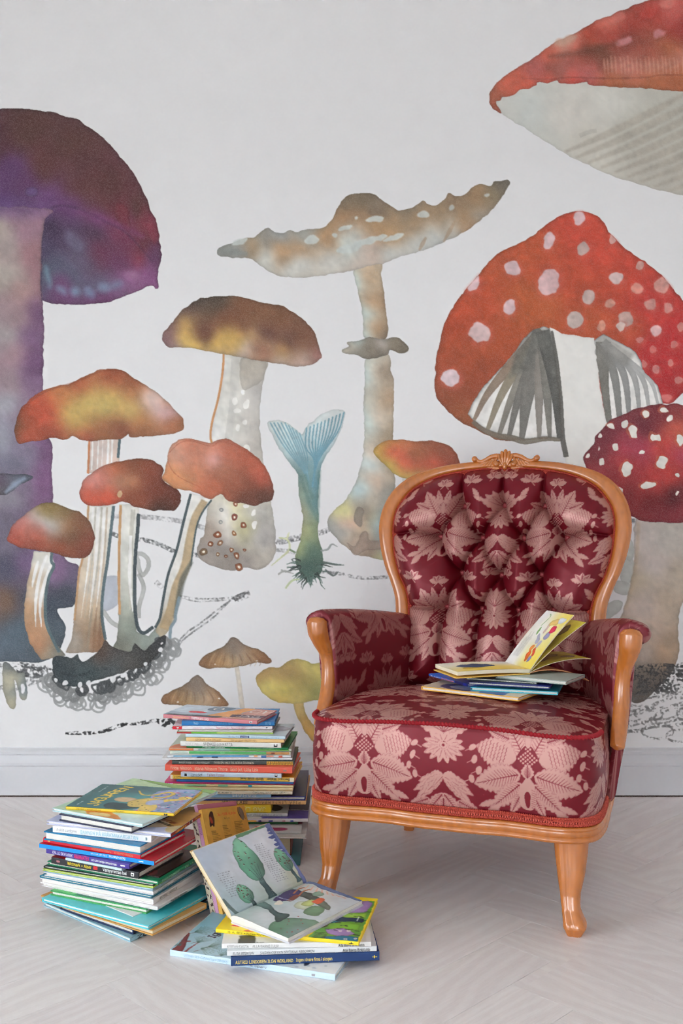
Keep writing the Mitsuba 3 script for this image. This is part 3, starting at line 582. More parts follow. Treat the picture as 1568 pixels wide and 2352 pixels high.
mp.poly([(795, 1245), (815, 1255), (830, 1225), (842, 1222), (850, 1240), (880, 1245), (880, 1260), (840, 1265), (815, 1276)], ink((168, 148, 134)), alpha=.7, edge=.22)
mp.poly([(812, 618), (845, 600), (875, 602), (876, 640), (884, 700), (887, 778), (838, 778), (833, 730), (822, 670)], C((825, 650, (208, 222, 218)), (840, 720, (208, 220, 214)), (843, 770, (206, 216, 210)), (845, 640, (200, 172, 140)), (860, 700, (198, 164, 128)), (865, 760, (196, 160, 122)), (882, 700, (150, 124, 98)), (884, 770, (132, 116, 98))), edge=.16, warp=4)
mp.poly([(785, 803), (800, 796), (798, 786), (830, 780), (850, 774), (885, 780), (895, 776), (915, 777), (925, 785), (938, 797), (934, 808), (915, 810), (895, 804), (888, 815), (840, 824), (820, 815), (790, 812)], C((800, 800, (190, 182, 166)), (815, 788, (206, 218, 214)), (830, 800, (140, 130, 114)), (850, 785, (150, 140, 124)), (870, 790, (186, 178, 172)), (900, 790, (140, 130, 112)), (925, 798, (128, 118, 102)), (860, 815, (132, 122, 108))), edge=.22)
mp.poly([(497, 578), (510, 566), (535, 558), (560, 548), (585, 545), (600, 531), (615, 524), (632, 532), (650, 536), (665, 528), (680, 535), (700, 527), (735, 524), (755, 512), (770, 488), (785, 462), (800, 448), (835, 443), (860, 446), (880, 462), (905, 478), (918, 484), (945, 476), (965, 465), (972, 461), (985, 470), (1000, 472), (1020, 458), (1030, 443), (1045, 449), (1065, 447), (1085, 430), (1100, 421), (1120, 425), (1130, 424), (1135, 415), (1150, 417), (1165, 413), (1171, 420), (1160, 440), (1140, 470), (1108, 502), (1070, 530), (1010, 560), (960, 578), (905, 595), (876, 606), (850, 610), (812, 620), (760, 630), (700, 637), (650, 635), (620, 625), (590, 605), (572, 595), (530, 592), (505, 588)],
    C((830, 455, (126, 112, 92)), (800, 475, (134, 118, 98)), (860, 470, (130, 116, 100)), (800, 500, (164, 128, 94)), (845, 490, (156, 128, 100)), (690, 563, (178, 146, 112)), (640, 570, (186, 150, 112)), (580, 572, (170, 146, 116)), (760, 550, (180, 144, 106)), (640, 548, (152, 156, 156)), (600, 555, (150, 146, 136)), (700, 545, (166, 168, 162)), (540, 580, (160, 160, 154)), (510, 580, (150, 152, 146)),
      (600, 600, (206, 206, 198)), (680, 612, (206, 205, 198)), (760, 600, (208, 206, 198)), (830, 600, (204, 192, 180)), (850, 590, (198, 180, 166)), (800, 570, (206, 212, 206)), (900, 570, (204, 204, 198)), (960, 560, (202, 202, 196)), (1000, 540, (198, 200, 196)), (900, 520, (176, 146, 110)), (870, 530, (178, 144, 106)), (960, 505, (168, 142, 112)), (940, 480, (140, 124, 104)), (1000, 490, (160, 136, 108)), (1050, 470, (152, 128, 102)), (1060, 500, (172, 140, 106)), (1045, 530, (196, 194, 186)), (1100, 490, (164, 152, 136)), (1100, 450, (160, 130, 98)), (1140, 440, (136, 122, 98)), (1155, 425, (124, 116, 104)), (1090, 520, (160, 130, 100))), edge=.14, warp=10, power=2)
for x, y, rx, ry, r in ((860, 502, 22, 8, -.2), (972, 493, 14, 8, .1), (1037, 477, 7, 7, 0), (1118, 448, 7, 4, 0), (715, 550, 17, 11, 0), (768, 541, 6, 5, 0), (793, 523, 18, 6, -.3), (818, 502, 4, 3, 0), (850, 552, 40, 8, -.25), (800, 572, 30, 9, -.25), (905, 545, 24, 6, -.3), (550, 556, 20, 6, -.3)):
    mp.oval(x, y, rx, ry, ink((208, 214, 210)), r, alpha=.85, rough=1.8, soft=2)
mp.line([(505, 580), (530, 578), (568, 584)], [8, 14, 10], ink((138, 144, 140)), alpha=.6, soft=3)
for l in ([(962, 575), (978, 545)], [(1018, 556), (1038, 520), (1046, 505)], [(1060, 535), (1080, 505)]):
    mp.line(l, [4, 10, 5], ink((176, 150, 122)), alpha=.6)

# red and yellow cap that the armchair half hides
mp.poly([(925, 1098), (965, 1098), (968, 1200), (930, 1210)], ink((216, 214, 210)), edge=.1)
mp.poly([(857, 1038), (868, 1022), (890, 1010), (920, 1010), (950, 1013), (985, 1012), (1020, 1018), (1045, 1038), (1055, 1060), (1052, 1078), (1020, 1094), (980, 1102), (945, 1103), (910, 1090), (890, 1072), (870, 1055)],
    C((870, 1040, (206, 182, 92)), (890, 1065, (208, 186, 98)), (905, 1085, (208, 186, 100)), (945, 1096, (202, 182, 104)), (885, 1025, (204, 164, 88)), (898, 1035, (208, 88, 72)), (918, 1055, (208, 88, 72)), (950, 1070, (206, 96, 76)), (985, 1068, (198, 88, 68)), (920, 1025, (194, 116, 82)), (960, 1040, (168, 104, 74)), (985, 1030, (160, 96, 70)), (1030, 1040, (152, 88, 66)), (1045, 1065, (160, 86, 66)), (980, 1090, (186, 160, 98)), (1020, 1070, (180, 86, 68))), edge=.2, warp=7)

# red toadstool with pale spots, its gills and stem
RED = Polygon(spline([(1000, 858), (997, 880), (1001, 905), (1012, 928), (1032, 948), (1055, 968), (1085, 982), (1120, 1000), (1160, 1012), (1300, 1000), (1420, 940), (1500, 940), (1522, 926), (1545, 925), (1562, 908), (1600, 880), (1640, 900), (1660, 850), (1640, 790), (1610, 735), (1568, 690), (1535, 650), (1500, 615), (1462, 590), (1430, 565), (1400, 535), (1385, 510), (1360, 490), (1330, 485), (1300, 490), (1265, 508), (1225, 540), (1190, 560), (1150, 578), (1125, 600), (1095, 635), (1065, 670), (1040, 705), (1020, 745), (1008, 790), (1000, 835)], True, 6)).buffer(0)
mp.poly([(1000, 858), (997, 880), (1001, 905), (1012, 928), (1032, 948), (1055, 968), (1085, 982), (1120, 1000), (1160, 1012), (1300, 1000), (1420, 940), (1500, 940), (1522, 926), (1545, 925), (1562, 908), (1600, 880), (1640, 900), (1660, 850), (1640, 790), (1610, 735), (1568, 690), (1535, 650), (1500, 615), (1462, 590), (1430, 565), (1400, 535), (1385, 510), (1360, 490), (1330, 485), (1300, 490), (1265, 508), (1225, 540), (1190, 560), (1150, 578), (1125, 600), (1095, 635), (1065, 670), (1040, 705), (1020, 745), (1008, 790), (1000, 835)],
    C((1330, 510, (196, 72, 54)), (1280, 520, (192, 74, 54)), (1230, 560, (184, 84, 52)), (1150, 620, (182, 84, 52)), (1100, 680, (184, 78, 50)), (1050, 730, (182, 76, 48)), (1200, 690, (182, 90, 52)), (1250, 720, (184, 92, 54)), (1300, 640, (190, 78, 52)), (1380, 580, (194, 72, 54)), (1400, 650, (186, 72, 50)), (1350, 740, (182, 84, 52)), (1460, 640, (190, 68, 52)), (1440, 760, (180, 78, 52)), (1500, 690, (186, 58, 52)), (1540, 760, (184, 50, 50)), (1490, 800, (180, 48, 50)), (1530, 870, (176, 46, 48)), (1600, 800, (184, 50, 50)), (1140, 780, (178, 82, 50)), (1030, 820, (170, 80, 52)), (1060, 900, (150, 76, 52)), (1020, 920, (146, 78, 54)), (1090, 850, (160, 76, 50)), (1120, 990, (150, 98, 70)), (1060, 960, (154, 88, 58))), edge=.22, warp=12)
pk = (224, 196, 200)
for x, y, rx, ry, c in ((1330, 500, 14, 15, pk), (1260, 553, 13, 20, pk), (1339, 571, 13, 17, (200, 176, 170)), (1407, 550, 10, 12, (212, 166, 158)), (1177, 616, 18, 17, pk), (1260, 648, 25, 31, (222, 188, 190)), (1085, 650, 16, 21, pk), (1415, 637, 17, 13, (206, 184, 182)), (1350, 682, 13, 17, (208, 186, 180)), (1467, 611, 9, 10, (208, 160, 150)), (1463, 662, 13, 12, (210, 142, 128)), (1519, 655, 18, 19, (222, 160, 150)), (1170, 705, 13, 19, pk), (1400, 696, 12, 11, (208, 152, 136)), (1320, 736, 18, 20, (204, 188, 182)), (1101, 763, 25, 23, (222, 196, 196)), (1493, 700, 14, 12, (204, 146, 138)), (1533, 707, 11, 11, (222, 150, 142)), (1381, 749, 10, 12, (210, 150, 130)), (1437, 733, 17, 18, (196, 166, 158)), (1426, 748, 10, 12, (214, 192, 184)), (1506, 759, 13, 13, (228, 188, 188)), (1562, 752, 9, 9, (214, 136, 128)),
        (1035, 867, 22, 21, (226, 208, 214)), (1469, 780, 8, 8, (206, 130, 124)), (1548, 791, 9, 9, (206, 122, 116)), (1498, 803, 8, 8, (200, 112, 106)), (1478, 836, 8, 8, (204, 124, 118)), (1507, 848, 9, 9, (206, 130, 126)), (1539, 833, 7, 7, (204, 128, 120)), (1558, 872, 8, 8, (206, 130, 124)), (1530, 913, 12, 9, (202, 112, 108)), (1600, 740, 12, 12, pk), (1615, 800, 9, 9, pk)):
    mp.oval(x + 2, y + 3, rx * 1.25, ry * 1.25, ink((202, 104, 92), y), .4, soft=7, alpha=.45, within=RED)
    mp.oval(x, y, rx, ry, ink(c, y), .3, soft=2.2 if rx > 10 else 1.3, rough=1.8, tone=.08, alpha=.95, within=RED)
gl = [(1072, 950), (1085, 964), (1106, 982), (1140, 997), (1176, 1003), (1206, 1012), (1250, 1005), (1291, 1008), (1284, 900), (1276, 810), (1268, 757), (1250, 749), (1225, 758), (1202, 778), (1180, 810), (1150, 845), (1110, 887), (1086, 925)]
gr = [(1363, 782), (1385, 768), (1420, 785), (1458, 806), (1480, 855), (1510, 885), (1522, 926), (1500, 945), (1440, 972), (1420, 985), (1398, 990), (1390, 960), (1376, 870), (1367, 820)]
GY = (124, 122, 116)
for gg in (gl, gr):
    mp.poly(gg, ink((240, 239, 235), 850), smooth=False, rough=1, edge=.5, ewidth=2.5)
gclip = Polygon(gl).buffer(-1)
def gill(pts, w, c):
    p = np.asarray(pts, float); p = resample(spline(p, False, 6), 24)
    ww = np.interp(np.linspace(0, 1, 24), np.linspace(0, 1, len(w)), w) / 2
    t = np.gradient(p, axis=0); nn = np.stack([-t[:, 1], t[:, 0]], 1) / np.linalg.norm(t, axis=1, keepdims=True)
    g = Polygon(np.vstack([p + nn * ww[:, None], (p - nn * ww[:, None])[::-1]])).buffer(0)
    mp.fill(g.intersection(Polygon(gl).buffer(0) if p[0][0] < 1320 else Polygon(gr).buffer(0)), ink(c, 850), alpha=.95, edge=.08)
for e, m, w0, w1, c in (((1088, 965), (1130, 890), 26, 8, (150, 130, 112)), ((1118, 990), (1160, 890), 24, 9, (150, 140, 120)), ((1146, 998), (1180, 900), 22, 10, (140, 136, 126)), ((1168, 1004), (1192, 910), 24, 10, GY), ((1198, 1008), (1212, 900), 40, 12, (126, 124, 118)), ((1238, 1006), (1238, 900), 26, 9, (150, 144, 136)), ((1262, 1006), (1256, 900), 26, 8, (132, 130, 122)), ((1286, 1010), (1275, 890), 30, 13, (96, 96, 92))):
    gill([(1245, 760), m, e], [w0 * 1.1, w0 * .9, w1], c)
mp.fill(Polygon([(1225, 756), (1268, 756), (1277, 830), (1285, 930), (1278, 930), (1262, 830), (1240, 800), (1210, 850), (1170, 868), (1182, 812), (1203, 780)]).buffer(0), ink((112, 112, 106), 850), alpha=.7, soft=6, tone=.12)
for e, m, w0, w1, c in (((1396, 985), (1384, 880), 34, 22, (122, 120, 112)), ((1425, 985), (1412, 870), 22, 11, (136, 136, 132)), ((1446, 970), (1432, 860), 20, 9, (150, 150, 148)), ((1470, 958), (1452, 856), 18, 8, (170, 170, 168)), ((1492, 950), (1470, 860), 17, 7, (182, 182, 180)), ((1512, 932), (1486, 866), 14, 6, (188, 188, 186))):
    gill([(1385, 785), m, e], [w0, w0 * .8, w1], c)
mp.fill(Polygon([(1366, 785), (1386, 769), (1425, 792), (1455, 812), (1440, 840), (1410, 830), (1390, 850), (1376, 870)]).buffer(0), ink((140, 138, 132), 850), alpha=.6, soft=6)
mp.line([(1085, 968), (1108, 986), (1140, 1000), (1176, 1006), (1206, 1014), (1250, 1008), (1290, 1010)], [10, 12, 14, 12, 8], ink((134, 126, 112)), alpha=.9, edge=.15)
mp.poly([(1262, 751), (1290, 766), (1330, 773), (1364, 776), (1370, 830), (1376, 880), (1390, 960), (1404, 1040), (1412, 1180), (1305, 1180), (1298, 1060), (1290, 980), (1285, 900), (1276, 820)], ink((240, 239, 234), 900), smooth=False, edge=.06, tone=.015)
mp.line([(1267, 760), (1278, 830), (1287, 920), (1291, 1000), (1300, 1050)], [6, 9, 10, 12, 12], ink((98, 96, 90), 900), alpha=.9)

# big red cap in the upper right corner
und = [(1140, 232), (1145, 250), (1155, 263), (1180, 280), (1222, 305), (1270, 335), (1330, 370), (1400, 402), (1470, 425), (1530, 440), (1568, 447), (1660, 452), (1760, 440), (1850, 390), (1940, 300), (1980, 232), (1900, 190), (1568, 190), (1355, 175), (1235, 180), (1180, 205)]
UND = Polygon(spline(und, True, 6)).buffer(-3)
mp.poly(und, C((1160, 240, (204, 204, 198)), (1220, 260, (202, 206, 202)), (1300, 260, (212, 208, 200)), (1400, 240, (212, 210, 202)), (1250, 310, (204, 205, 198)), (1350, 330, (206, 202, 192)), (1450, 290, (192, 190, 180)), (1540, 260, (188, 186, 176)), (1480, 400, (192, 188, 178)), (1568, 430, (188, 184, 174)), (1700, 300, (196, 194, 186)), (1850, 300, (200, 198, 192))), edge=.08, tone=.025)
for k in range(13):
    y0 = 262 + k * 26
    x1 = 1700
    mp.line([(1290 + k * 30, 352 + k * 11), (1400 + k * 30, 305 + k * 12), (1520 + k * 30, 245 + k * 13), (1600 + k * 32, 200 + k * 14)], [6, 17, 18, 6], ink((170, 163, 150), 300), alpha=.62, soft=3, clip=UND)
mp.line([(1330, 312), (1350, 304), (1370, 300)], 10, ink((184, 180, 170), 300), alpha=.7)
mp.poly([(1123, 228), (1126, 210), (1140, 190), (1165, 170), (1200, 148), (1235, 125), (1270, 100), (1320, 75), (1360, 52), (1400, 35), (1450, 15), (1505, -5), (1568, -30), (1660, -55), (1760, -50), (1860, 0), (1960, 120), (2010, 230), (1980, 240), (1900, 222), (1760, 214), (1568, 210), (1480, 203), (1420, 201), (1355, 195), (1348, 187), (1320, 193), (1285, 190), (1280, 184), (1260, 191), (1235, 190), (1230, 198), (1210, 204), (1195, 205), (1180, 218), (1155, 222), (1150, 230), (1138, 233), (1142, 244), (1152, 260), (1142, 256), (1128, 244)],
    C((1135, 215, (162, 92, 70)), (1170, 185, (202, 100, 78)), (1210, 195, (206, 96, 74)), (1260, 185, (196, 84, 66)), (1330, 188, (196, 72, 58)), (1230, 150, (172, 92, 86)), (1260, 155, (140, 76, 64)), (1300, 165, (170, 104, 94)), (1350, 165, (178, 96, 92)), (1260, 120, (196, 96, 76)), (1300, 95, (202, 150, 132)), (1330, 110, (196, 104, 88)), (1350, 125, (128, 64, 50)), (1380, 120, (118, 72, 56)), (1360, 85, (184, 72, 52)), (1400, 60, (166, 66, 54)), (1395, 40, (204, 112, 96)), (1440, 60, (152, 58, 48)), (1440, 90, (132, 62, 52)), (1500, 40, (158, 62, 52)), (1540, 20, (190, 92, 84)), (1560, 60, (146, 52, 46)), (1480, 110, (146, 74, 60)), (1540, 110, (168, 96, 66)), (1500, 130, (160, 84, 66)),
      (1430, 150, (184, 112, 98)), (1500, 150, (186, 122, 104)), (1560, 150, (184, 116, 98)), (1420, 190, (172, 100, 66)), (1500, 195, (170, 98, 64)), (1568, 200, (168, 96, 64)), (1650, 60, (160, 60, 52)), (1750, 120, (166, 80, 64)), (1900, 150, (180, 80, 64)), (1700, 190, (170, 98, 66))), edge=.2, warp=10, power=1.9)
for x, y, rx, ry, c in ((1432, 96, 20, 9, (204, 142, 146)), (1512, 76, 15, 11, (202, 140, 146)), (1420, 40, 18, 10, (202, 116, 104)), (1300, 92, 26, 9, (196, 156, 136)), (1530, 8, 20, 12, (206, 122, 110)), (1490, 30, 26, 10, (172, 62, 54))):
    mp.oval(x, y, rx, ry, ink(c, y), -.35, soft=4, alpha=.75, rough=2)
for k in range(20):
    x = 1385 + k * 9.5 + rr.uniform(-2, 2)
    mp.line([(x, 130 + rr.uniform(-3, 6)), (x + 2, 150), (x + 3, 170)], [2, 5, 2], ink((204, 152, 132), 150), alpha=.6, soft=2)
mp.line([(1200, 180), (1260, 182), (1310, 178), (1400, 180), (1480, 178), (1520, 172), (1568, 172)], [1, 3, 2], ink((120, 56, 44), 150), alpha=.5, soft=2)
mp.line([(1260, 130), (1320, 122), (1370, 112), (1420, 98)], [6, 14, 8], ink((96, 60, 48), 150), alpha=.5, soft=8)

# dark red toadstool at the right edge, its stem, leaves and charcoal
for x, y, rx, ry, r in ((1440, 1310, 16, 34, .1), (1428, 1350, 26, 16, .3), (1400, 1400, 34, 16, -.5), (1446, 1265, 10, 26, 0)):
    mp.oval(x, y, rx, ry, ink((196, 200, 194)), r, edge=.1, alpha=.9)
rs = np.random.default_rng(21)
mp.poly([(1461, 1190), (1520, 1194), (1568, 1196), (1640, 1194), (1640, 1290), (1610, 1340), (1566, 1388), (1556, 1437), (1559, 1493), (1547, 1535), (1522, 1566), (1500, 1590), (1475, 1612), (1450, 1611), (1440, 1570), (1436, 1500), (1420, 1440), (1432, 1400), (1447, 1343), (1456, 1284)],
    C((1480, 1230, (210, 200, 194)), (1500, 1300, (212, 200, 194)), (1540, 1230, (196, 190, 182)), (1550, 1320, (198, 184, 166)), (1460, 1330, (196, 182, 160)), (1480, 1400, (208, 192, 182)), (1530, 1400, (196, 178, 158)), (1500, 1460, (196, 176, 160)), (1520, 1500, (180, 152, 126)), (1540, 1480, (170, 148, 126)), (1470, 1500, (192, 176, 164)), (1460, 1540, (130, 120, 108)), (1500, 1560, (112, 104, 96)), (1470, 1590, (104, 98, 90)), (1600, 1260, (190, 182, 174))), edge=.18)
mp.line([(1466, 1200), (1462, 1270), (1452, 1340), (1436, 1400)], 7, ink((188, 168, 140)), alpha=.5, soft=4)
for k in range(26):
    y = 1528 + k * 2.6
    x = rs.uniform(1395, 1470)
    rough_line([(x, y + rs.uniform(-5, 5)), (x + 60, y + rs.uniform(-6, 8)), (x + 140, y + rs.uniform(-8, 8)), (1580, y + rs.uniform(-6, 6))], 6, (74, 74, 74), .8, .8)
for k in range(12):
    y = 1600 + k * 8
    rough_line([(1425, y + rs.uniform(-6, 6)), (1480, y - 8 + rs.uniform(-8, 8)), (1530, y - 18 + rs.uniform(-6, 6)), (1580, y - 30)], 5, (110, 110, 110), .7, .8)
for x, y, r in ((1490, 1640, 22), (1540, 1650, 26), (1510, 1680, 24), (1560, 1690, 20), (1460, 1670, 16), (1590, 1640, 24)):
    t = np.linspace(0, 2 * np.pi, 12)
    rough_line(np.stack([x + 1.5 * r * np.cos(t), y + .7 * r * np.sin(t)], 1), 5, (112, 112, 112), .8, .8)
mp.poly([(1340, 1058), (1340, 1045), (1352, 1033), (1365, 1015), (1368, 1000), (1385, 985), (1400, 965), (1425, 955), (1450, 942), (1480, 935), (1520, 928), (1568, 930), (1640, 950), (1700, 1010), (1710, 1090), (1690, 1150), (1620, 1185), (1568, 1200), (1530, 1200), (1480, 1197), (1450, 1185), (1400, 1150), (1360, 1100)],
    C((1370, 1040, (122, 52, 60)), (1400, 1000, (116, 48, 58)), (1450, 960, (132, 54, 62)), (1490, 970, (104, 42, 52)), (1520, 960, (122, 46, 52)), (1400, 1080, (150, 58, 64)), (1450, 1040, (166, 62, 80)), (1480, 1020, (168, 62, 82)), (1430, 1060, (172, 58, 62)), (1510, 1030, (190, 66, 58)), (1500, 1090, (186, 60, 58)), (1550, 1000, (196, 90, 72)), (1560, 1060, (172, 62, 84)), (1540, 1100, (186, 62, 56)), (1470, 1130, (156, 52, 54)), (1440, 1150, (128, 46, 50)), (1500, 1150, (118, 42, 46)), (1550, 1130, (90, 36, 42)), (1530, 1180, (132, 50, 58)), (1568, 1180, (136, 52, 60)), (1420, 1110, (150, 50, 54)), (1650, 1080, (160, 56, 60))), edge=.2, warp=12)
for x, y, rx, ry, r in ((1350, 1047, 5, 6, 0), (1381, 1060, 6, 10, .2), (1375, 1029, 4, 9, .4), (1378, 1002, 4, 6, .2), (1403, 981, 8, 8, 0), (1414, 1025, 7, 9, -.3), (1438, 1077, 13, 18, .3), (1454, 992, 10, 16, -.3), (1435, 975, 6, 10, .7), (1482, 950, 8, 8, 0), (1472, 1039, 6, 5, 0), (1506, 1005, 12, 8, .1), (1519, 1060, 11, 16, .1), (1527, 940, 10, 8, 0), (1536, 964, 6, 8, .2), (1489, 1115, 18, 8, -.2), (1555, 1091, 7, 5, 0), (1557, 1134, 4, 6, .2), (1421, 1127, 8, 10, -.2), (1563, 1012, 9, 13, 0), (1600, 980, 10, 10, 0), (1620, 1060, 12, 12, 0)):
    if rx > 7: mp.oval(x - 2, y - 1, rx * 1.3, ry * 1.25, ink((190, 110, 72)), r, alpha=.5, rough=3)
    mp.oval(x, y, rx, ry, ink((238, 234, 226)), r, rough=2.2)

# small brown caps and the yellow one, low on the wall
mp.line([(543, 1528), (549, 1570), (558, 1640), (562, 1700)], [10, 11, 12], ink((226, 218, 206)), edge=.08)
for dx, dy, w, pts in ((0, 0, 1, [(457, 1526), (462, 1515), (480, 1500), (505, 1490), (520, 1478), (531, 1464), (545, 1467), (558, 1480), (580, 1488), (605, 1497), (618, 1508), (624, 1519), (612, 1524), (590, 1522), (560, 1529), (530, 1534), (495, 1534), (472, 1534)]), (-87, 86, 1, [(457, 1521), (466, 1508), (497, 1494), (517, 1482), (535, 1466), (542, 1464), (552, 1472), (562, 1486), (582, 1499), (602, 1517), (610, 1535), (565, 1537), (515, 1535), (485, 1532), (462, 1530)])):
    p = [(x + dx, y + dy) for x, y in pts]
    g = lambda l: C(*[(x + dx, y + dy, c) for x, y, c in l])
    mp.poly(p, g([(535, 1480, (134, 120, 108)), (545, 1500, (140, 126, 114)), (500, 1500, (136, 110, 84)), (580, 1500, (164, 128, 94)), (470, 1522, (140, 104, 74)), (500, 1522, (172, 134, 92)), (530, 1525, (184, 156, 118)), (560, 1520, (190, 164, 136)), (600, 1512, (158, 118, 84)), (615, 1520, (146, 104, 72))]), edge=.3, ewidth=2, warp=5)
    for k in range(13):
        x = 472 + k * 10.5 + dx
        mp.line([(x + (528 - x + dx) * .25, 1502 + dy + rr.uniform(-3, 3)), (x, 1520 + dy), (x - 3, 1530 + dy)], [1.5, 3, 1.5], ink([(120, 84, 56), (196, 168, 128)][k % 2]), alpha=.5, soft=1.5)
    for x, y in ((494, 1526), (590, 1518)):
        mp.oval(x + dx, y + dy, 3, 1.5, ink((244, 242, 238)))
mp.poly([(675, 1612), (696, 1612), (700, 1638), (715, 1660), (735, 1690), (742, 1720), (715, 1700), (690, 1662), (678, 1635)], C((685, 1625, (206, 180, 116)), (705, 1660, (212, 172, 100)), (728, 1690, (210, 164, 84))), edge=.14)
mp.poly([(589, 1565), (590, 1555), (602, 1540), (620, 1532), (642, 1533), (660, 1520), (685, 1513), (705, 1518), (720, 1524), (745, 1521), (790, 1530), (806, 1562), (790, 1598), (750, 1610), (720, 1609), (690, 1615), (650, 1615), (620, 1605), (600, 1588)],
    C((610, 1550, (178, 144, 92)), (650, 1550, (176, 146, 96)), (680, 1535, (168, 142, 90)), (700, 1530, (206, 192, 112)), (740, 1540, (206, 192, 112)), (690, 1560, (168, 148, 92)), (720, 1585, (160, 160, 98)), (700, 1580, (184, 170, 100)), (615, 1575, (216, 202, 118)), (650, 1585, (216, 200, 110)), (680, 1605, (208, 190, 116)), (640, 1605, (220, 190, 104)), (770, 1570, (200, 190, 110))), edge=.14, warp=7)

v2, tri, col = mp.sheet(tol=0.014)
wx, wz = (v2[:, 0] - 784) * U, CAMH - (v2[:, 1] - 1176) * U
scene['paper_plain'] = principled((239, 239, 239), 0.75, 0.25)
scene['paper_print'] = two({'type': 'blendbsdf', 'weight': mikit.proc(lambda p, n, uv: 0.07 * mikit.smoothstep(.3, .9, mikit.noise(p.x * 520, p.z * 520) * .6 + mikit.noise(p.x * 1100, p.z * 1100) * .4)),
                            'a': {'type': 'principled', 'base_color': VCOL, 'roughness': 0.72, 'specular': 0.25}, 'b': {'type': 'principled', 'base_color': rgb((239, 239, 239)), 'roughness': 0.8, 'specular': 0.2}})
m = trimesh.Trimesh(np.stack([wx, np.full(len(wx), WALL_Y), wz], 1), tri, process=False)
if m.face_normals[0][1] > 0: m.invert()
part('wall_back', 'mural_wallpaper', mikit.ply(m, 'paper_print', color=col), 'white wallpaper with a large watercolour mushroom print')
x0, x1, z0, z1 = wx.min(), wx.max(), wz.min(), wz.max()
part('wall_back', 'plain_wallpaper', mikit.ply(join([box(XL, x0, WALL_Y, WALL_Y + .002, 0, ZC), box(x1, XR, WALL_Y, WALL_Y + .002, 0, ZC), box(x0, x1, WALL_Y, WALL_Y + .002, 0, z0), box(x0, x1, WALL_Y, WALL_Y + .002, z1, ZC)]), 'paper_plain'))
# ---------------------------------------------------------------- the armchair
TH = math.radians(19.6)
CT, ST, OX, OY = math.cos(TH), math.sin(TH), 0.2123, 2.0748
def cw(p):
    """Chair coordinates (right, back, up) to the room's."""
    p = np.asarray(p, float)
    return np.stack([OX + p[..., 0] * CT + p[..., 1] * ST, OY - p[..., 0] * ST + p[..., 1] * CT, p[..., 2]], -1)
def placed(m):
    m = m.copy(); m.vertices = cw(m.vertices); return m

# damask: one repeat of the weave, drawn in millimetres
TW, TH_ = 350.0, 286.0
dm = Paint(-TW / 2 - 60, -TH_ / 2 - 60, TW / 2 + 60, TH_ / 2 + 60, 0.8, (108, 14, 29), 7)
LT, DK = (182, 135, 127), (108, 14, 29)
def rep(draw):
    for ox in (-TW, 0, TW):
        for oy in (-TH_, 0, TH_):
            for s in (-1, 1):
                draw(lambda x, y: (ox + s * x, oy + y))
def leafshape(b, t, w, n, ser=.2):
    n = n * 1.5
    w = w * 1.06
    b, t = np.asarray(b, float), np.asarray(t, float)
    d = t - b; L = np.linalg.norm(d); d = d / L; q = np.array([-d[1], d[0]])
    s = np.linspace(0, 1, 60)
    h = w / 2 * np.sin(np.pi * s ** .85) ** .8 * (1 - ser + ser * 1.3 * np.abs(np.sin(n * np.pi * s)))
    up = b + d * (s * L)[:, None] + q * h[:, None]
    dn = b + d * (s * L)[:, None] - q * h[:, None]
    return np.vstack([up, dn[::-1]]), d, q, L
def leaf(M, b, t, w, n=5, veins=True, scales=False):
    b, t = np.array(M(*b)), np.array(M(*t))
    g, d, q, L = leafshape(b, t, w, n)
    if g[:, 0].max() < dm.x[0] or g[:, 0].min() > dm.x[-1] or g[:, 1].max() < dm.y[0] or g[:, 1].min() > dm.y[-1]:
        return
    lg = Polygon(g).buffer(0).buffer(.1)
    dm.fill(lg, LT, tone=0, soft=1)
    if L > 34:                                     # engraved shading: short strokes from the rim inwards
        st_, per = [], resample(g, max(8, int(LineString(g).length / 2.6)), True)
        for i, p in enumerate(per):
            a_ = b + d * (np.clip((p - b) @ d, 0, L) * .8)
            v = a_ - p; ln = np.linalg.norm(v)
            if ln < 3: continue
            v = v / ln; e = p + v * min(ln * .55, (5.5, 3.2, 4.4)[i % 3]); o = np.array([-v[1], v[0]]) * .42
            st_.append(Polygon([p + o, p - o, e]))
        if st_: dm.fill(shapely.union_all(st_), DK, tone=0, alpha=.6)
    if scales:
        for i in range(3, int(L / 7)):
            for j in range(-3, 4):
                p = b + d * i * 7 + q * (j * 8 + (i % 2) * 4)
                if abs(j * 8 + (i % 2) * 4) < w * .33 * math.sin(math.pi * min(1, i * 7 / L)):
                    u = np.linspace(-1.2, 1.2, 5)
                    dm.line(p + d * 4 * np.cos(u)[:, None] + q * 4.2 * np.sin(u)[:, None], 1.2, DK, tone=0, alpha=.85)
    elif veins:
        dm.line([b + d * L * .05, b + d * L * .85], [2.4, .8], DK, tone=0, alpha=.95)
        for k in range(1, n + 8):
            p = b + d * L * k * .88 / (n + 7.5)
            for sg in (-1, 1):
                dm.line([p, p + d * w * .17 + q * sg * w * .33 * math.sin(math.pi * min(1, .15 + k / (n + 8)))], [1.5, .7], DK, tone=0, alpha=.85)
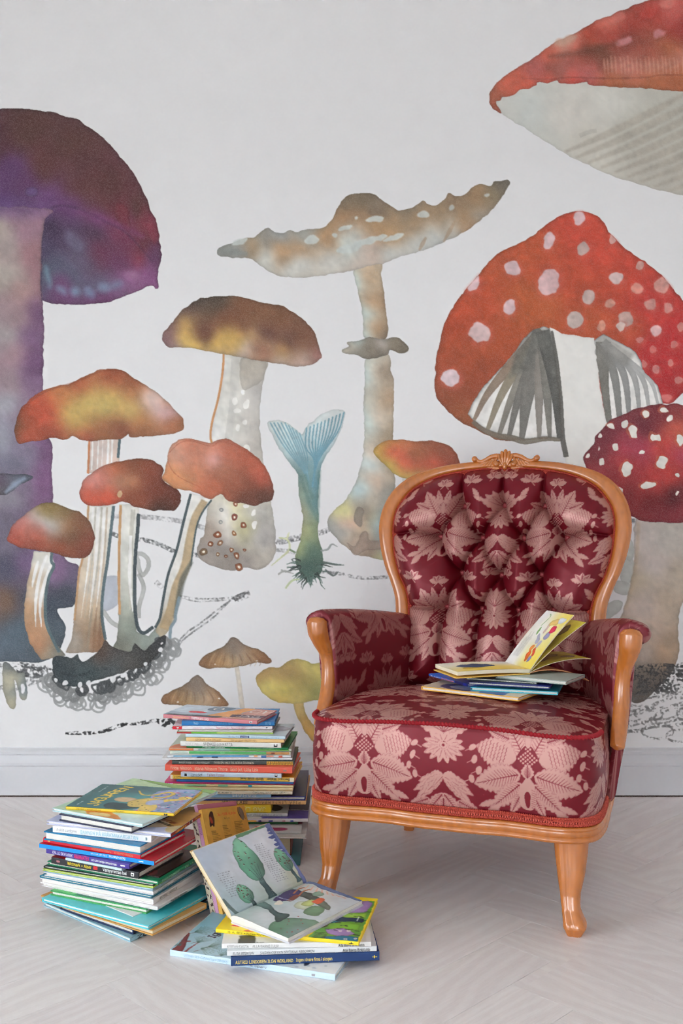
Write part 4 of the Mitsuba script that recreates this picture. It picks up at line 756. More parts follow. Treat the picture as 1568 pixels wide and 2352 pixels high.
def motif_a(M0):
    M = lambda x, y: M0(x * .90, y * .82)
    leaf(M, (6, -26), (60, -136), 46, 5); leaf(M, (3, -66), (20, -142), 20, 4)
    leaf(M, (26, -24), (118, -52), 62, 7, scales=True)
    leaf(M, (16, 12), (122, 44), 58, 7)
    leaf(M, (14, 34), (84, 104), 36, 6); leaf(M, (10, 50), (40, 116), 22, 5)
    leaf(M, (40, -70), (92, -92), 22, 4); leaf(M, (64, 92), (96, 128), 18, 4, False); leaf(M, (70, 84), (112, 100), 14, 3, False)
    p = [M(*q) for q in ((0, 18), (13, 30), (20, 56), (18, 82), (9, 98), (0, 102))]
    dm.poly(p + [M(-x, y) for x, y in ((9, 98), (18, 82), (20, 56), (13, 30))], LT, tone=0, rough=2)
    dm.poly([M(*q) for q in ((0, 52), (6, 60), (7, 76), (4, 90), (0, 96))] + [M(-4, 90), M(-7, 76), M(-6, 60)], DK, tone=0, rough=.5)
    for k in range(9):
        y = 48 + k * 5.5
        dm.line([M(9, y), M(19, y + 3)], 1, DK, tone=0, alpha=.8)
    dm.poly([M(0, -62), M(15, -48), M(25, -26), M(16, -6), M(0, 8), M(-16, -6), M(-25, -26), M(-15, -48)], DK, tone=0, rough=.5)
    for i in range(-4, 5):
        for j in range(-6, 7):
            if (i + j) % 2 == 0 and abs(i) * 5.2 / 22 + abs(j) * 5 / 33 < 1:
                dm.oval(*M(i * 5.2, -26 + j * 5), 2.5, 2.5, LT, rough=.2, tone=0)
    leaf(M, (0, 22), (0, -14), 26, 3); leaf(M, (0, -52), (0, -98), 15, 4, False)
    for cx, cy, L in ((92, 178, 40), (0, 190, 30), (168, 160, 30)):
        for a in np.linspace(-1.3, 1.3, 5):
            leaf(M, (cx, cy), (cx + L * math.sin(a), cy - L * .8 * math.cos(a)), 15, 3, abs(a) < 1)
        dm.line([M(cx, cy), M(cx - 14, cy + 16)], 2.5, LT, tone=0)
    dm.oval(*M(10, -98), 6, 8, LT, rough=.6, tone=0); dm.oval(*M(18, -112), 5, 6, LT, rough=.6, tone=0)
def motif_b(M0):
    M = lambda x, y: M0(x + TW / 2, y)
    for a in np.linspace(-1.25, 1.25, 7):
        leaf(M, (0, -62), (62 * math.sin(a), -74 - 42 * math.cos(a)), 26, 3, False)
    for a in np.linspace(-1.2, 1.2, 6):
        dm.line([M(0, -64), M(40 * math.sin(a), -72 - 30 * math.cos(a))], [1.6, .8], DK, tone=0, alpha=.9)
    for k in range(14):
        a = k * 2 * math.pi / 14
        leaf(M, (8 * math.cos(a), -38 + 7 * math.sin(a)), (46 * math.cos(a), -34 + 34 * math.sin(a)), 15, 1, False)
        dm.line([M(12 * math.cos(a), -38 + 10 * math.sin(a)), M(34 * math.cos(a), -35 + 25 * math.sin(a))], [1.2, .8], DK, tone=0, alpha=.85)
    dm.oval(*M(0, -38), 8, 7, LT, tone=0, rough=.5); dm.oval(*M(0, -38), 3, 3, DK, tone=0, rough=.3)
    for rr_, w, kk in ((64, 20, 9), (44, 17, 7), (24, 12, 5)):
        for a in np.linspace(-1.9, 1.9, kk):
            leaf(M, (0, 24), (rr_ * 1.02 * math.sin(a), 34 + rr_ * (.55 - .75 * math.cos(a))), w, 3, False)
            dm.line([M(0, 26), M(rr_ * .8 * math.sin(a), 32 + rr_ * .8 * (.55 - .75 * math.cos(a)))], [1.2, .8], DK, tone=0, alpha=.85)
    leaf(M, (0, 62), (44, 116), 26, 5); leaf(M, (0, 70), (0, 124), 26, 4); leaf(M, (30, 76), (78, 96), 20, 4)
    for x, y, a in ((66, -14, .4), (74, 8, .2), (62, -38, .9), (60, 26, -.2)):
        dm.oval(*M(x, y), 6, 9, LT, rot=a, tone=0, rough=.8); dm.line([M(x, y), M(x - 16, y + 8)], 2, LT, tone=0)
    leaf(M, (64, -92), (88, -122), 16, 3, False); leaf(M, (48, -84), (84, -98), 14, 3, False)
rep(motif_b); rep(motif_a)
def weave(x, y):
    """Colour (n, 3), linear, of the damask at x, y in metres."""
    x, y = np.asarray(x) * 1000, -np.asarray(y) * 1000
    x = (x + TW / 2) % TW - TW / 2; y = (y + TH_ / 2) % TH_ - TH_ / 2
    i, j = (y - dm.y[0]) / dm.step, (x - dm.x[0]) / dm.step
    return lin(255 * np.clip(np.stack([ndi.map_coordinates(dm.c[..., k], [i, j], order=1) for k in range(3)], -1), 0, 1))
def satin(base, **k):
    return two({'type': 'principled', 'base_color': base, 'roughness': 0.37, 'specular': 0.45, 'metallic': 0.36, 'sheen': 0.3, 'sheen_tint': 0.7, **k})
scene['damask'] = satin(VCOL)
scene['crimson_cord'] = principled((150, 26, 36), 0.55, 0.35, sheen=0.5)
scene['braid_red'] = principled(mikit.proc(lambda p, n, uv: mikit.mix(tl((150, 46, 42)), tl((206, 98, 78)), mikit.noise(p.x * 520, p.y * 520, p.z * 520))), 0.6, 0.3, sheen=0.4)
scene['button_satin'] = satin(rgb((150, 62, 66)))
def wood(p, n, uv):
    g = mikit.fbm(p.x * 9, p.y * 9, p.z * 5, octaves=3)
    f = mikit.noise(p.x * 160 + p.y * 40, p.y * 160, p.z * 26)
    spot = mikit.smoothstep(.80, .92, mikit.noise(p.x * 33, p.y * 33, p.z * 24 + 8)) * mikit.noise(p.x * 300, p.y * 300, p.z * 300)
    c = mikit.mix(tl((150, 78, 25)), tl((192, 114, 44)), dr.clip(.15 + .55 * g + .35 * f, 0, 1))
    return mikit.mix(c, tl((96, 46, 20)), .35 * spot)
scene['polished_wood'] = two({'type': 'principled', 'base_color': mikit.proc(wood), 'roughness': 0.2, 'specular': 0.85, 'clearcoat': 1.0, 'clearcoat_gloss': 0.97})

chair = thing('armchair', 'carved wooden armchair upholstered in crimson damask with a deep buttoned back', 'armchair')
half = [(0, .000), (.06, .000), (.12, .006), (.17, .004), (.215, -.001), (.255, .003), (.285, .016), (.303, .040), (.311, .075), (.3135, .13), (.312, .25), (.310, .36), (.298, .47), (.272, .545), (.22, .575), (.10, .583), (0, .585)]
out = spline(half + [(-x, y) for x, y in half[-2:0:-1]], True, 30)
N_O = 960
d_ = resample(out, 6000, True)
w_ = np.cumsum(np.where(d_[:, 1] < .26, 1.0, .14)); w_ = w_ / w_[-1]
i_ = np.interp(np.arange(N_O) / N_O, w_, np.arange(6000))
out = np.stack([np.interp(i_, np.arange(6000), d_[:, k]) for k in (0, 1)], 1)
def normals2(p):
    t = (np.roll(p, -1, 0) - np.roll(p, 1, 0))
    t /= np.linalg.norm(t, axis=1, keepdims=True)
    return np.stack([t[:, 1], -t[:, 0]], 1)
on = normals2(out)
arc_s = np.r_[0, np.cumsum(np.linalg.norm(np.diff(out, axis=0), axis=1))]
tot = arc_s[-1] + np.linalg.norm(out[0] - out[-1])
arc_s = np.where(arc_s > tot / 2, arc_s - tot, arc_s)       # signed length from the middle of the front
piz = .391 + .010 * np.exp(-(out[:, 0] / .16) ** 2) * (out[:, 1] < .2)
# seat: front wall and domed top in one skin
rows, uvs = [], []
for t in np.linspace(0, 1, 130):
    z = .208 + (piz - .208) * t
    off = -.004 + .007 * math.sin(math.pi * min(1, t * 1.05)) + .002 * t
    rows.append(np.c_[out + on * off, z]); uvs.append(np.c_[arc_s, z])
cen = np.array([0, .27])
for t in np.linspace(0, 1, 150)[1:]:
    k = 1 - t
    p = cen + (out + on * -.002 - cen) * k
    dome = (1 - k ** 2.6)
    z = piz * k + .392 * (1 - k) + .004 * min(1, t * 14) + .022 * dome - .02 * np.clip((p[:, 1] - .3) / .28, 0, 1)
    rows.append(np.c_[p, z]); uvs.append(np.c_[p[:, 0], p[:, 1] * 1.0 + .30])
P, Q = np.array(rows), np.array(uvs)
m = gridmesh(P, wrap_v=True)
if m.face_normals[N_O * 60 + 5][1] > 0: m.invert()
part(chair, 'seat', mikit.ply(placed(m), 'damask', smooth=True, color=weave(Q[..., 0].ravel() - TW / 2000, Q[..., 1].ravel() - .322)), 'sprung seat covered in crimson damask')
def rope(path, r, pitch, lobes=2, amp=.28, n=10, closed=False):
    L = np.r_[0, np.cumsum(np.linalg.norm(np.diff(path, axis=0), axis=1))]
    m_ = int(L[-1] / (pitch / 12)) + 2
    q = resample(path, m_)
    a = np.linspace(0, 2 * np.pi, n, endpoint=False)
    sec = (r * (1 + amp * np.cos(lobes * a)))[:, None] * np.stack([np.cos(a), np.sin(a)], 1)
    return sweep(q, sec, twist=np.linspace(0, L[-1], m_) * 2 * np.pi / pitch / lobes * 2)
fr = np.argsort(arc_s); fo, fs, fz, fn_ = out[fr], arc_s[fr], piz[fr], on[fr]
k = np.abs(fs) < .365
part(chair + '__seat', 'piping', mikit.ply(placed(rope(np.c_[fo[k] + fn_[k] * .001, fz[k] + .002], .0042, .016)), 'crimson_cord', smooth=60), 'twisted crimson cord along the seat edge')
# show-wood rail with mouldings
prof_r = [(-.03, .181), (-.004, .181), (.0015, .1825), (.0042, .186), (.0042, .189), (.0015, .1925), (.0, .1935), (.0012, .1965), (.0022, .2005), (.0016, .2045), (.0004, .2060), (.0030, .2080), (.0030, .2105), (.0008, .2135), (-.004, .2145), (-.03, .2145)]
P = np.array([np.c_[out + on * (.004 + o), np.full(N_O, z)] for o, z in prof_r])
m = gridmesh(P[:, ::3], wrap_u=True, wrap_v=True)
if m.volume < 0: m.invert()
part(chair, 'seat_rail', mikit.ply(placed(m), 'polished_wood', smooth=50), 'serpentine moulded rail of honey-coloured wood')
k = np.abs(fs) < .47
band = np.c_[fo[k] + fn_[k] * .0022, np.zeros(k.sum())]
def braid(path, ups, r=.0027, pitch=.0085):
    return join([rope(path + np.asarray(u), r, pitch) for u in ups])
gm = [braid(band, [(0, 0, .2180), (0, 0, .2300), (0, .0004, .2265)], .0030)]
bl = resample(band, int(.94 / .0052))
tt = np.gradient(bl, axis=0)
for p, t in zip(bl, tt):
    b_ = trimesh.creation.box((.0036, .003, .006)); b_.apply_transform(trimesh.transformations.rotation_matrix(math.atan2(t[1], t[0]), [0, 0, 1])); b_.apply_translation(p + [0, 0, .2235]); gm.append(b_)
part(chair, 'lower_gimp', mikit.ply(placed(join(gm)), 'braid_red', smooth=40), 'brick-red braided trim above the rail')

# legs: cabriole in front with a carved ridge, plain behind
def leg(path, radii, ridge, n=40, flat=.0):
    q = spline(path, False, 10)
    r = np.interp(np.linspace(0, 1, len(q)), np.linspace(0, 1, len(radii)), [a for a in radii])
    a = np.linspace(0, 2 * np.pi, n, endpoint=False)
    sq = (np.abs(np.cos(a)) ** 3.2 + np.abs(np.sin(a)) ** 3.2) ** (-1 / 3.2) * .93
    if ridge is not None:
        d = (a - ridge + np.pi) % (2 * np.pi) - np.pi
        sq = sq - .10 * np.exp(-((d - .42) / .09) ** 2) + .05 * np.exp(-(d / .22) ** 2) - .07 * np.exp(-((d + .55) / .1) ** 2)
    P = np.array([np.c_[p[0] + rr_ * sq * np.cos(a), p[1] + rr_ * sq * np.sin(a), np.full(n, p[2])] for p, rr_ in zip(q, r)])
    P = np.concatenate([P, np.repeat(P[-1:].mean(1, keepdims=True), n, 1)])
    m = gridmesh(P, wrap_v=True)
    if m.volume < 0: m.invert()
    return m
for s in (-1, 1):
    pth = [(.256 * s, .046, .186), (.2565 * s, .042, .150), (.257 * s, .034, .110), (.2565 * s, .026, .075), (.259 * s, .018, .048), (.2665 * s, .009, .026), (.2675 * s, .007, .016), (.2665 * s, .008, 0)]
    part(chair, 'front_leg', mikit.ply(placed(leg(pth, [.038, .0345, .029, .0215, .0195, .0245, .0245, .016], -math.pi / 2 - s * .55)), 'polished_wood', smooth=40), 'curved front leg with a carved ridge')
for s in (-1, 1):
    pth = [(.20 * s, .50, .19), (.207 * s, .51, .12), (.216 * s, .522, .05), (.224 * s, .532, 0)]
    part(chair, 'back_leg', mikit.ply(placed(leg(pth, [.026, .022, .018, .014], None, 20)), 'polished_wood', smooth=40))

# arms
def arm_section(t):
    """t from 0 (front) to 1 (back): control points (outward from the middle, up)."""
    L = lambda a, b, c=None: (a * (1 - t) + b * t) if c is None else (a * (1 - t) ** 2 + 2 * c * t * (1 - t) + b * t * t)
    ui, uo, tip, wt = L(.322, .200, .280), L(.372, .300, .366), L(.404, .318, .400), L(.607, .566, .598)
    return np.array([(ui + .002, .350), (ui - .003, .42), (ui - .001, .49), (ui + .004, .545), (ui + .014, wt - .018), (ui + .034, wt - .003), (ui * .45 + tip * .55, wt), (tip - .012, wt - .010), (tip, wt - .027), (tip - .006, wt - .043), (uo + .012, wt - .050), (uo, wt - .064), (uo - .006, .47), (uo - .016, .38), (uo - .030, .30), (uo - .048, .214), (ui - .02, .214), (ui - .01, .28)])
for s in (-1, 1):
    rows = []
    for t, sc_, vv in [(0, .55, .232), (0, .86, .2335), (0, .96, .2365), (0, .99, .241)] + [(t, 1, .246 + .36 * t) for t in np.linspace(0, 1, 190)]:
        c_ = arm_section(t); q = resample(spline(c_, True, 10), 260, True)
        mid = np.c_[(q[:, 0].min() + q[:, 0].max()) / 2 + 0 * q[:, 0], q[:, 1]] if sc_ < 1 else q
        axis_u = np.interp(q[:, 1], [.2, .5, .58, .6], [.335, .347, .36, .36])
        q = np.c_[axis_u + (q[:, 0] - axis_u) * sc_, .41 + (q[:, 1] - .41) * (1 - (1 - sc_) * .12)] if sc_ < 1 else q
        rows.append(np.c_[q[:, 0] * s, np.full(260, vv), q[:, 1]])
    P = np.array(rows)
    ds = np.r_[0, np.cumsum(np.linalg.norm(np.diff(P[80], axis=0), axis=1))]
    uvx = np.repeat(P[:, :1, 1] * 0 + np.r_[np.linspace(.22, .246, 4), P[4:, 0, 1]][:, None], 260, 1)
    uvy = np.repeat(ds[None], len(P), 0)
    P = np.concatenate([P, np.repeat(P[-1:].mean(1, keepdims=True), 260, 1)])
    P = np.concatenate([np.repeat(P[:1].mean(1, keepdims=True), 260, 1), P])
    uvx, uvy = np.concatenate([uvx[:1], uvx, uvx[-1:]]), np.concatenate([uvy[:1], uvy, uvy[-1:]])
    m = gridmesh(P, wrap_v=True)
    if m.volume < 0: m.invert()
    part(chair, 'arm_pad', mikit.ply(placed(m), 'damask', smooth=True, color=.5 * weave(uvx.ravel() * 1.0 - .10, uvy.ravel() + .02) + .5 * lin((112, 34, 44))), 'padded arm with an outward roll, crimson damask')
    a = np.linspace(0, 2 * np.pi, 24, endpoint=False)
    q = spline([(.364, .216, .592), (.3635, .213, .580), (.362, .213, .560), (.357, .222, .535), (.348, .233, .505), (.3435, .238, .465), (.342, .228, .42), (.340, .200, .38), (.338, .172, .350), (.337, .166, .340)], False, 8)
    rad = np.interp(np.linspace(0, 1, len(q)), [0, .04, .11, .24, .36, .46, .6, .8, .94, 1], [.004, .018, .0255, .0255, .0205, .0172, .0180, .0180, .016, .007])
    q[:, 0] *= s
    part(chair, 'arm_post', mikit.ply(placed(sweep(q, np.stack([np.cos(a), np.sin(a) * .95], 1), scale=rad)), 'polished_wood', smooth=True), 'rounded wooden arm post')

# back: frame, buttoned pad, crest
def vs(u, z):
    return .58 + .25 * (z - .586) + .05 * (1 - np.minimum(1, (np.asarray(u) / .335) ** 2))
O_h = [(.268, .44), (.274, .51), (.279, .575), (.2845, .615), (.299, .655), (.317, .697), (.333, .752), (.340, .808), (.331, .862), (.304, .911), (.255, .949), (.177, .974), (.09, .985), (0, .988)]
I_h = [(.236, .44), (.239, .51), (.241, .575), (.246, .612), (.258, .645), (.273, .675), (.290, .732), (.2975, .792), (.295, .838), (.278, .876), (.241, .916), (.177, .946), (.09, .962), (0, .966)]
def whole(h, n=240):
    p = h + [(-x, z) for x, z in h[-2::-1]]
    return resample(spline(p, False, 10), n)
OC, IC = whole(O_h), whole(I_h)
tt = np.linspace(0, 1, 240)
# pair the two curves by their control points' parameter
OC = spline(O_h + [(-x, z) for x, z in O_h[-2::-1]], False, 10); IC = spline(I_h + [(-x, z) for x, z in I_h[-2::-1]], False, 10)
a = np.linspace(0, 2 * np.pi, 28, endpoint=False)
ca, sa = np.cos(a), np.sin(a)
sec_x = .5 - .5 * np.sign(ca) * np.abs(ca) ** .85
sec_y = np.where(sa > 0, .019 * np.abs(sa) ** .8, -.016 * np.abs(sa) ** .6)
P = []
for o, i in zip(OC, IC):
    c_ = i + (o - i) * sec_x[:, None]
    mid = (o + i) / 2
    P.append(np.c_[c_[:, 0], vs(mid[0], mid[1]) + .25 * (c_[:, 1] - mid[1]) - sec_y, c_[:, 1]])
P = np.array(P)
P = np.concatenate([np.repeat(P[:1].mean(1, keepdims=True), 28, 1), P, np.repeat(P[-1:].mean(1, keepdims=True), 28, 1)])
m = gridmesh(P, wrap_v=True)
if m.volume < 0: m.invert()
part(chair, 'back_frame', mikit.ply(placed(m), 'polished_wood', smooth=50), 'balloon-shaped show-wood frame of the back')
BT = [(-.11, .861), (0, .863), (.11, .861), (-.172, .776), (-.057, .774), (.057, .774), (.172, .776), (-.108, .678), (0, .674), (.108, .678), (-.143, .587), (-.049, .583), (.049, .583), (.143, .587)]
FO = [((-.11, .861), (-.172, .776)), ((-.11, .861), (-.057, .774)), ((0, .863), (-.057, .774)), ((0, .863), (.057, .774)), ((.11, .861), (.057, .774)), ((.11, .861), (.172, .776)), ((-.172, .776), (-.108, .678)), ((-.057, .774), (-.108, .678)), ((-.057, .774), (0, .674)), ((.057, .774), (0, .674)), ((.057, .774), (.108, .678)), ((.172, .776), (.108, .678)),
      ((-.108, .678), (-.143, .587)), ((-.108, .678), (-.049, .583)), ((0, .674), (-.049, .583)), ((0, .674), (.049, .583)), ((.108, .678), (.049, .583)), ((.108, .678), (.143, .587)), ((-.11, .861), (-.112, .97)), ((0, .863), (0, .98)), ((.11, .861), (.112, .97)), ((-.172, .776), (-.22, .792)), ((-.22, .792), (-.30, .782)), ((.172, .776), (.22, .792)), ((.22, .792), (.30, .782)), ((-.143, .587), (-.27, .590)), ((.143, .587), (.27, .590)),
      ((-.143, .587), (-.146, .39)), ((-.049, .583), (-.050, .39)), ((.049, .583), (.050, .39)), ((.143, .587), (.146, .39))]
pad_out = Polygon(np.vstack([[(.236, .385)], [(x - .0, z) for x, z in IC], [(-.236, .385)]])).buffer(0)
st = .0016
uu, zz = np.arange(-.305, .3051, st), np.arange(.385, .975, st)
UU, ZZ = np.meshgrid(uu, zz, indexing='ij')
ins = shapely.contains_xy(pad_out, UU.ravel(), ZZ.ravel()).reshape(UU.shape)
ed = ndi.distance_transform_edt(ins) * st
ed = np.where(ZZ < .45, np.minimum(np.maximum(ed, 0), np.abs(np.abs(UU) - .236) + ZZ * 0), ed)
def seg_d(a, b):
    a, b = np.asarray(a), np.asarray(b)
    d = b - a
    t = np.clip(((UU - a[0]) * d[0] + (ZZ - a[1]) * d[1]) / (d @ d), 0, 1)
    return np.hypot(UU - a[0] - t * d[0], ZZ - a[1] - t * d[1])
fd = np.full(UU.shape, 9.0)
for s_ in FO: fd = np.minimum(fd, seg_d(*s_))
bd = np.full(UU.shape, 9.0)
for b_ in BT: bd = np.minimum(bd, np.hypot(UU - b_[0], ZZ - b_[1]))
low = np.clip((.60 - ZZ) / .05, 0, 1)
h = .078 * (1 - np.exp(-np.maximum(ed, 0) / .024)) + .006
h = h * (1 - .36 * np.exp(-(fd / .014)) - .22 * np.exp(-(fd / .0030) ** 2)) - .060 * np.exp(-(bd / .027) ** 1.25) - .014 * np.exp(-(bd / .009) ** 2)
h = ndi.gaussian_filter(h, 1.0)
h = np.maximum(h, -.012)
VV = vs(UU, ZZ) - h
keep = ndi.binary_dilation(ins, iterations=2)
idx = -np.ones(UU.shape, int); idx[keep] = np.arange(keep.sum())
q = keep[:-1, :-1] & keep[1:, :-1] & keep[1:, 1:] & keep[:-1, 1:]
i, j = np.nonzero(q)
f = np.stack([idx[i, j], idx[i + 1, j], idx[i + 1, j + 1], idx[i, j + 1]], 1)
V = np.c_[UU[keep], VV[keep], ZZ[keep]]
m = trimesh.Trimesh(V, np.vstack([f[:, [0, 1, 2]], f[:, [0, 2, 3]]]), process=False)
part(chair, 'back_pad', mikit.ply(placed(m), 'damask', smooth=True, color=weave(UU[keep] * 1.15 - TW / 2000, (ZZ[keep] - .80) * 1.1)), 'deep-buttoned back pad in crimson damask')
for b_ in BT:
    i_, j_ = int(round((b_[0] - uu[0]) / st)), int(round((b_[1] - zz[0]) / st))
    s_ = trimesh.creation.icosphere(2, .0085); s_.apply_scale([1, .62, 1]); s_.apply_translation([b_[0], VV[i_, j_] - .001, b_[1]])
    part(chair + '__back_pad', 'button', mikit.ply(placed(s_), 'button_satin', smooth=True), 'covered button')
# outside of the back, so that the chair is closed behind
B = np.array([np.c_[IC[:, 0] * k_, vs(IC[:, 0] * k_, .70 + (IC[:, 1] - .70) * k_) + .014, .70 + (IC[:, 1] - .70) * k_] for k_ in np.linspace(1.03, 0, 20)])
part(chair, 'back_cover', mikit.ply(placed(gridmesh(B)), 'button_satin', smooth=True))
# braid along the frame's inner edge
ic = IC * 1.0
tn = np.gradient(ic, axis=0); tn /= np.linalg.norm(tn, axis=1, keepdims=True)
inn = np.stack([-tn[:, 1], tn[:, 0]], 1)
if ((np.array([0, .72]) - ic) * inn).sum() < 0: inn = -inn
gm = []
for dd, r in ((.0010, .0034), (.0068, .0030), (.0122, .0033)):
    p = ic + inn * dd
    gm.append(rope(np.c_[p[:, 0], vs(p[:, 0], p[:, 1]) - .0125 - .002 * (dd > .004), p[:, 1]], r, .0085))
part(chair, 'back_gimp', mikit.ply(placed(join(gm)), 'braid_red', smooth=60), 'brick-red braided trim around the back pad')

# carved crest: shell of leaves, two scrolled acanthus leaves, end volutes
def hullball(*balls):
    """Hull of balls (u, z, forward, radius)."""
    ms = [m3.Manifold.sphere(r, 14).translate([u, vs(u, z) - fwd, z]) for u, z, fwd, r in balls]
    return m3.Manifold.batch_hull(ms)
cv = []
for x, z, r in ((0, 1.013, .0055), (.010, 1.009, .0048), (.0185, 1.001, .0046), (-.010, 1.009, .0048), (-.0185, 1.001, .0046)):
    cv.append(hullball((x * .25, .972, .018, .0035), (x * .8, (z + .972) / 2 + .004, .022, .0042), (x, z, .018, r)))
cv.append(hullball((0, .968, .02, .006), (0, .976, .022, .005)))
for s in (-1, 1):
    cv.append(hullball((s * .024, .977, .021, .0085), (s * .026, .979, .02, .008)))
    ax = spline([(.016, .999), (.030, 1.000), (.044, .996), (.058, .988), (.070, .985), (.082, .990)], False, 5)
    rad = np.linspace(.0075, .0045, len(ax))
    for p0, p1, r0, r1 in zip(ax[:-1], ax[1:], rad[:-1], rad[1:]):
        cv.append(hullball((s * p0[0], p0[1], .013, r0), (s * p1[0], p1[1], .013, r1)))
    for k_, (x, z) in enumerate(((.034, .972), (.042, .973), (.050, .973), (.058, .974), (.066, .977))):
        cv.append(hullball((s * (x - .010), .992 - k_ * .0022, .017, .0036), (s * x, z, .016, .0042)))
    cv.append(hullball((s * .085, .9915, .014, .0082), (s * .0865, .993, .012, .008)))
    cv.append(hullball((s * .020, .966, .012, .006), (s * .085, .972, .006, .005), (s * .05, .985, .004, .005)))
cm = m3.Manifold.batch_boolean(cv, m3.OpType.Add).refine_to_length(.0028).to_mesh()
cm = trimesh.Trimesh(cm.vert_properties[:, :3], cm.tri_verts)
trimesh.smoothing.filter_taubin(cm, iterations=4)
part(chair + '__back_frame', 'crest', mikit.ply(placed(cm), 'polished_wood', smooth=True), 'carved crest of leaves and scrolls')
# ---------------------------------------------------------------- books
def paper(p, n, uv):
    s = mikit.noise(p.z * 2600 + mikit.noise(p.x * 30, p.y * 30) * 2, p.x * 6, p.y * 6)
    return mikit.mix(tl((196, 190, 180)), tl((240, 237, 230)), dr.clip(.35 + .75 * s, 0, 1))
def paper_old(p, n, uv):
    s = mikit.noise(p.z * 2200 + mikit.noise(p.x * 30, p.y * 30) * 2, p.x * 6, p.y * 6)
    return mikit.mix(tl((190, 172, 138)), tl((232, 218, 188)), dr.clip(.35 + .75 * s, 0, 1))
scene['page_edges'] = principled(mikit.proc(paper), 0.8, 0.2)
scene['page_edges_old'] = principled(mikit.proc(paper_old), 0.8, 0.2)
scene['print_gloss'] = two({'type': 'principled', 'base_color': VCOL, 'roughness': 0.32, 'specular': 0.45})
scene['print_page'] = two({'type': 'principled', 'base_color': VCOL, 'roughness': 0.5, 'specular': 0.35})
COVERS = {}
def cover_bsdf(c, rough=.33):
    k = 'cover_' + '_'.join(str(int(x)) for x in c) + f'_{int(rough * 100)}'
    if k not in scene: scene[k] = principled(c, rough, .45)
    return k
def unpx(x, y, z):
    d = F * (CAMH - z) / (y - 1176)
    return np.array([(x - 784) / F * d, d])

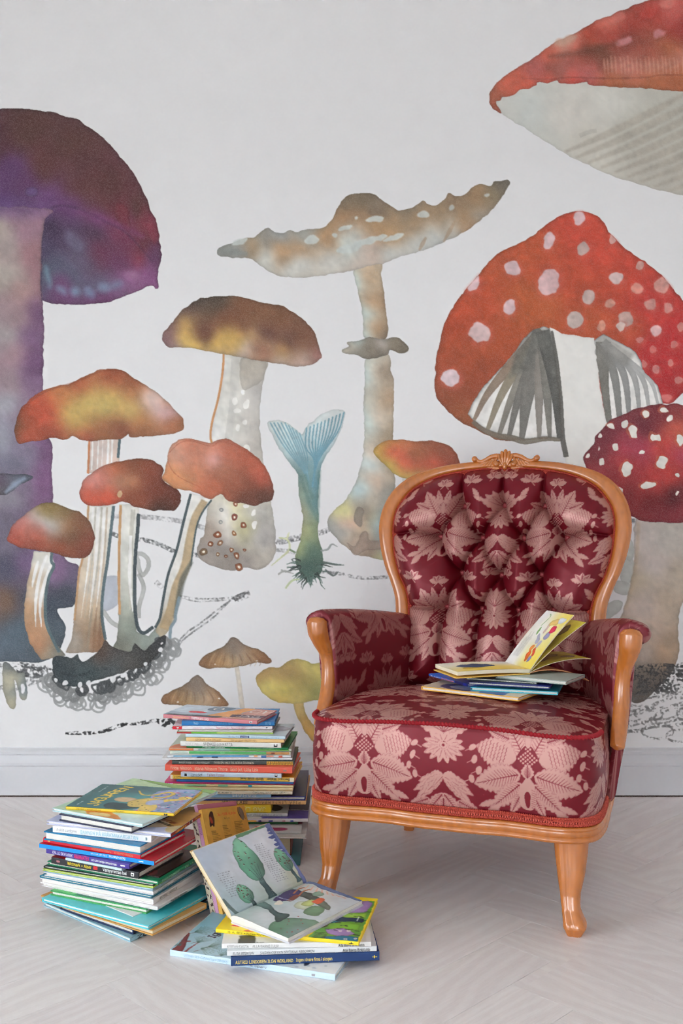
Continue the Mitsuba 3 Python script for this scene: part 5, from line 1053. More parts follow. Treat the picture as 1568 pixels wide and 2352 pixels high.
class Book:
    """A closed book lying flat. A, B: plan ends of its edge nearest the lens, left and right; W: how far it reaches back; spine: which edge (f, b, l, r)."""
    def __init__(self, label, A, B, z0, t, W, spine, col, group, back=None, pages='page_edges', soft=False, spine_col=None, name='book', rough=.33, tilt=None):
        A, B = np.asarray(A, float), np.asarray(B, float)
        self.L = np.linalg.norm(B - A); self.e1 = (B - A) / self.L; self.e2 = np.array([-self.e1[1], self.e1[0]])
        self.A, self.B, self.W, self.z0, self.t, self.spine = A, B, W, z0, t, spine
        self.origin, self.ax, self.dp, self.S, self.D = {'f': (A, self.e1, self.e2, self.L, W), 'b': (A + self.e2 * W, self.e1, -self.e2, self.L, W),
                                                         'r': (B, self.e2, -self.e1, W, self.L), 'l': (A + self.e2 * W, -self.e2, self.e1, W, self.L)}[spine]
        self.k = thing(name, label, 'book', group)
        bt = min(.0024 if not soft else .0007, t * .22)
        r = min(t * .45, .0022)
        D, S = self.D, self.S
        ang = np.linspace(0, np.pi / 2, 4)
        prof = [(D, 0), (D, bt), (bt * 1.3, bt), (bt * 1.3, t - bt), (D, t - bt), (D, t)] + [(r - r * math.sin(a), t - r + r * math.cos(a)) for a in ang] + [(r - r * math.cos(a), r - r * math.sin(a)) for a in ang]
        m = trimesh.creation.extrude_polygon(Polygon(prof).buffer(0), S)
        def put(v):                                  # (depth, z, along) -> room
            xy = self.origin + np.outer(v[:, 2], self.ax) + np.outer(v[:, 0], self.dp)
            return np.c_[xy, z0 + v[:, 1]]
        self.put = put
        m.vertices = put(m.vertices)
        if m.volume < 0: m.invert()
        part(self.k, 'cover', mikit.ply(m, cover_bsdf(col, rough), smooth=35))
        pg = trimesh.creation.box(bounds=[[bt * 1.3, bt, .0028], [D - (.0035 if not soft else .0005), t - bt, S - .0028]])
        pg.vertices = put(pg.vertices)
        if pg.volume < 0: pg.invert()
        part(self.k, 'pages', mikit.ply(pg, pages))
        if spine_col is not None:
            self.patch(0, 1, spine_col)
        if back is not None:
            self.top(back)
    def out(self):
        return -self.dp
    def patch(self, f0, f1, col, z0=0.04, z1=.96, lift=.00012, name='spine_print'):
        """A printed area on the spine, from f0 to f1 of its length."""
        s0, s1 = f0 * self.S, f1 * self.S
        za, zb = z0 * self.t, z1 * self.t
        v = np.array([[-lift, za, s0], [-lift, za, s1], [-lift, zb, s1], [-lift, zb, s0]])
        m = trimesh.Trimesh(self.put(v), [[0, 1, 2], [0, 2, 3]], process=False)
        if m.face_normals[0][:2] @ self.out() < 0: m.invert()
        part(self.k + '__cover', name, mikit.ply(m, cover_bsdf(col)))
        return self
    def text(self, s, f0, f1, h, col, flip=False, zc=.5, bold=False):
        tm = meshkit.text_mesh(s, .7, bold=bold)
        v, f = np.array(tm.vertices), tm.faces[tm.face_normals[:, 2] > .5]
        u = np.unique(f); mp_ = -np.ones(len(v), int); mp_[u] = np.arange(len(u)); v, f = v[u], mp_[f]
        x = (v[:, 0] - v[:, 0].min()) / (np.ptp(v[:, 0]) + 1e-9)
        y = v[:, 1] / .7 * h * self.t
        a, b = f0 * self.S, f1 * self.S
        if flip: sx, zz = b - x * (b - a), self.t * zc + h * self.t / 2 - y
        else: sx, zz = a + x * (b - a), self.t * zc - h * self.t / 2 + y
        m = trimesh.Trimesh(self.put(np.c_[np.full(len(v), -.0003), zz, sx]), f, process=False)
        if (m.face_normals[:, :2] @ self.out()).mean() < 0: m.invert()
        part(self.k + '__cover', 'lettering', mikit.ply(m, cover_bsdf(col, .4)))
        return self
    def paint(self, step=1.6, ground=(230, 230, 230), seed=2):
        return Paint(0, 0, self.L * 1000, self.W * 1000, step, ground, seed)
    def top(self, P, tol=.02, label=None):
        """Print on the upper board; a painted plane or one colour."""
        if not isinstance(P, Paint):
            c = P; P = self.paint(20, c)
        blk = 8 if len(P.y) > 9 and len(P.x) > 9 else 1
        v, tr, c = P.sheet(tol=tol, top=blk)
        sx, sy = self.L * 1000 / v[:, 0].max(), self.W * 1000 / v[:, 1].max()
        xy = self.A + np.outer(v[:, 0] * sx / 1000, self.e1) + np.outer(self.W - v[:, 1] * sy / 1000, self.e2)
        m = trimesh.Trimesh(np.c_[xy, np.full(len(xy), self.z0 + self.t + .0002)], tr, process=False)
        if m.face_normals[0][2] < 0: m.invert()
        part(self.k + '__cover', 'artwork', mikit.ply(m, 'print_gloss', color=c), label)
        return self

def stack(z, rows, group, scale):
    """rows: label, (xl, yl, xr, yr) of the upper near edge in the photograph, thickness in its pixels, depth, spine, colour, options."""
    res = []
    for label, (xl, yl, xr, yr), tp, W, sp, col, *opt in rows:
        o = dict(opt[0]) if opt else {}
        t = tp * scale - .0003
        A, B = unpx(xl, yl, z + t), unpx(xr, yr, z + t)
        b = Book(label, A, B, z, t, W, sp, col, group, **o)
        res.append(b); z += t + .0003
    return res
KB, WT = (38, 36, 38), (240, 240, 238)
TALL = 'books in the tall stack beside the armchair'
G = dict
tall = stack(0.0, [
 ('teal book at the very bottom of the tall stack, its cover jutting out', (440, 1977, 689, 1977), 11, .20, 'f', (60, 118, 124)),
 ('thick brown-edged book with cream pages near the bottom of the tall stack', (470, 1922, 669, 1922), 43, .20, 'r', (104, 52, 42), G(pages='page_edges_old')),
 ('white picture book, lower of the two white boards low in the tall stack', (470, 1915, 703, 1916), 10.5, .21, 'b', (232, 230, 228)),
 ('white picture book with red berries printed on its cover in the tall stack', (490, 1909, 691, 1910), 6.5, .20, 'f', (226, 226, 224)),
 ('thin dark green book above the berry cover in the tall stack', (500, 1887, 684, 1887), 7, .20, 'f', (36, 84, 44)),
 ('large grey-purple book with plaid white spine jutting out of the tall stack', (470, 1880, 707, 1880), 9, .29, 'f', (226, 220, 222)),
 ('white book with upside-down grey lettering under the yellow spine in the tall stack', (480, 1868, 660, 1868), 8.5, .19, 'f', (226, 226, 222)),
 ('small thick yellow book with faded upside-down lettering in the tall stack', (470, 1850, 622, 1850), 18, .19, 'f', (232, 196, 48)),
 ('tan spined book with widely spaced black upside-down lettering in the tall stack', (450, 1838, 702, 1839), 10, .24, 'f', (214, 164, 108)),
 ('large navy book with starry cover above the tan spine in the tall stack', (450, 1829, 701, 1829), 10, .25, 'b', (40, 46, 120)),
 ('pale blue book with white upside-down lettering in the tall stack', (470, 1822, 622, 1822), 11, .19, 'f', (156, 196, 226)),
 ('cream book with small upside-down black lettering in the tall stack', (445, 1817, 671, 1818), 8, .22, 'f', (226, 214, 190)),
 ('plain cream paperback second below the magenta book in the tall stack', (420, 1808, 672, 1810), 7, .21, 'f', (230, 206, 160), G(soft=True, pages='page_edges_old')),
 ('cream book with green printed tabs right under the magenta book in the tall stack', (396, 1800, 673, 1804), 6, .21, 'f', (236, 214, 160)),
 ('magenta book whose pink cover shows at the left of the tall stack', (378, 1795, 676, 1799), 4.5, .21, 'f', (196, 44, 110)),
 ('thin blue book lying on the magenta one in the tall stack', (405, 1790, 673, 1796), 6, .155, 'f', (34, 92, 160)),
 ('yellow book with a worn spine and upside-down black lettering in the tall stack', (391, 1779, 675, 1786), 11, .155, 'f', (236, 190, 76), G(back=(232, 170, 40))),
 ('pale blue book with navy and mauve lettering under the orange-red one', (415, 1774, 646, 1777), 11, .155, 'f', (206, 222, 236)),
 ('thick orange-red book with cream lettering in the tall stack', (379, 1756, 671, 1763), 15, .155, 'f', (232, 98, 78)),
 ('dark grey-green book with gold patterned spine end in the tall stack', (395, 1747, 675, 1749), 9, .155, 'f', (66, 74, 72)),
 ('plain white book above the dark green-grey spine, corner jutting left in the tall stack', (372, 1741, 671, 1741), 6, .155, 'f', (236, 234, 236)),
 ('white book with a bright blue striped spine in the tall stack', (384, 1735, 668, 1735), 6.5, .155, 'f', (224, 228, 234)),
 ('picture book with green meadow spine in the tall stack', (390, 1724, 667, 1727), 8, .155, 'f', (214, 220, 206)),
 ('picture book with orange spotted cover below the dark green spine in the tall stack', (388, 1718, 669, 1720), 6, .155, 'f', (226, 230, 220)),
 ('dark green book with white lettering under the white hand-lettered one in the tall stack', (428, 1712, 661, 1717), 6, .18, 'f', (0, 122, 66)),
 ('white book with hand-drawn black lettering in the tall stack', (414, 1702, 645, 1707), 12, .17, 'f', (234, 233, 228)),
 ('pale orange book with brown lettering in the tall stack', (427, 1694, 652, 1698), 9, .17, 'f', (240, 200, 136)),
 ('pale blue picture book with a navy oval on its spine in the tall stack', (426, 1685, 655, 1691), 8.5, .14, 'f', (196, 220, 232)),
 ('thin red and lime green book in the tall stack', (406, 1681, 627, 1682), 4, .17, 'f', (150, 190, 60)),
 ('thin book showing grey pages above the red and green one in the tall stack', (408, 1676, 627, 1678), 5, .17, 'b', (196, 196, 190)),
 ('white book with red end patch and red lettering in the tall stack', (396, 1668, 625, 1668), 8, .17, 'f', (236, 230, 234)),
 ('blue book with upside-down white lettering, second from top of the tall stack', (417, 1656, 630, 1657), 11, .16, 'f', (20, 112, 176)),
 ('pink-spined picture book lying askew on top of the tall stack', (375, 1640, 590, 1655), 10, .13, 'f', (204, 124, 132)),
], TALL, .001048)
b = tall
b[0].top((64, 122, 128)); 
P = b[0].paint(2, (66, 124, 128)); 
for k in range(9): P.oval(P.rng.uniform(150, 245), P.rng.uniform(20, 190), P.rng.uniform(8, 22), P.rng.uniform(6, 20), [(40, 72, 76), (86, 150, 150), (60, 190, 200)][k % 3], soft=6, alpha=.7)
b[0].top(P)
P = b[3].paint(2, (232, 232, 230)); P.oval(150, 175, 26, 12, (160, 40, 84)); P.oval(190, 120, 40, 18, (90, 20, 40)); P.oval(110, 160, 16, 8, (180, 60, 90)); b[3].top(P)
P = b[5].paint(2, (92, 84, 96)); P.poly([(120, 290), (150, 235), (205, 222), (262, 230), (262, 290)], (90, 76, 150), edge=.2); P.line([(110, 300), (145, 232), (205, 218), (270, 228)], 5, (206, 206, 212)); P.poly([(0, 290), (90, 250), (130, 290)], (225, 222, 220)); b[5].top(P)
for f0, f1, c in ((.02, .5, (226, 170, 70)), (.52, .55, (60, 50, 120)), (.62, .66, (70, 74, 150)), (.75, .78, (200, 150, 160)), (.83, .86, (60, 70, 150))): b[5].patch(f0, f1, c, .1, .5)
b[6].text('HJORTVID/WIKLAND', .45, .93, .5, (96, 96, 92), True).text('NÄR STALLET', .05, .38, .5, (96, 96, 92), True)
P = b[6].paint(2, (196, 200, 192)); P.poly([(130, 120), (160, 110), (178, 135), (165, 160), (150, 150)], (50, 60, 50)); b[6].top(P)
b[7].text('JAG LÄSER OM', .2, .92, .5, (240, 226, 150), True, bold=True)
b[8].text('P I J A   L I N D E N B A U M', .53, .95, .56, (70, 48, 34), True).text('SIV SOVER', .24, .47, .6, (50, 36, 28), True, bold=True)
P = b[9].paint(2, (62, 58, 92))
for k in range(14): P.oval(P.rng.uniform(10, 255), P.rng.uniform(5, 245), 2, 2, (170, 130, 130))
for k in range(5):
    a = k * 2 * math.pi / 5; P.line([(232, 120), (232 + 9 * math.cos(a), 120 + 9 * math.sin(a))], [3, 1], (190, 140, 136))
b[9].top(P)
b[10].text('SARAH', .42, .78, .62, (236, 244, 250), True, bold=True)
b[11].text('Inger och Lasse Sandberg', .6, .93, .55, (70, 66, 60), True).text('Lilla spöket', .1, .38, .5, (90, 84, 76), True)
for f0, f1, c in ((.1, .28, (150, 196, 150)), (.38, .46, (140, 190, 150)), (.63, .66, (40, 140, 160))): b[13].patch(f0, f1, c, .1, .9)
P = b[14].paint(2, (216, 72, 130)); b[14].top(P)
b[16].text('Bernard Waber', .78, .965, .55, (60, 50, 40), True, bold=True).text('Martin sover över', .57, .755, .55, (60, 50, 40), True, bold=True).text('Carlsen if', .03, .115, .5, (90, 76, 50), True).patch(0, .02, (240, 226, 196)).patch(.965, 1, (240, 226, 196))
b[17].text('Jan Lööf', .1, .215, .62, (52, 62, 90)).text('Ta fast Fabian', .26, .435, .6, (150, 92, 110)).patch(.037, .06, KB, .25, .75).patch(.935, .96, KB, .2, .8).patch(.941, .954, WT, .5, .85, .0002)
b[18].text('Frida Nilsson', .045, .21, .5, (246, 226, 196)).text('Maria Nilsson Thore', .235, .495, .5, (246, 226, 196)).text('God jul, Lilla Lök', .515, .735, .5, (246, 226, 196)).patch(.93, .955, (150, 120, 110), .35, .6)
b[19].text('Astrid Lindgren • Ilon Wikland', .055, .305, .5, (206, 206, 196)).text('DRAKEN MED DE RÖDA ÖGONEN', .345, .67, .55, (232, 226, 206)).patch(.775, .99, (196, 150, 50))
for k in range(26): b[19].patch(.78 + .008 * k, .784 + .008 * k, (60, 46, 24), .1 + .3 * (k % 3) / 2, .5 + .4 * (k % 2), .0002)
b[20].top((240, 239, 241))
for f0, f1, c, z0, z1 in ((.2, .66, (56, 140, 206), .5, 1), (.05, .2, (120, 170, 200), .5, 1), (.7, .73, (226, 150, 90), .5, 1), (.8, .86, (214, 120, 90), .5, .95), (.24, .29, (50, 60, 80), .1, .5), (.36, .41, (50, 60, 80), .1, .5), (.76, .8, (60, 110, 170), .1, .95), (.9, .93, (200, 90, 70), .1, .9)): b[21].patch(f0, f1, c, z0, z1)
for f0, f1, c, z0, z1 in ((.16, .8, (88, 176, 98), .15, .9), (.02, .15, (196, 210, 200), .2, .9), (.42, .46, (150, 214, 160), .2, .8), (.8, .99, (196, 140, 80), .15, .9), (.84, .87, (120, 40, 36), .2, .7), (.92, .95, (110, 50, 40), .2, .7)): b[22].patch(f0, f1, c, z0, z1)
P = b[23].paint(2.2, (222, 228, 216)); P.poly([(0, 130), (20, 100), (75, 110), (95, 170), (80, 205), (0, 205)], (226, 124, 72))
for k in range(9): P.oval(P.rng.uniform(8, 80), P.rng.uniform(110, 200), 6, 4, (70, 44, 34))
P.poly([(130, 205), (170, 170), (240, 180), (290, 205)], (96, 170, 90)); b[23].top(P)
for f0, f1, c in ((0, .2, (226, 130, 78)), (.24, .5, (150, 200, 180)), (.5, .98, (130, 190, 96))): b[23].patch(f0, f1, c, .1, .8)
b[24].text('Petter i skolan', .16, .38, .62, (236, 244, 236), bold=True).text('EVA BERGGREN', .62, .86, .5, (170, 214, 180))
b[25].text('Anrill • Lepp', .05, .19, .45, (176, 170, 166)).text('SPINKIS och KATTA', .23, .52, .6, (60, 60, 60)).patch(.93, .965, KB, .2, .75).patch(.938, .957, WT, .5, .8, .0002)
b[26].text('Ulf Stark • Eva Eriksson', .1, .36, .55, (120, 80, 40)).text('När pappa visade mig', .46, .72, .55, (150, 104, 60))
b[27].text('världens stora', .43, .54, .45, (60, 96, 150)).patch(.55, .64, (28, 58, 120), .25, .8).text('OTTILIA', .56, .63, .35, WT, bold=True).text('tecknad av Greta', .66, .94, .35, (120, 160, 196))
P = b[27].paint(2, (204, 222, 230)); P.oval(185, 55, 55, 32, (176, 182, 196), edge=.15, ewidth=3); b[27].top(P)
b[28].patch(0, .15, (170, 36, 40)).patch(.15, .42, (110, 176, 50)).patch(.42, 1, (172, 200, 80))
b[30].patch(0, .095, (206, 28, 44)).text('♥', .04, .065, .5, WT).text('Lindgren', .21, .3, .5, (226, 160, 176)).text('Eriksson', .33, .41, .5, (226, 170, 186)).text('Mamman och den vilda bebin', .44, .735, .6, (196, 70, 90)).patch(.938, .952, (90, 90, 90), .35, .75)
b[31].text('OPAL', .125, .18, .5, (196, 220, 240), True).text('PÅ SPANING', .3, .55, .4, (90, 160, 206), True).text('Britt', .9, .96, .5, (150, 196, 226), True)
b[32].text('Nilsson • Adolfsson', .105, .275, .5, (240, 200, 110)).text('PAPPA och JAG', .31, .49, .62, WT, bold=True).patch(.92, .95, WT, .3, .72).patch(.927, .943, KB, .4, .6, .0002)
P = b[32].paint(1.6, (176, 190, 206))
P.poly([(95, 130), (130, 60), (160, 0), (190, 0), (175, 60), (200, 130)], (230, 164, 96), smooth=False); P.poly([(0, 0), (120, 0), (95, 60), (60, 90), (0, 80)], (200, 214, 226)); P.poly([(85, 10), (140, 10), (120, 55), (80, 50)], (110, 130, 150))
P.poly([(50, 70), (90, 76), (84, 92), (48, 88)], (196, 40, 54)); P.poly([(20, 118), (140, 110), (130, 130), (20, 130)], (70, 66, 74)); P.poly([(160, 80), (246, 70), (246, 100), (166, 110)], (90, 56, 70), smooth=False); P.poly([(150, 112), (250, 104), (250, 130), (150, 130)], (206, 150, 136), smooth=False); P.poly([(190, 0), (250, 0), (250, 70), (175, 80)], (206, 150, 136), smooth=False)
for s_, x, y, h in (('O', 88, 46, 30), ('CH', 186, 52, 34), ('JAG', 176, 104, 22), ('V', 160, 128, 14)): P.text(s_, x, y, h, (240, 236, 230), rot=-.1)
b[32].top(P)

LEFT = 'books in the skewed left stack'
left = stack(0.0, [
 ('grey-blue book with large dark lettering, lowest of the left stack', (100, 2072, 299, 2155), 10, .224, 'r', (150, 190, 206)),
 ('navy book with white script on its cover, second lowest of the left stack', (138, 2077, 306, 2135), 12, .215, 'r', (34, 48, 88)),
 ('tan book with wide page block under the turquoise cover in the left stack', (94, 2056, 350, 2136), 14, .160, 'b', (206, 154, 80), G(pages='page_edges_old')),
 ('large turquoise book with blank cover in the left stack', (96, 2062, 341, 2127), 9.5, .224, 'l', (84, 200, 214)),
 ('bright green book with white pages on the turquoise one in the left stack', (116, 2045, 336, 2088), 12, .16, 'b', (66, 160, 88)),
 ('white book with bold lettering on its right-hand spine, lowest white one in left stack', (95, 2026, 362, 2083), 9, .215, 'r', (232, 229, 230)),
 ('white book with thin black capitals on its right-hand spine in the left stack', (92, 2016, 352, 2066), 13, .22, 'r', (230, 226, 226)),
 ('thin teal blue book between two white ones in the left stack', (91, 2010, 348, 2058), 6, .22, 'l', (30, 122, 150)),
 ('white book with slanted grey lettering on its right-hand spine in the left stack', (102, 2003, 352, 2048), 9, .22, 'r', (228, 226, 230)),
 ('pale blue thin book under the lime one in the left stack', (100, 1998, 350, 2042), 5, .21, 'b', (176, 206, 224)),
 ('thin lime green book in the left stack', (98, 1995, 352, 2036), 5, .21, 'r', (190, 214, 70)),
 ('thin black-green book on the lime one in the left stack', (100, 1988, 352, 2030), 6, .21, 'l', (28, 44, 42)),
 ('green book with pale lettering on its right-hand spine in the left stack', (109, 1978, 363, 2024), 9, .215, 'r', (22, 128, 88)),
 ('thin dark brown book lying on the green cover in the left stack', (150, 1976, 365, 2014), 3, .16, 'l', (58, 44, 42)),
 ('black book with yellow and white spine lettering in the left stack', (118, 1968, 318, 2003), 17, .165, 'f', (44, 43, 48)),
 ('small pale book squeezed between the black and the purple one', (150, 1970, 279, 1995), 7, .14, 'f', (196, 216, 220)),
 ('purple book with pink and white spine lettering in the left stack', (106, 1948, 296, 1985), 13, .15, 'f', (70, 52, 140)),
 ('red-covered book with a bright blue spine in the left stack', (90, 1937, 354, 1978), 11, .2, 'f', (182, 34, 48)),
 ('red book with small upside-down gilt lettering in the left stack', (99, 1924, 322, 1963), 12, .16, 'f', (206, 28, 54)),
 ('thick teal blue book showing grey page edges in the left stack', (101, 1909, 322, 1943), 21, .165, 'b', (22, 112, 158)),
 ('thick white book with pale blue capitals on its spine in the left stack', (121, 1896, 347, 1920), 17, .165, 'f', (238, 240, 242)),
 ('lavender and ochre picture book with a red-brown right spine in the left stack', (107, 1885, 392, 1915), 9, .18, 'r', (196, 200, 228)),
 ('thick navy book with white page edges near the top of the left stack', (136, 1869, 302, 1898), 17, .16, 'b', (34, 38, 66)),
 ('pale green and blue picture book, second from top of the left stack', (120, 1856, 327, 1893), 8, .265, 'b', (196, 226, 232)),
 ('teal picture book with yellow spine and gold capitals topmost on left stack', (151, 1852, 398, 1868), 8, .175, 'f', (236, 198, 50)),
], LEFT, .00087)
b = left
b[0].text('ZOG', .08, .28, .72, (30, 36, 50), bold=True).patch(.52, 1, (24, 96, 134)).text('JULIA DONALDSON', .58, .97, .4, (150, 190, 206))
P = b[1].paint(2, (34, 48, 88)); P.text('TiFFEL-ping', 80, 175, 26, (220, 224, 230), rot=.1); b[1].top(P)
b[1].text('TIFFEL-PUFFEL', .1, .6, .55, (226, 228, 232), bold=True).patch(.0, .03, (20, 30, 60))
P = b[3].paint(2, (104, 214, 224)); P.fill(shapely.box(0, 0, 290, 230), [(0, 200, (104, 216, 226)), (280, 220, (120, 220, 228)), (250, 40, (30, 150, 160)), (280, 120, (52, 176, 188))], tone=.03); b[3].top(P)
P = b[4].paint(2, (0, 110, 76)); P.poly([(0, 160), (0, 60), (70, 110), (62, 160)], (90, 186, 104), smooth=False); b[4].top(P)
b[5].text('Alla Barns Bokklubb', .2, .47, .55, KB, bold=True).text('ASTRID LINDGREN', .62, .96, .4, (150, 146, 146))
b[6].text('BROWNE   GORILLA', .1, .38, .5, (70, 68, 68)).text('Alla Barns', .78, .98, .5, KB, bold=True)
b[8].text('De Glada', .08, .24, .5, (130, 128, 130)).text('DENIS BILAR', .33, .55, .45, (120, 118, 120))
P = b[12].paint(2, (24, 134, 92)); b[12].top(P); b[12].text('Anna Höglund', .06, .35, .6, (190, 224, 220)).text('DE TRE BOCKARNA', .46, .95, .6, (206, 232, 214))
P = b[13].paint(2, (64, 50, 46)); P.poly([(120, 160), (140, 120), (200, 130), (205, 160)], (110, 40, 42)); b[13].top(P)
b[14].text('Widmark • Alser', .19, .47, .45, (240, 208, 40), bold=True).text('Vampyrernas bal', .6, .87, .45, (240, 240, 240), bold=True).patch(.49, .54, (206, 40, 46), .25, .75).patch(.06, .1, (170, 110, 116), .35, .65).patch(.915, .95, WT, .25, .75).patch(.923, .942, KB, .38, .58, .0002)
P = b[14].paint(2, (40, 40, 44)); P.poly([(0, 120), (30, 60), (60, 140), (30, 165), (0, 165)], (196, 40, 46)); P.text('Vam', 80, 150, 26, (236, 200, 60)); b[14].top(P)
b[16].text('KALLE SKAVANK', .08, .33, .55, (214, 206, 232), bold=True).text('MAMMATEX', .35, .53, .72, (226, 44, 96), bold=True).text('och den heliga cirkustrosan', .555, .86, .42, WT, bold=True).patch(.9, .955, WT, .38, .62)
b[17].patch(0, 1, (12, 142, 222)).text('Spindlarna', .62, .76, .5, WT, True, bold=True).text('Ida tar en risk', .46, .6, .45, WT, True).patch(.87, .91, WT, .35, .6)
P = b[17].paint(2, (190, 40, 52)); b[17].top(P)
b[18].text('SUPER-CHARLIE', .74, .93, .4, (226, 160, 100), True).text('CAMILLA LÄCKBERG', .51, .71, .4, (226, 160, 100), True).patch(.05, .075, (226, 190, 90), .35, .8)
b[19].top((24, 118, 164))
b[20].text('Astrid Lindgren', .04, .25, .4, (150, 148, 150)).text('BARNEN PÅ BRÅKMAKARGATAN', .29, .87, .5, (140, 196, 216)).patch(.945, .962, (120, 140, 150), .3, .7)
P = b[21].paint(1.8, (204, 208, 236)); P.poly([(150, 0), (310, 0), (310, 90), (270, 130), (215, 135), (170, 90)], (196, 148, 80)); P.poly([(160, 60), (215, 95), (250, 130), (200, 150), (150, 110)], (222, 200, 170))
for k in range(9): P.line([(180 + k * 9, 95 + k * 5), (196 + k * 9, 100 + k * 4)], 4, (40, 30, 26))
P.poly([(250, 140), (280, 120), (290, 160), (262, 165)], (206, 190, 150)); P.text('Oscar', 200, 96, 16, (120, 40, 36), rot=.4); b[21].top(P)
b[21].patch(0, 1, (134, 36, 30)).text('OSCAR K.', .12, .4, .55, (226, 180, 60), bold=True).patch(.46, .56, (236, 232, 226), .2, .8).patch(.49, .53, KB, .1, .9, .0002).text('HOLSTEN', .62, .95, .5, (226, 180, 60))
b[22].top((36, 40, 66))
P = b[23].paint(1.8, (206, 232, 236)); P.fill(shapely.box(0, 0, 240, 270), [(20, 250, (196, 224, 200)), (10, 150, (206, 236, 206)), (220, 250, (210, 238, 242)), (230, 120, (176, 222, 230)), (60, 20, (206, 232, 190)), (200, 20, (190, 220, 180))], tone=.04)
P.poly([(30, 0), (60, 14), (110, 22), (160, 30), (220, 24), (240, 40), (240, 0)], (150, 190, 110), edge=.2); P.poly([(60, 230), (100, 222), (150, 236), (170, 256), (110, 262), (80, 250)], (214, 140, 84)); P.poly([(90, 244), (130, 238), (140, 252), (100, 256)], (226, 206, 150)); b[23].top(P)
P = b[24].paint(1.2, (84, 136, 138))
P.fill(shapely.box(0, 0, 240, 180), [(30, 20, (86, 122, 124)), (120, 100, (96, 160, 160)), (40, 150, (74, 122, 126)), (100, 30, (88, 120, 124))], tone=.04)
P.poly([(150, 176), (160, 120), (140, 60), (155, 20), (236, 16), (236, 176)], (150, 166, 200), tone=.1)
for k in range(130): P.oval(P.rng.uniform(146, 232), P.rng.uniform(20, 172), P.rng.uniform(2, 5), P.rng.uniform(2, 5), [(206, 120, 160), (60, 104, 176), (120, 180, 190), (206, 206, 226), (214, 160, 190)][k % 5], alpha=.85)
P.line([(100, 34), (120, 62), (146, 58), (166, 34), (182, 44), (172, 72), (150, 78)], [4, 9, 9], (232, 206, 110), edge=.15)
P.poly([(72, 150), (80, 128), (130, 134), (150, 150), (120, 168), (84, 166)], (62, 84, 88))
P.oval(98, 102, 24, 17, (226, 200, 160), edge=.15); P.poly([(112, 112), (140, 84), (176, 92), (170, 120), (150, 148), (124, 146)], (232, 204, 116), edge=.15); P.poly([(170, 92), (200, 78), (222, 62), (226, 74), (200, 92), (176, 108)], (234, 206, 100)); P.oval(216, 66, 14, 9, (236, 206, 110)); P.poly([(150, 140), (170, 120), (186, 150), (178, 172), (156, 172)], (232, 204, 110)); P.poly([(152, 98), (178, 92), (182, 116), (166, 130), (150, 120)], (186, 194, 220))
for x, y in ((120, 120), (130, 110), (138, 128), (146, 96), (150, 138), (160, 150), (190, 88), (214, 62), (220, 68), (168, 160), (128, 136), (174, 166), (160, 168)): P.oval(x, y, 2, 1.6, (70, 54, 30))
for k, ch in enumerate('JAGUAREN'): P.text(ch, 56 + 1.6 * k + .55 * (k - 3.5) ** 2, 158 - 17.5 * k, 25, (238, 206, 96), rot=-1.57 + .06 * (k - 3.5), bold=True)
P.text('Anna Höglund', 22, 62, 5, (226, 236, 236), rot=-1.57); P.text('Ulf Stark', 20, 158, 5, (226, 236, 236), rot=-1.57)
b[24].top(P, tol=.03); b[24].text('Ulf Stark • Anna Höglund', .1, .33, .5, (150, 116, 30)).text('Jaguaren', .46, .55, .55, (150, 110, 30)).patch(.915, .945, KB, .2, .75).patch(.923, .937, (236, 198, 50), .5, .8, .0002)
# loose white sheet marking a place in the green book
c0, c1 = unpx(272, 2083, .0555), unpx(312, 2104, .045)
sh = trimesh.creation.box((.11, .055, .0009)); ang_ = math.atan2(left[3].e1[1], left[3].e1[0])
k = thing('paper_sheet', 'white folded paper sheet sticking out over the turquoise cover', 'paper')
v = np.array([unpx(205, 2062, .0432), unpx(305, 2102, .0432), unpx(360, 2080, .0432), unpx(262, 2045, .0432)])
sh = trimesh.creation.extrude_polygon(Polygon(v), .0012); sh.apply_translation([0, 0, left[3].z0 + left[3].t + .0004])
labels[k] = labels[k]; scene[k] = mikit.ply(sh, cover_bsdf((238, 238, 240), .5))

FRONT = 'books in the low front pile'
front = stack(0.0, [
 ('pale blue and white picture book flat on the floor under the front pile', (390, 2181, 769, 2238), 16, .208, 'f', (206, 226, 240)),
 ('navy book with gilt lettering in the front pile', (530, 2199, 871, 2186), 21, .215, 'f', (34, 62, 112)),
 ('white book with black capitals directly on the navy one in the front pile', (521, 2184, 865, 2173), 13, .21, 'f', (228, 231, 234)),
 ('white book with grey capitals under the yellow one in the front pile', (509, 2167, 852, 2163), 13, .205, 'f', (236, 236, 235)),
 ('bright yellow picture book with black spine lettering in the front pile', (495, 2133, 823, 2163), 10, .207, 'f', (248, 220, 40)),
], FRONT, .00081)
b = front
P = b[0].paint(1.4, (214, 232, 242)); P.fill(shapely.box(0, 0, 335, 210), [(20, 40, (136, 196, 216)), (90, 60, (146, 202, 220)), (60, 150, (190, 220, 234)), (150, 150, (206, 226, 238)), (320, 190, (240, 240, 243)), (250, 100, (230, 236, 242)), (120, 30, (150, 206, 222))], tone=.02)
P.line([(15, 207), (13, 182), (8, 160), (4, 140), (1, 126)], [24, 12, 5], (138, 72, 76), edge=.2); P.line([(10, 166), (17, 158), (22, 160)], [6, 3], (138, 76, 78))
P.line([(31, 205), (33, 184), (36, 166), (38, 154)], [5, 4, 2], (146, 80, 86))
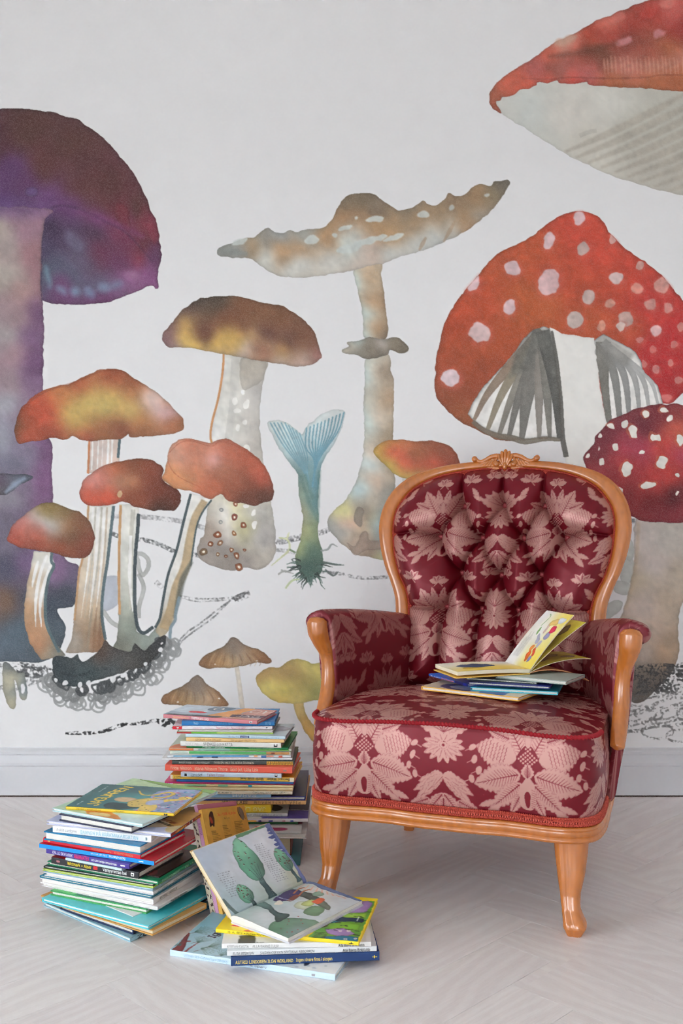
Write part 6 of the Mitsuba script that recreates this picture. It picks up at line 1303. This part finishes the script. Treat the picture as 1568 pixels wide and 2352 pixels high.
for cx, cy, r, n_, a0 in ((16, 114, 30, 16, -.6), (38, 152, 24, 14, -1.4), (70, 165, 30, 12, -.5), (6, 176, 20, 8, -2.4), (103, 190, 20, 9, -1.5), (60, 180, 26, 10, .1)):
    P.line([(cx - 14, cy + 16), (cx, cy)], 1.6, (110, 90, 90))
    for k in range(n_):
        a = a0 + (k / n_ - .5) * 2.2; P.line([(cx - 8 * math.cos(a0), cy - 8 * math.sin(a0)), (cx + r * math.cos(a), cy + r * math.sin(a))], [1.5, .8], (84, 124, 118), alpha=.85)
for k, ch in enumerate('Igelkott'): P.text(ch, 58 + .6 * k, 134 - 8.8 * k, 17, (44, 48, 66), rot=-1.45, bold=True)
for x, y in ((270, 185), (282, 190), (300, 176), (250, 196)): P.oval(x, y, 4, 3, (196, 204, 216))
P.poly([(258, 172), (266, 168), (270, 180), (262, 188)], (60, 64, 80))
b[0].top(P); b[0].text('Ulf Stark • Ann-Cathrine Sigrid Ståhlberg', .09, .36, .4, (130, 176, 206)).text('& Sparv', .5, .6, .35, (120, 124, 130)).patch(.865, .885, (150, 150, 160), .3, .6)
b[1].text('ASTRID LINDGREN ILON WIKLAND', .03, .415, .36, (232, 206, 110), zc=.42, bold=True).text('Ingen rövare finns i skogen', .435, .68, .36, (232, 206, 110), zc=.45, bold=True).patch(.95, .985, (226, 196, 80), .42, .5).patch(.962, .97, (226, 196, 80), .3, .62)
b[2].text('ELSA BESKOW', .04, .18, .46, (44, 46, 50), zc=.46).text('SAGAN OM DEN NYFIKNA ABBORREN', .22, .58, .46, (44, 46, 50), zc=.46).text('Alla Barns Bokklubb', .77, .955, .5, KB, zc=.42, bold=True)
b[3].text('STEFAN CASTA', .035, .18, .46, (120, 120, 122), zc=.42).text('ALLA BARNS DJUR', .205, .38, .46, (110, 110, 112), zc=.42).text('Alla Barns Bokklubb', .78, .955, .45, KB, zc=.42, bold=True)
P = b[3].paint(2, (238, 238, 237)); P.poly([(30, 205), (30, 160), (60, 160), (60, 205)], (60, 62, 64), smooth=False); P.text('S', 74, 200, 14, (40, 40, 42), rot=-1.2); P.poly([(300, 190), (318, 185), (320, 205), (302, 205)], KB); b[3].top(P)
P = b[4].paint(1.3, (250, 222, 44))
P.text('NICKE', 41, 183, 17, (206, 46, 40), rot=-1.57, bold=True); P.text('NYFIKEN', 71, 201, 17, (206, 46, 40), rot=-1.57, bold=True)
P.poly([(176, 206), (186, 150), (160, 120), (200, 60), (255, 14), (268, 14), (268, 206)], (98, 156, 64), smooth=False)
for pts, c in (([(215, 30), (252, 14), (266, 26), (258, 70), (225, 80), (205, 60)], (176, 142, 196)), ([(160, 110), (200, 96), (230, 120), (220, 140), (180, 136)], (36, 118, 136)), ([(190, 140), (222, 120), (262, 128), (262, 150), (215, 160)], (120, 180, 60)), ([(200, 160), (232, 146), (258, 166), (240, 186), (206, 176)], (168, 140, 192)), ([(208, 205), (206, 190), (240, 178), (268, 180), (268, 206)], (30, 124, 152)), ([(170, 130), (205, 118), (200, 150), (184, 158)], (100, 86, 50)), ([(210, 84), (262, 74), (262, 96), (220, 104)], (150, 196, 70)), ([(205, 100), (262, 100), (262, 118), (212, 120)], (22, 58, 84))):
    P.poly(pts, c, smooth=False, edge=.25, ewidth=2)
for k in range(26): x, y = P.rng.uniform(186, 262), P.rng.uniform(60, 180); P.line([(x, y), (x + P.rng.uniform(4, 18), y + P.rng.uniform(-3, 3))], 2.4, (24, 30, 44))
for k in range(5): P.line([(184, 176 + 5 * k), (208, 174 + 5 * k)], 2, (26, 26, 28))
for x, y in ((246, 192), (262, 186), (228, 160), (244, 158)): P.oval(x, y, 4, 4, (236, 226, 226)); P.oval(x, y, 1.6, 1.6, (60, 70, 90))
P.line([(250, 112), (250, 92)], 3, (240, 240, 236))
b[4].top(P, tol=.03); b[4].text('H. A. REY • Nicke Nyfiken', .09, .38, .5, (84, 76, 20)).patch(.935, .965, KB, .35, .5).patch(.948, .954, KB, .3, .75)
# ---------------------------------------------------------------- books on the seat
SEAT = 'books lying on the seat'
seat = stack(.4215, [
 ('white-paged book with yellow boards, lowest on the seat', (967, 1576, 1191, 1602), 9, .17, 'l', (236, 184, 70)),
 ('turquoise book on the seat', (1080, 1578, 1281, 1589), 8, .15, 'r', (60, 176, 196)),
 ('bright blue-spined book on the seat with white and orange lettering', (984, 1547, 1074, 1571), 6.5, .15, 'f', (30, 92, 186)),
 ('navy book lying on the turquoise one on the seat', (1074, 1566, 1262, 1577), 6, .14, 'b', (36, 44, 120)),
 ('dark green book under the pale grey one on the seat', (1068, 1556, 1233, 1567), 5, .13, 'b', (26, 48, 44)),
 ('pale grey-green book under the open book on the seat', (1138, 1549, 1300, 1565), 8.5, .12, 'b', (168, 182, 174)),
], SEAT, .00102)
b = seat
P = b[0].paint(2, (236, 220, 190)); P.oval(90, 120, 60, 36, (90, 84, 120)); P.oval(95, 122, 40, 24, (206, 206, 220)); P.poly([(140, 100), (190, 90), (200, 170), (150, 170)], (70, 90, 150)); b[0].top(P)
b[2].patch(.68, 1, (36, 36, 96)).patch(.88, .97, (30, 44, 160)).text('Gerda Bergström', .05, .3, .55, WT).text('Nils och Nina på äventyr', .34, .66, .6, (240, 140, 110), bold=True)

def sheet_solid(P, th, flip=False):
    """A sheet of nodes P (nu, nv, 3) given a thickness th along its own normal."""
    du, dv = np.gradient(P, axis=0), np.gradient(P, axis=1)
    n = np.cross(du, dv); n /= np.linalg.norm(n, axis=-1, keepdims=True) + 1e-12
    Q = P - n * th
    nu, nv = P.shape[:2]
    a, c = gridmesh(P), gridmesh(Q, flip=True)
    ring = [(i, 0) for i in range(nu)] + [(nu - 1, j) for j in range(1, nv)] + [(i, nv - 1) for i in range(nu - 2, -1, -1)] + [(0, j) for j in range(nv - 2, 0, -1)]
    top, low = np.array([P[q] for q in ring]), np.array([Q[q] for q in ring])
    w = gridmesh(np.stack([top, low]), wrap_v=True)
    m = join([a, c, w]); m.merge_vertices()
    if m.volume < 0: m.invert()
    return m
def print_on(P3, paint, lift, tol=.03):
    """A painted plane laid over a curved sheet: P3(u, v) gives room points for u, v in 0..1 (v down)."""
    v, tr, c = paint.sheet(tol=tol, top=8)
    p = P3(v[:, 0] / v[:, 0].max(), v[:, 1] / v[:, 1].max())
    m = trimesh.Trimesh(p, tr, process=False)
    return m, c
# the open picture book: a flat left half, leaves standing up in a fan, the back board hanging down
ob = thing('picture_book', 'open white and yellow picture book with leaves fanned up on the seat', 'book', SEAT)
z = seat[-1].z0 + seat[-1].t
S1, S2 = np.array([.440, 2.325]), np.array([.400, 2.442])
ev = (S2 - S1) / np.linalg.norm(S2 - S1); eh = np.array([ev[1], -ev[0]])
LN = np.linalg.norm(S2 - S1)
def leaf3(w, a0, a1, z0, start=0.0, back=False):
    """A leaf from the gutter: its slope runs from a0 to a1 radians."""
    s = np.linspace(0, 1, 22); a = a0 + (a1 - a0) * s
    h, v = np.r_[0, np.cumsum(np.cos(a[:-1]) * w / 21)], np.r_[0, np.cumsum(np.sin(a[:-1]) * w / 21)]
    t = np.linspace(0, LN, 8)
    P = np.zeros((22, 8, 3))
    P[..., :2] = S1 + ev * t[None, :, None] + eh * ((-1 if back else 1) * (h + start))[:, None, None]
    P[..., 2] = (z0 + v)[:, None]
    return P
left_h = leaf3(.186, .07, -.04, z + .0125, back=True)
part(ob, 'left_pages', mikit.ply(sheet_solid(left_h[::-1], .0085), cover_bsdf((244, 236, 206), .5), smooth=30))
lb = leaf3(.190, .0, .0, z + .0035, back=True)
part(ob, 'front_board', mikit.ply(sheet_solid(lb[::-1], .0025), cover_bsdf((236, 196, 96)), smooth=30))
def bil(P):
    def f(u, v, lift=0):
        i, j = u * (P.shape[0] - 1), v * (P.shape[1] - 1)
        return np.stack([ndi.map_coordinates(P[..., k], [i, j], order=1) for k in range(3)], -1)
    return f
P = Paint(0, 0, 186, 124, 1.6, (246, 242, 226), 4)
P.fill(shapely.box(0, 0, 186, 124), [(20, 20, (244, 214, 110)), (160, 100, (248, 244, 226)), (90, 10, (244, 212, 96)), (30, 100, (250, 246, 236))], tone=.02)
P.poly([(60, 50), (130, 40), (150, 70), (100, 84), (70, 76)], (70, 84, 110), rough=3); P.poly([(100, 30), (150, 24), (140, 44)], (206, 170, 60))
m, c = print_on(lambda u, v: bil(left_h)(u, v) + [0, 0, .0004], P, 0)
part(ob, 'page_print', mikit.ply(m, 'print_page', color=c))
LEAVES = [(.172, .90, .72, (248, 246, 238), 0), (.186, .72, .52, (206, 196, 120), 1), (.168, .38, -.12, (196, 184, 120), 1)]
for k, (w, a0, a1, col, kind) in enumerate(LEAVES):
    Lf = leaf3(w, a0, a1, z + .010 - .002 * k)
    part(ob, 'leaf', mikit.ply(sheet_solid(Lf, .0014), cover_bsdf((246, 240, 212), .5), smooth=30))
    P = Paint(0, 0, 172, 124, 1.4, col, 5 + k)
    if kind == 0:
        P.fill(shapely.box(0, 0, 172, 124), [(20, 10, (246, 222, 96)), (160, 20, (246, 226, 110)), (20, 110, (250, 249, 245)), (160, 110, (250, 249, 245)), (90, 20, (248, 236, 150)), (100, 70, (250, 248, 240))], tone=.02)
        for x, y, rx, ry, cc, r in ((34, 50, 16, 7, (232, 110, 50), .3), (46, 36, 16, 7, (226, 90, 56), .4), (56, 56, 12, 6, (240, 150, 70), 0), (70, 40, 10, 8, (196, 190, 214), 0), (84, 60, 16, 7, (190, 190, 206), .5), (96, 34, 14, 9, (170, 166, 196), .3), (116, 30, 14, 11, (220, 60, 90), .2), (120, 58, 18, 6, (232, 206, 190), .2), (136, 46, 10, 16, (240, 206, 120), .3), (146, 24, 8, 14, (236, 240, 240), 0), (24, 34, 10, 6, (150, 140, 190), 0), (106, 80, 12, 4, (150, 190, 120), .4)):
            P.oval(x, y, rx, ry, cc, r, rough=2.5, edge=.15)
        for k2 in range(7): P.line([(24, 88 + 4 * k2), (84 + 8 * (k2 % 3), 88 + 4 * k2)], 1.3, (120, 116, 112), alpha=.7)
        P.line([(120, 90), (150, 84), (160, 96)], 2.5, (120, 160, 90))
    else:
        P.fill(shapely.box(0, 0, 172, 124), [(10, 10, (206, 186, 70)), (160, 10, (226, 210, 80)), (90, 60, (140, 122, 60)), (150, 100, (186, 170, 90)), (30, 100, (156, 138, 60))])
        for x, y in ((60, 50), (100, 70), (130, 40)): P.poly([(x - 20, y), (x, y - 16), (x + 22, y + 4), (x - 4, y + 14)], (140, 120, 84), edge=.3)
    side = 1 if kind == 0 else -1
    nrm_l = .0004
    Q = Lf.copy()
    du, dv = np.gradient(Q, axis=0), np.gradient(Q, axis=1); nn = np.cross(du, dv); nn /= np.linalg.norm(nn, axis=-1, keepdims=True)
    Q = Q + nn * .0004
    m, c = print_on(bil(Q), P, 0)
    part(ob, 'page_print', mikit.ply(m, 'print_page', color=c))
bk = leaf3(.166, .18, -.56, z + .0055)
part(ob, 'back_board', mikit.ply(sheet_solid(bk, .0022), cover_bsdf((206, 150, 106)), smooth=30))

# ---------------------------------------------------------------- the open book lying on the front pile and leaning up
op = thing('picture_book', 'open picture book with green watercolour trees lying on the yellow book', 'book', FRONT)
zY = front[-1].z0 + front[-1].t
P1, P2 = np.array([-.2125, 1.9035]), np.array([-.0747, 2.079])
gv = (P2 - P1) / np.linalg.norm(P2 - P1); rv = np.array([gv[1], -gv[0]])
GL = .2235
def half_page(prof, n=8):
    """prof: (out, up) points from the gutter; nodes (m, n, 3), along the gutter from near to far."""
    q = resample(spline(prof, False, 8), 40)
    t = np.linspace(0, GL, n)
    P = np.zeros((40, n, 3))
    P[..., :2] = P1 + gv * t[None, :, None] + rv * q[:, 0][:, None, None]
    P[..., 2] = q[:, 1][:, None]
    return P
lowP = half_page([(0, zY + .0115), (.008, zY + .0165), (.025, zY + .0178), (.055, zY + .0165), (.10, zY + .0130), (.147, zY + .0100)])
lowB = half_page([(.002, zY + .0035), (.05, zY + .0035), (.150, zY + .0035)])
def block(top, under):
    """A closed block between two sheets of the same size."""
    nu, nv = top.shape[:2]
    ring = [(i, 0) for i in range(nu)] + [(nu - 1, j) for j in range(1, nv)] + [(i, nv - 1) for i in range(nu - 2, -1, -1)] + [(0, j) for j in range(nv - 2, 0, -1)]
    w = gridmesh(np.stack([np.array([top[q] for q in ring]), np.array([under[q] for q in ring])]), wrap_v=True)
    m = join([gridmesh(top), gridmesh(under, flip=True), w]); m.merge_vertices()
    if m.volume < 0: m.invert()
    return m
part(op, 'right_pages', mikit.ply(block(lowP, half_page([(.004, zY + .0038), (.05, zY + .0038), (.147, zY + .0038)])), 'page_edges', smooth=30))
b2 = lowB - [0, 0, .0032]
part(op, 'right_board', mikit.ply(block(lowB, b2), cover_bsdf((206, 206, 214)), smooth=30))
# upper half leans on the standing books: 44.5 degrees
al = math.radians(44.5)
def lean(prof):
    """prof: (along the leaning board from the gutter, off its face)."""
    q = resample(spline(prof, False, 8), 40)
    t = np.linspace(0, GL, 8)
    out, up = q[:, 0] * math.cos(al) - q[:, 1] * -math.sin(al), q[:, 0] * math.sin(al) + q[:, 1] * math.cos(al)
    P = np.zeros((40, 8, 3))
    P[..., :2] = P1 + gv * t[None, :, None] - rv * (q[:, 0] * math.cos(al) - q[:, 1] * math.sin(al))[:, None, None]
    P[..., 2] = zY + .007 + (q[:, 0] * math.sin(al) + q[:, 1] * math.cos(al))[:, None]
    return P
upP = lean([(0, .004), (.010, .0085), (.035, .0080), (.09, .0065), (.1505, .006)])
part(op, 'left_pages', mikit.ply(block(upP, lean([(0, .0), (.05, .0), (.1505, .0)])), 'page_edges_old', smooth=30))
part(op, 'left_board', mikit.ply(block(lean([(.004, -.0004), (.05, -.0004), (.1545, -.0004)]), lean([(.004, -.003), (.05, -.003), (.1545, -.003)])), cover_bsdf((214, 186, 138)), smooth=30))
# upper page: u from gutter to outer edge; painted with x along the gutter (near to far), y from the outer edge down to the gutter
def tree(P, base, top_, w, lean_=0, dots=True):
    (bx, by), (tx, ty) = base, top_
    d = np.array([tx - bx, ty - by], float); L = np.linalg.norm(d); d /= L; q = np.array([-d[1], d[0]])
    g = lambda a, o: tuple(np.array([bx, by]) + d * L * a + q * o)
    P.poly([g(.0, -w * .28), g(.12, -w * .16), g(.42, -w * .12), g(.42, w * .1), g(.12, w * .13), g(0, w * .26)], [(*g(0, 0), (92, 122, 122)), (*g(.4, 0), (120, 150, 148)), (*g(.2, w * .1), (74, 96, 100))], edge=.4, ewidth=1.2)
    P.poly([g(.32, -w * .2), g(.45, -w * .5), g(.65, -w * .56), g(.85, -w * .42), g(1, -.0), g(.9, w * .3), g(.7, w * .48), g(.5, w * .5), g(.36, w * .26)],
           [(*g(.5, -w * .3), (112, 176, 148)), (*g(.8, 0), (130, 190, 160)), (*g(.6, w * .3), (110, 166, 140)), (*g(.42, 0), (104, 150, 134)), (*g(.95, 0), (140, 196, 168)), (*g(.5, w * .4), (96, 120, 108))], edge=.3, ewidth=1.4)
    for o in (-.3, -.1, .12, .3): P.line([g(.3, o * w * .2), g(.42, o * w * .5), g(.55, o * w * .9)], [2.2, .8], (70, 84, 86), alpha=.8)
    if dots:
        for k in range(18):
            a, o = P.rng.uniform(.48, .95), P.rng.uniform(-.4, .38)
            if abs(o) < .5 * math.sin(math.pi * min(1, (1.05 - a) * 1.4)): 
                x, y = g(a, o * w); P.oval(x, y, 1.3, 1.3, (110, 40, 44)); P.oval(x + 1.8, y + 1, 1.1, 1.1, (46, 40, 44)); P.oval(x - .5, y + 2, 1, 1, (196, 206, 190))
PU = Paint(0, 0, 224, 152, .9, (206, 214, 224), 9)
PU.fill(shapely.box(0, 0, 224, 152), [(20, 20, (196, 208, 224)), (100, 12, (206, 214, 226)), (60, 60, (214, 220, 228)), (180, 50, (222, 226, 234)), (120, 140, (186, 202, 196)), (210, 140, (190, 196, 178)), (20, 140, (180, 200, 206)), (160, 100, (214, 220, 226))], tone=.03)
PU.poly([(205, 0), (224, 0), (224, 152), (212, 152), (218, 90), (210, 50), (214, 24)], (116, 128, 176), edge=.2, smooth=False)
for k in range(9): PU.poly([(206 - 6 * (k % 3), 12 + 9 * k), (216, 10 + 9 * k), (216, 18 + 9 * k), (210 - 7 * ((k + 1) % 2), 18 + 9 * k)], (84, 96, 150), smooth=False)
PU.poly([(118, 0), (206, 0), (206, 5), (118, 8)], (96, 134, 104), smooth=False)
tree(PU, (118, 152), (112, 6), 54); tree(PU, (70, 158), (52, 96), 34); tree(PU, (206, 140), (196, 56), 32)
PU.line([(0, 112), (10, 140), (22, 152)], [10, 6], (110, 130, 128))
rt = np.random.default_rng(6)
for x0, x1, y0, n_ in ((20, 60, 62, 12), (146, 186, 34, 20)):
    for k in range(n_):
        x = x0 + rt.uniform(0, 4); xe = x1 - rt.uniform(0, 14); y = y0 + k * 4.6
        while x < xe:
            w = rt.uniform(2.5, 7); PU.line([(x, y + (x - x0) * .10), (min(xe, x + w), y + (min(xe, x + w) - x0) * .10)], 1.25, (92, 98, 112), alpha=.75, tone=0); x += w + 1.8
m, c = print_on(lambda u, v: bil(upP)(1 - v, u) + np.array([*(rv * math.sin(al) * .0005), .0005]), PU, 0)
part(op, 'page_print', mikit.ply(m, 'print_page', color=c), 'page with watercolour trees and lines of text')
PL_ = Paint(0, 0, 224, 147, .9, (206, 212, 214), 10)
PL_.fill(shapely.box(0, 0, 224, 147), [(60, 10, (170, 190, 186)), (140, 10, (150, 172, 168)), (40, 60, (214, 220, 222)), (110, 80, (206, 216, 220)), (180, 60, (214, 212, 208)), (200, 130, (206, 212, 216)), (20, 20, (176, 194, 190))], tone=.03)
PL_.poly([(0, 95), (40, 84), (70, 100), (86, 147), (0, 147)], [(20, 110, (110, 150, 120)), (60, 120, (120, 150, 130)), (40, 140, (140, 160, 156)), (80, 140, (128, 156, 132))], edge=.2)
PL_.poly([(62, 0), (84, 0), (80, 30), (66, 60), (74, 84), (50, 92), (34, 88), (52, 62), (60, 30)], [(70, 10, (110, 140, 134)), (60, 60, (86, 108, 106)), (50, 88, (80, 96, 90))], edge=.3)
PL_.poly([(150, 0), (172, 0), (168, 22), (176, 60), (160, 112), (140, 122), (150, 70), (148, 30)], [(160, 10, (100, 118, 112)), (160, 60, (84, 92, 86)), (150, 110, (120, 130, 116))], edge=.3)
PL_.poly([(100, 20), (150, 8), (172, 26), (160, 44), (126, 44), (104, 36)], (70, 58, 104), edge=.2); PL_.poly([(118, 40), (150, 36), (150, 46), (120, 50)], (120, 70, 60))
PL_.poly([(104, 70), (130, 62), (138, 84), (112, 92)], (206, 214, 190), edge=.2); PL_.poly([(120, 74), (150, 70), (156, 82), (132, 90)], (190, 200, 130), edge=.2); PL_.poly([(100, 96), (136, 92), (140, 116), (106, 124)], (120, 152, 120), edge=.2); PL_.poly([(148, 80), (172, 78), (172, 92), (150, 94)], (206, 100, 70))
PL_.poly([(88, 34), (108, 30), (104, 44), (90, 44)], (226, 220, 206)); PL_.line([(120, 8), (118, 30), (126, 58)], 2, (190, 206, 226)); PL_.poly([(174, 56), (196, 60), (190, 76), (172, 70)], (150, 180, 160), edge=.2)
for k in range(9): PL_.line([(176 + 4 * k, 20 + 12 * k), (206, 14 + 11 * k)], [4, 2], (226, 160, 130), alpha=.6)
for x, y in ((182, 26), (178, 40)): PL_.line([(150, y + 4), (172, y - 3), (190, y)], 4, (170, 110, 80))
PL_.poly([(206, 0), (224, 0), (224, 147), (216, 147), (214, 100), (206, 60), (212, 30)], (110, 128, 166), edge=.2, smooth=False)
for k in range(10): PL_.oval(PL_.rng.uniform(8, 80), PL_.rng.uniform(96, 140), 1.8, 1.4, (160, 60, 60))
m, c = print_on(lambda u, v: bil(lowP)(v, u) + [0, 0, .0004], PL_, 0)
part(op, 'page_print', mikit.ply(m, 'print_page', color=c), 'page with a painted garden scene')

# ---------------------------------------------------------------- three thin books standing on edge against the stacks
base0, top0 = np.array([*unpx(512, 2101, front[0].z0 + front[0].t), front[0].z0 + front[0].t + .0005]), np.array([-.3000, 2.135, .2075])
sv = (top0 - base0); SL_ = np.linalg.norm(sv); sv /= SL_
wv = np.array([.060, .130, .018]); wv -= sv * (wv @ sv); wv /= np.linalg.norm(wv)
nv_ = np.cross(wv, sv)                              # away from the lens
if nv_[1] < 0: nv_ = -nv_
STAND = 'thin books standing on edge between the stacks'
def standing(label, off, th, h, w, col, edge, paint=None, drop=0.0):
    k = thing('picture_book', label, 'book', STAND)
    o = base0 + nv_ * off + sv * drop
    def blk(a0, a1, b0, b1, c0, c1):
        m = trimesh.creation.box(bounds=[[a0, b0, c0], [a1, b1, c1]])
        v = m.vertices; m.vertices = o + np.outer(v[:, 0], wv) + np.outer(v[:, 1], sv) + np.outer(v[:, 2], nv_)
        if m.volume < 0: m.invert()
        return m
    bt = .0016
    part(k, 'cover', mikit.ply(join([blk(0, w, 0, h, 0, bt), blk(0, w, 0, h, th - bt, th), blk(0, bt, 0, h, bt, th - bt)]), cover_bsdf(col)))
    part(k, 'pages', mikit.ply(blk(bt, w - .003, .002, h - .002, bt, th - bt), 'page_edges_old'))
    v = o + np.array([-wv * .0002 + sv * a + nv_ * c_ for a, c_ in ((0, 0), (h, 0), (h, th), (0, th))])
    part(k + '__cover', 'spine_print', mikit.ply(trimesh.Trimesh(v, [[0, 1, 2], [0, 2, 3]], process=False), cover_bsdf(edge)))
    if paint is not None:
        vv, tr, c = paint.sheet(tol=.03, top=8)
        p = o + np.outer(vv[:, 0] / vv[:, 0].max() * w, wv) + np.outer((1 - vv[:, 1] / vv[:, 1].max()) * h, sv) - nv_ * .0003
        part(k + '__cover', 'artwork', mikit.ply(trimesh.Trimesh(p, tr, process=False), 'print_gloss', color=c))
    return k, o, h, th
P = Paint(0, 0, 150, 205, .8, (196, 148, 66), 12)
P.fill(shapely.box(0, 0, 150, 205), [(10, 10, (206, 160, 76)), (140, 20, (190, 140, 62)), (70, 100, (200, 152, 70)), (140, 190, (150, 104, 40))], tone=.05)
P.text('Illa VISSE ALBUM', 46, 17, 5.5, (196, 60, 40)); P.text('No 178', 66, 25, 4, (80, 60, 40))
P.poly([(20, 14), (27, 6), (34, 11), (33, 30), (29, 38), (24, 34), (18, 38), (16, 28)], (60, 40, 32), edge=.2); P.poly([(19, 18), (25, 18), (26, 30), (20, 30)], (150, 60, 40)); P.poly([(122, 4), (128, 2), (136, 8), (138, 22), (130, 32), (124, 22)], (120, 104, 90), edge=.2); P.line([(122, 4), (120, 14), (126, 26)], 2.5, (50, 38, 34)); P.line([(136, 14), (140, 30)], 2, (90, 60, 50))
for cx, w_, y0, n_ in ((16, 30, 46, 46), (56, 28, 38, 48), (98, 32, 33, 50)):
    for k in range(n_):
        P.line([(cx, y0 + 3.3 * k), (cx + w_ * rt.uniform(.5, 1), y0 + 3.3 * k)], 1.3, (84, 58, 28), alpha=.85, tone=0)
standing('ochre book with red title and columns of small print, foremost standing book', .0, .009, SL_, .150, (196, 146, 62), (226, 176, 84), P)
P = Paint(0, 0, 140, 220, 1.2, (176, 104, 120), 13)
P.poly([(40, 90), (60, 58), (84, 70), (120, 48), (140, 60), (140, 140), (40, 140)], (226, 196, 196)); P.poly([(48, 96), (62, 68), (84, 80), (118, 58), (140, 70), (140, 140), (48, 140)], (150, 44, 56)); P.text('SERIE', 80, 34, 9, (80, 44, 54)); P.line([(78, 22), (108, 22)], 2, (120, 40, 50))
k, o, h, th = standing('pink book standing behind the ochre one', .0095, .009, SL_ + .012, .136, (182, 112, 128), (222, 168, 206), P)
tm = meshkit.text_mesh('NICKE', .006); vv, ff = np.array(tm.vertices), tm.faces[tm.face_normals[:, 2] > .5]
part(k + '__cover', 'lettering', mikit.ply(trimesh.Trimesh(o - wv * .0006 + np.outer(.165 + vv[:, 0], sv) + np.outer(.0075 - vv[:, 1], nv_), ff, process=False), cover_bsdf((150, 90, 150))))
P = Paint(0, 0, 120, 205, 1.5, (110, 60, 58), 14)
k, o, h, th = standing('book with a black and cream patterned spine, rearmost of the standing books', .019, .013, SL_ - .006, .130, (122, 58, 62), (226, 216, 196), P)
rp2 = np.random.default_rng(2); tr_ = []
for q in range(46):
    a, c_ = rp2.uniform(.002, h - .006), rp2.uniform(.0005, th - .004)
    tr_.append(trimesh.Trimesh(o - wv * .0004 + np.array([sv * (a + x) + nv_ * (c_ + y) for x, y in ((0, 0), (.005, .001), (.004, .0035), (-.001, .0025))]), [[0, 1, 2], [0, 2, 3]], process=False))
part(k + '__cover', 'spine_pattern', mikit.ply(join(tr_), cover_bsdf((64, 50, 48))))
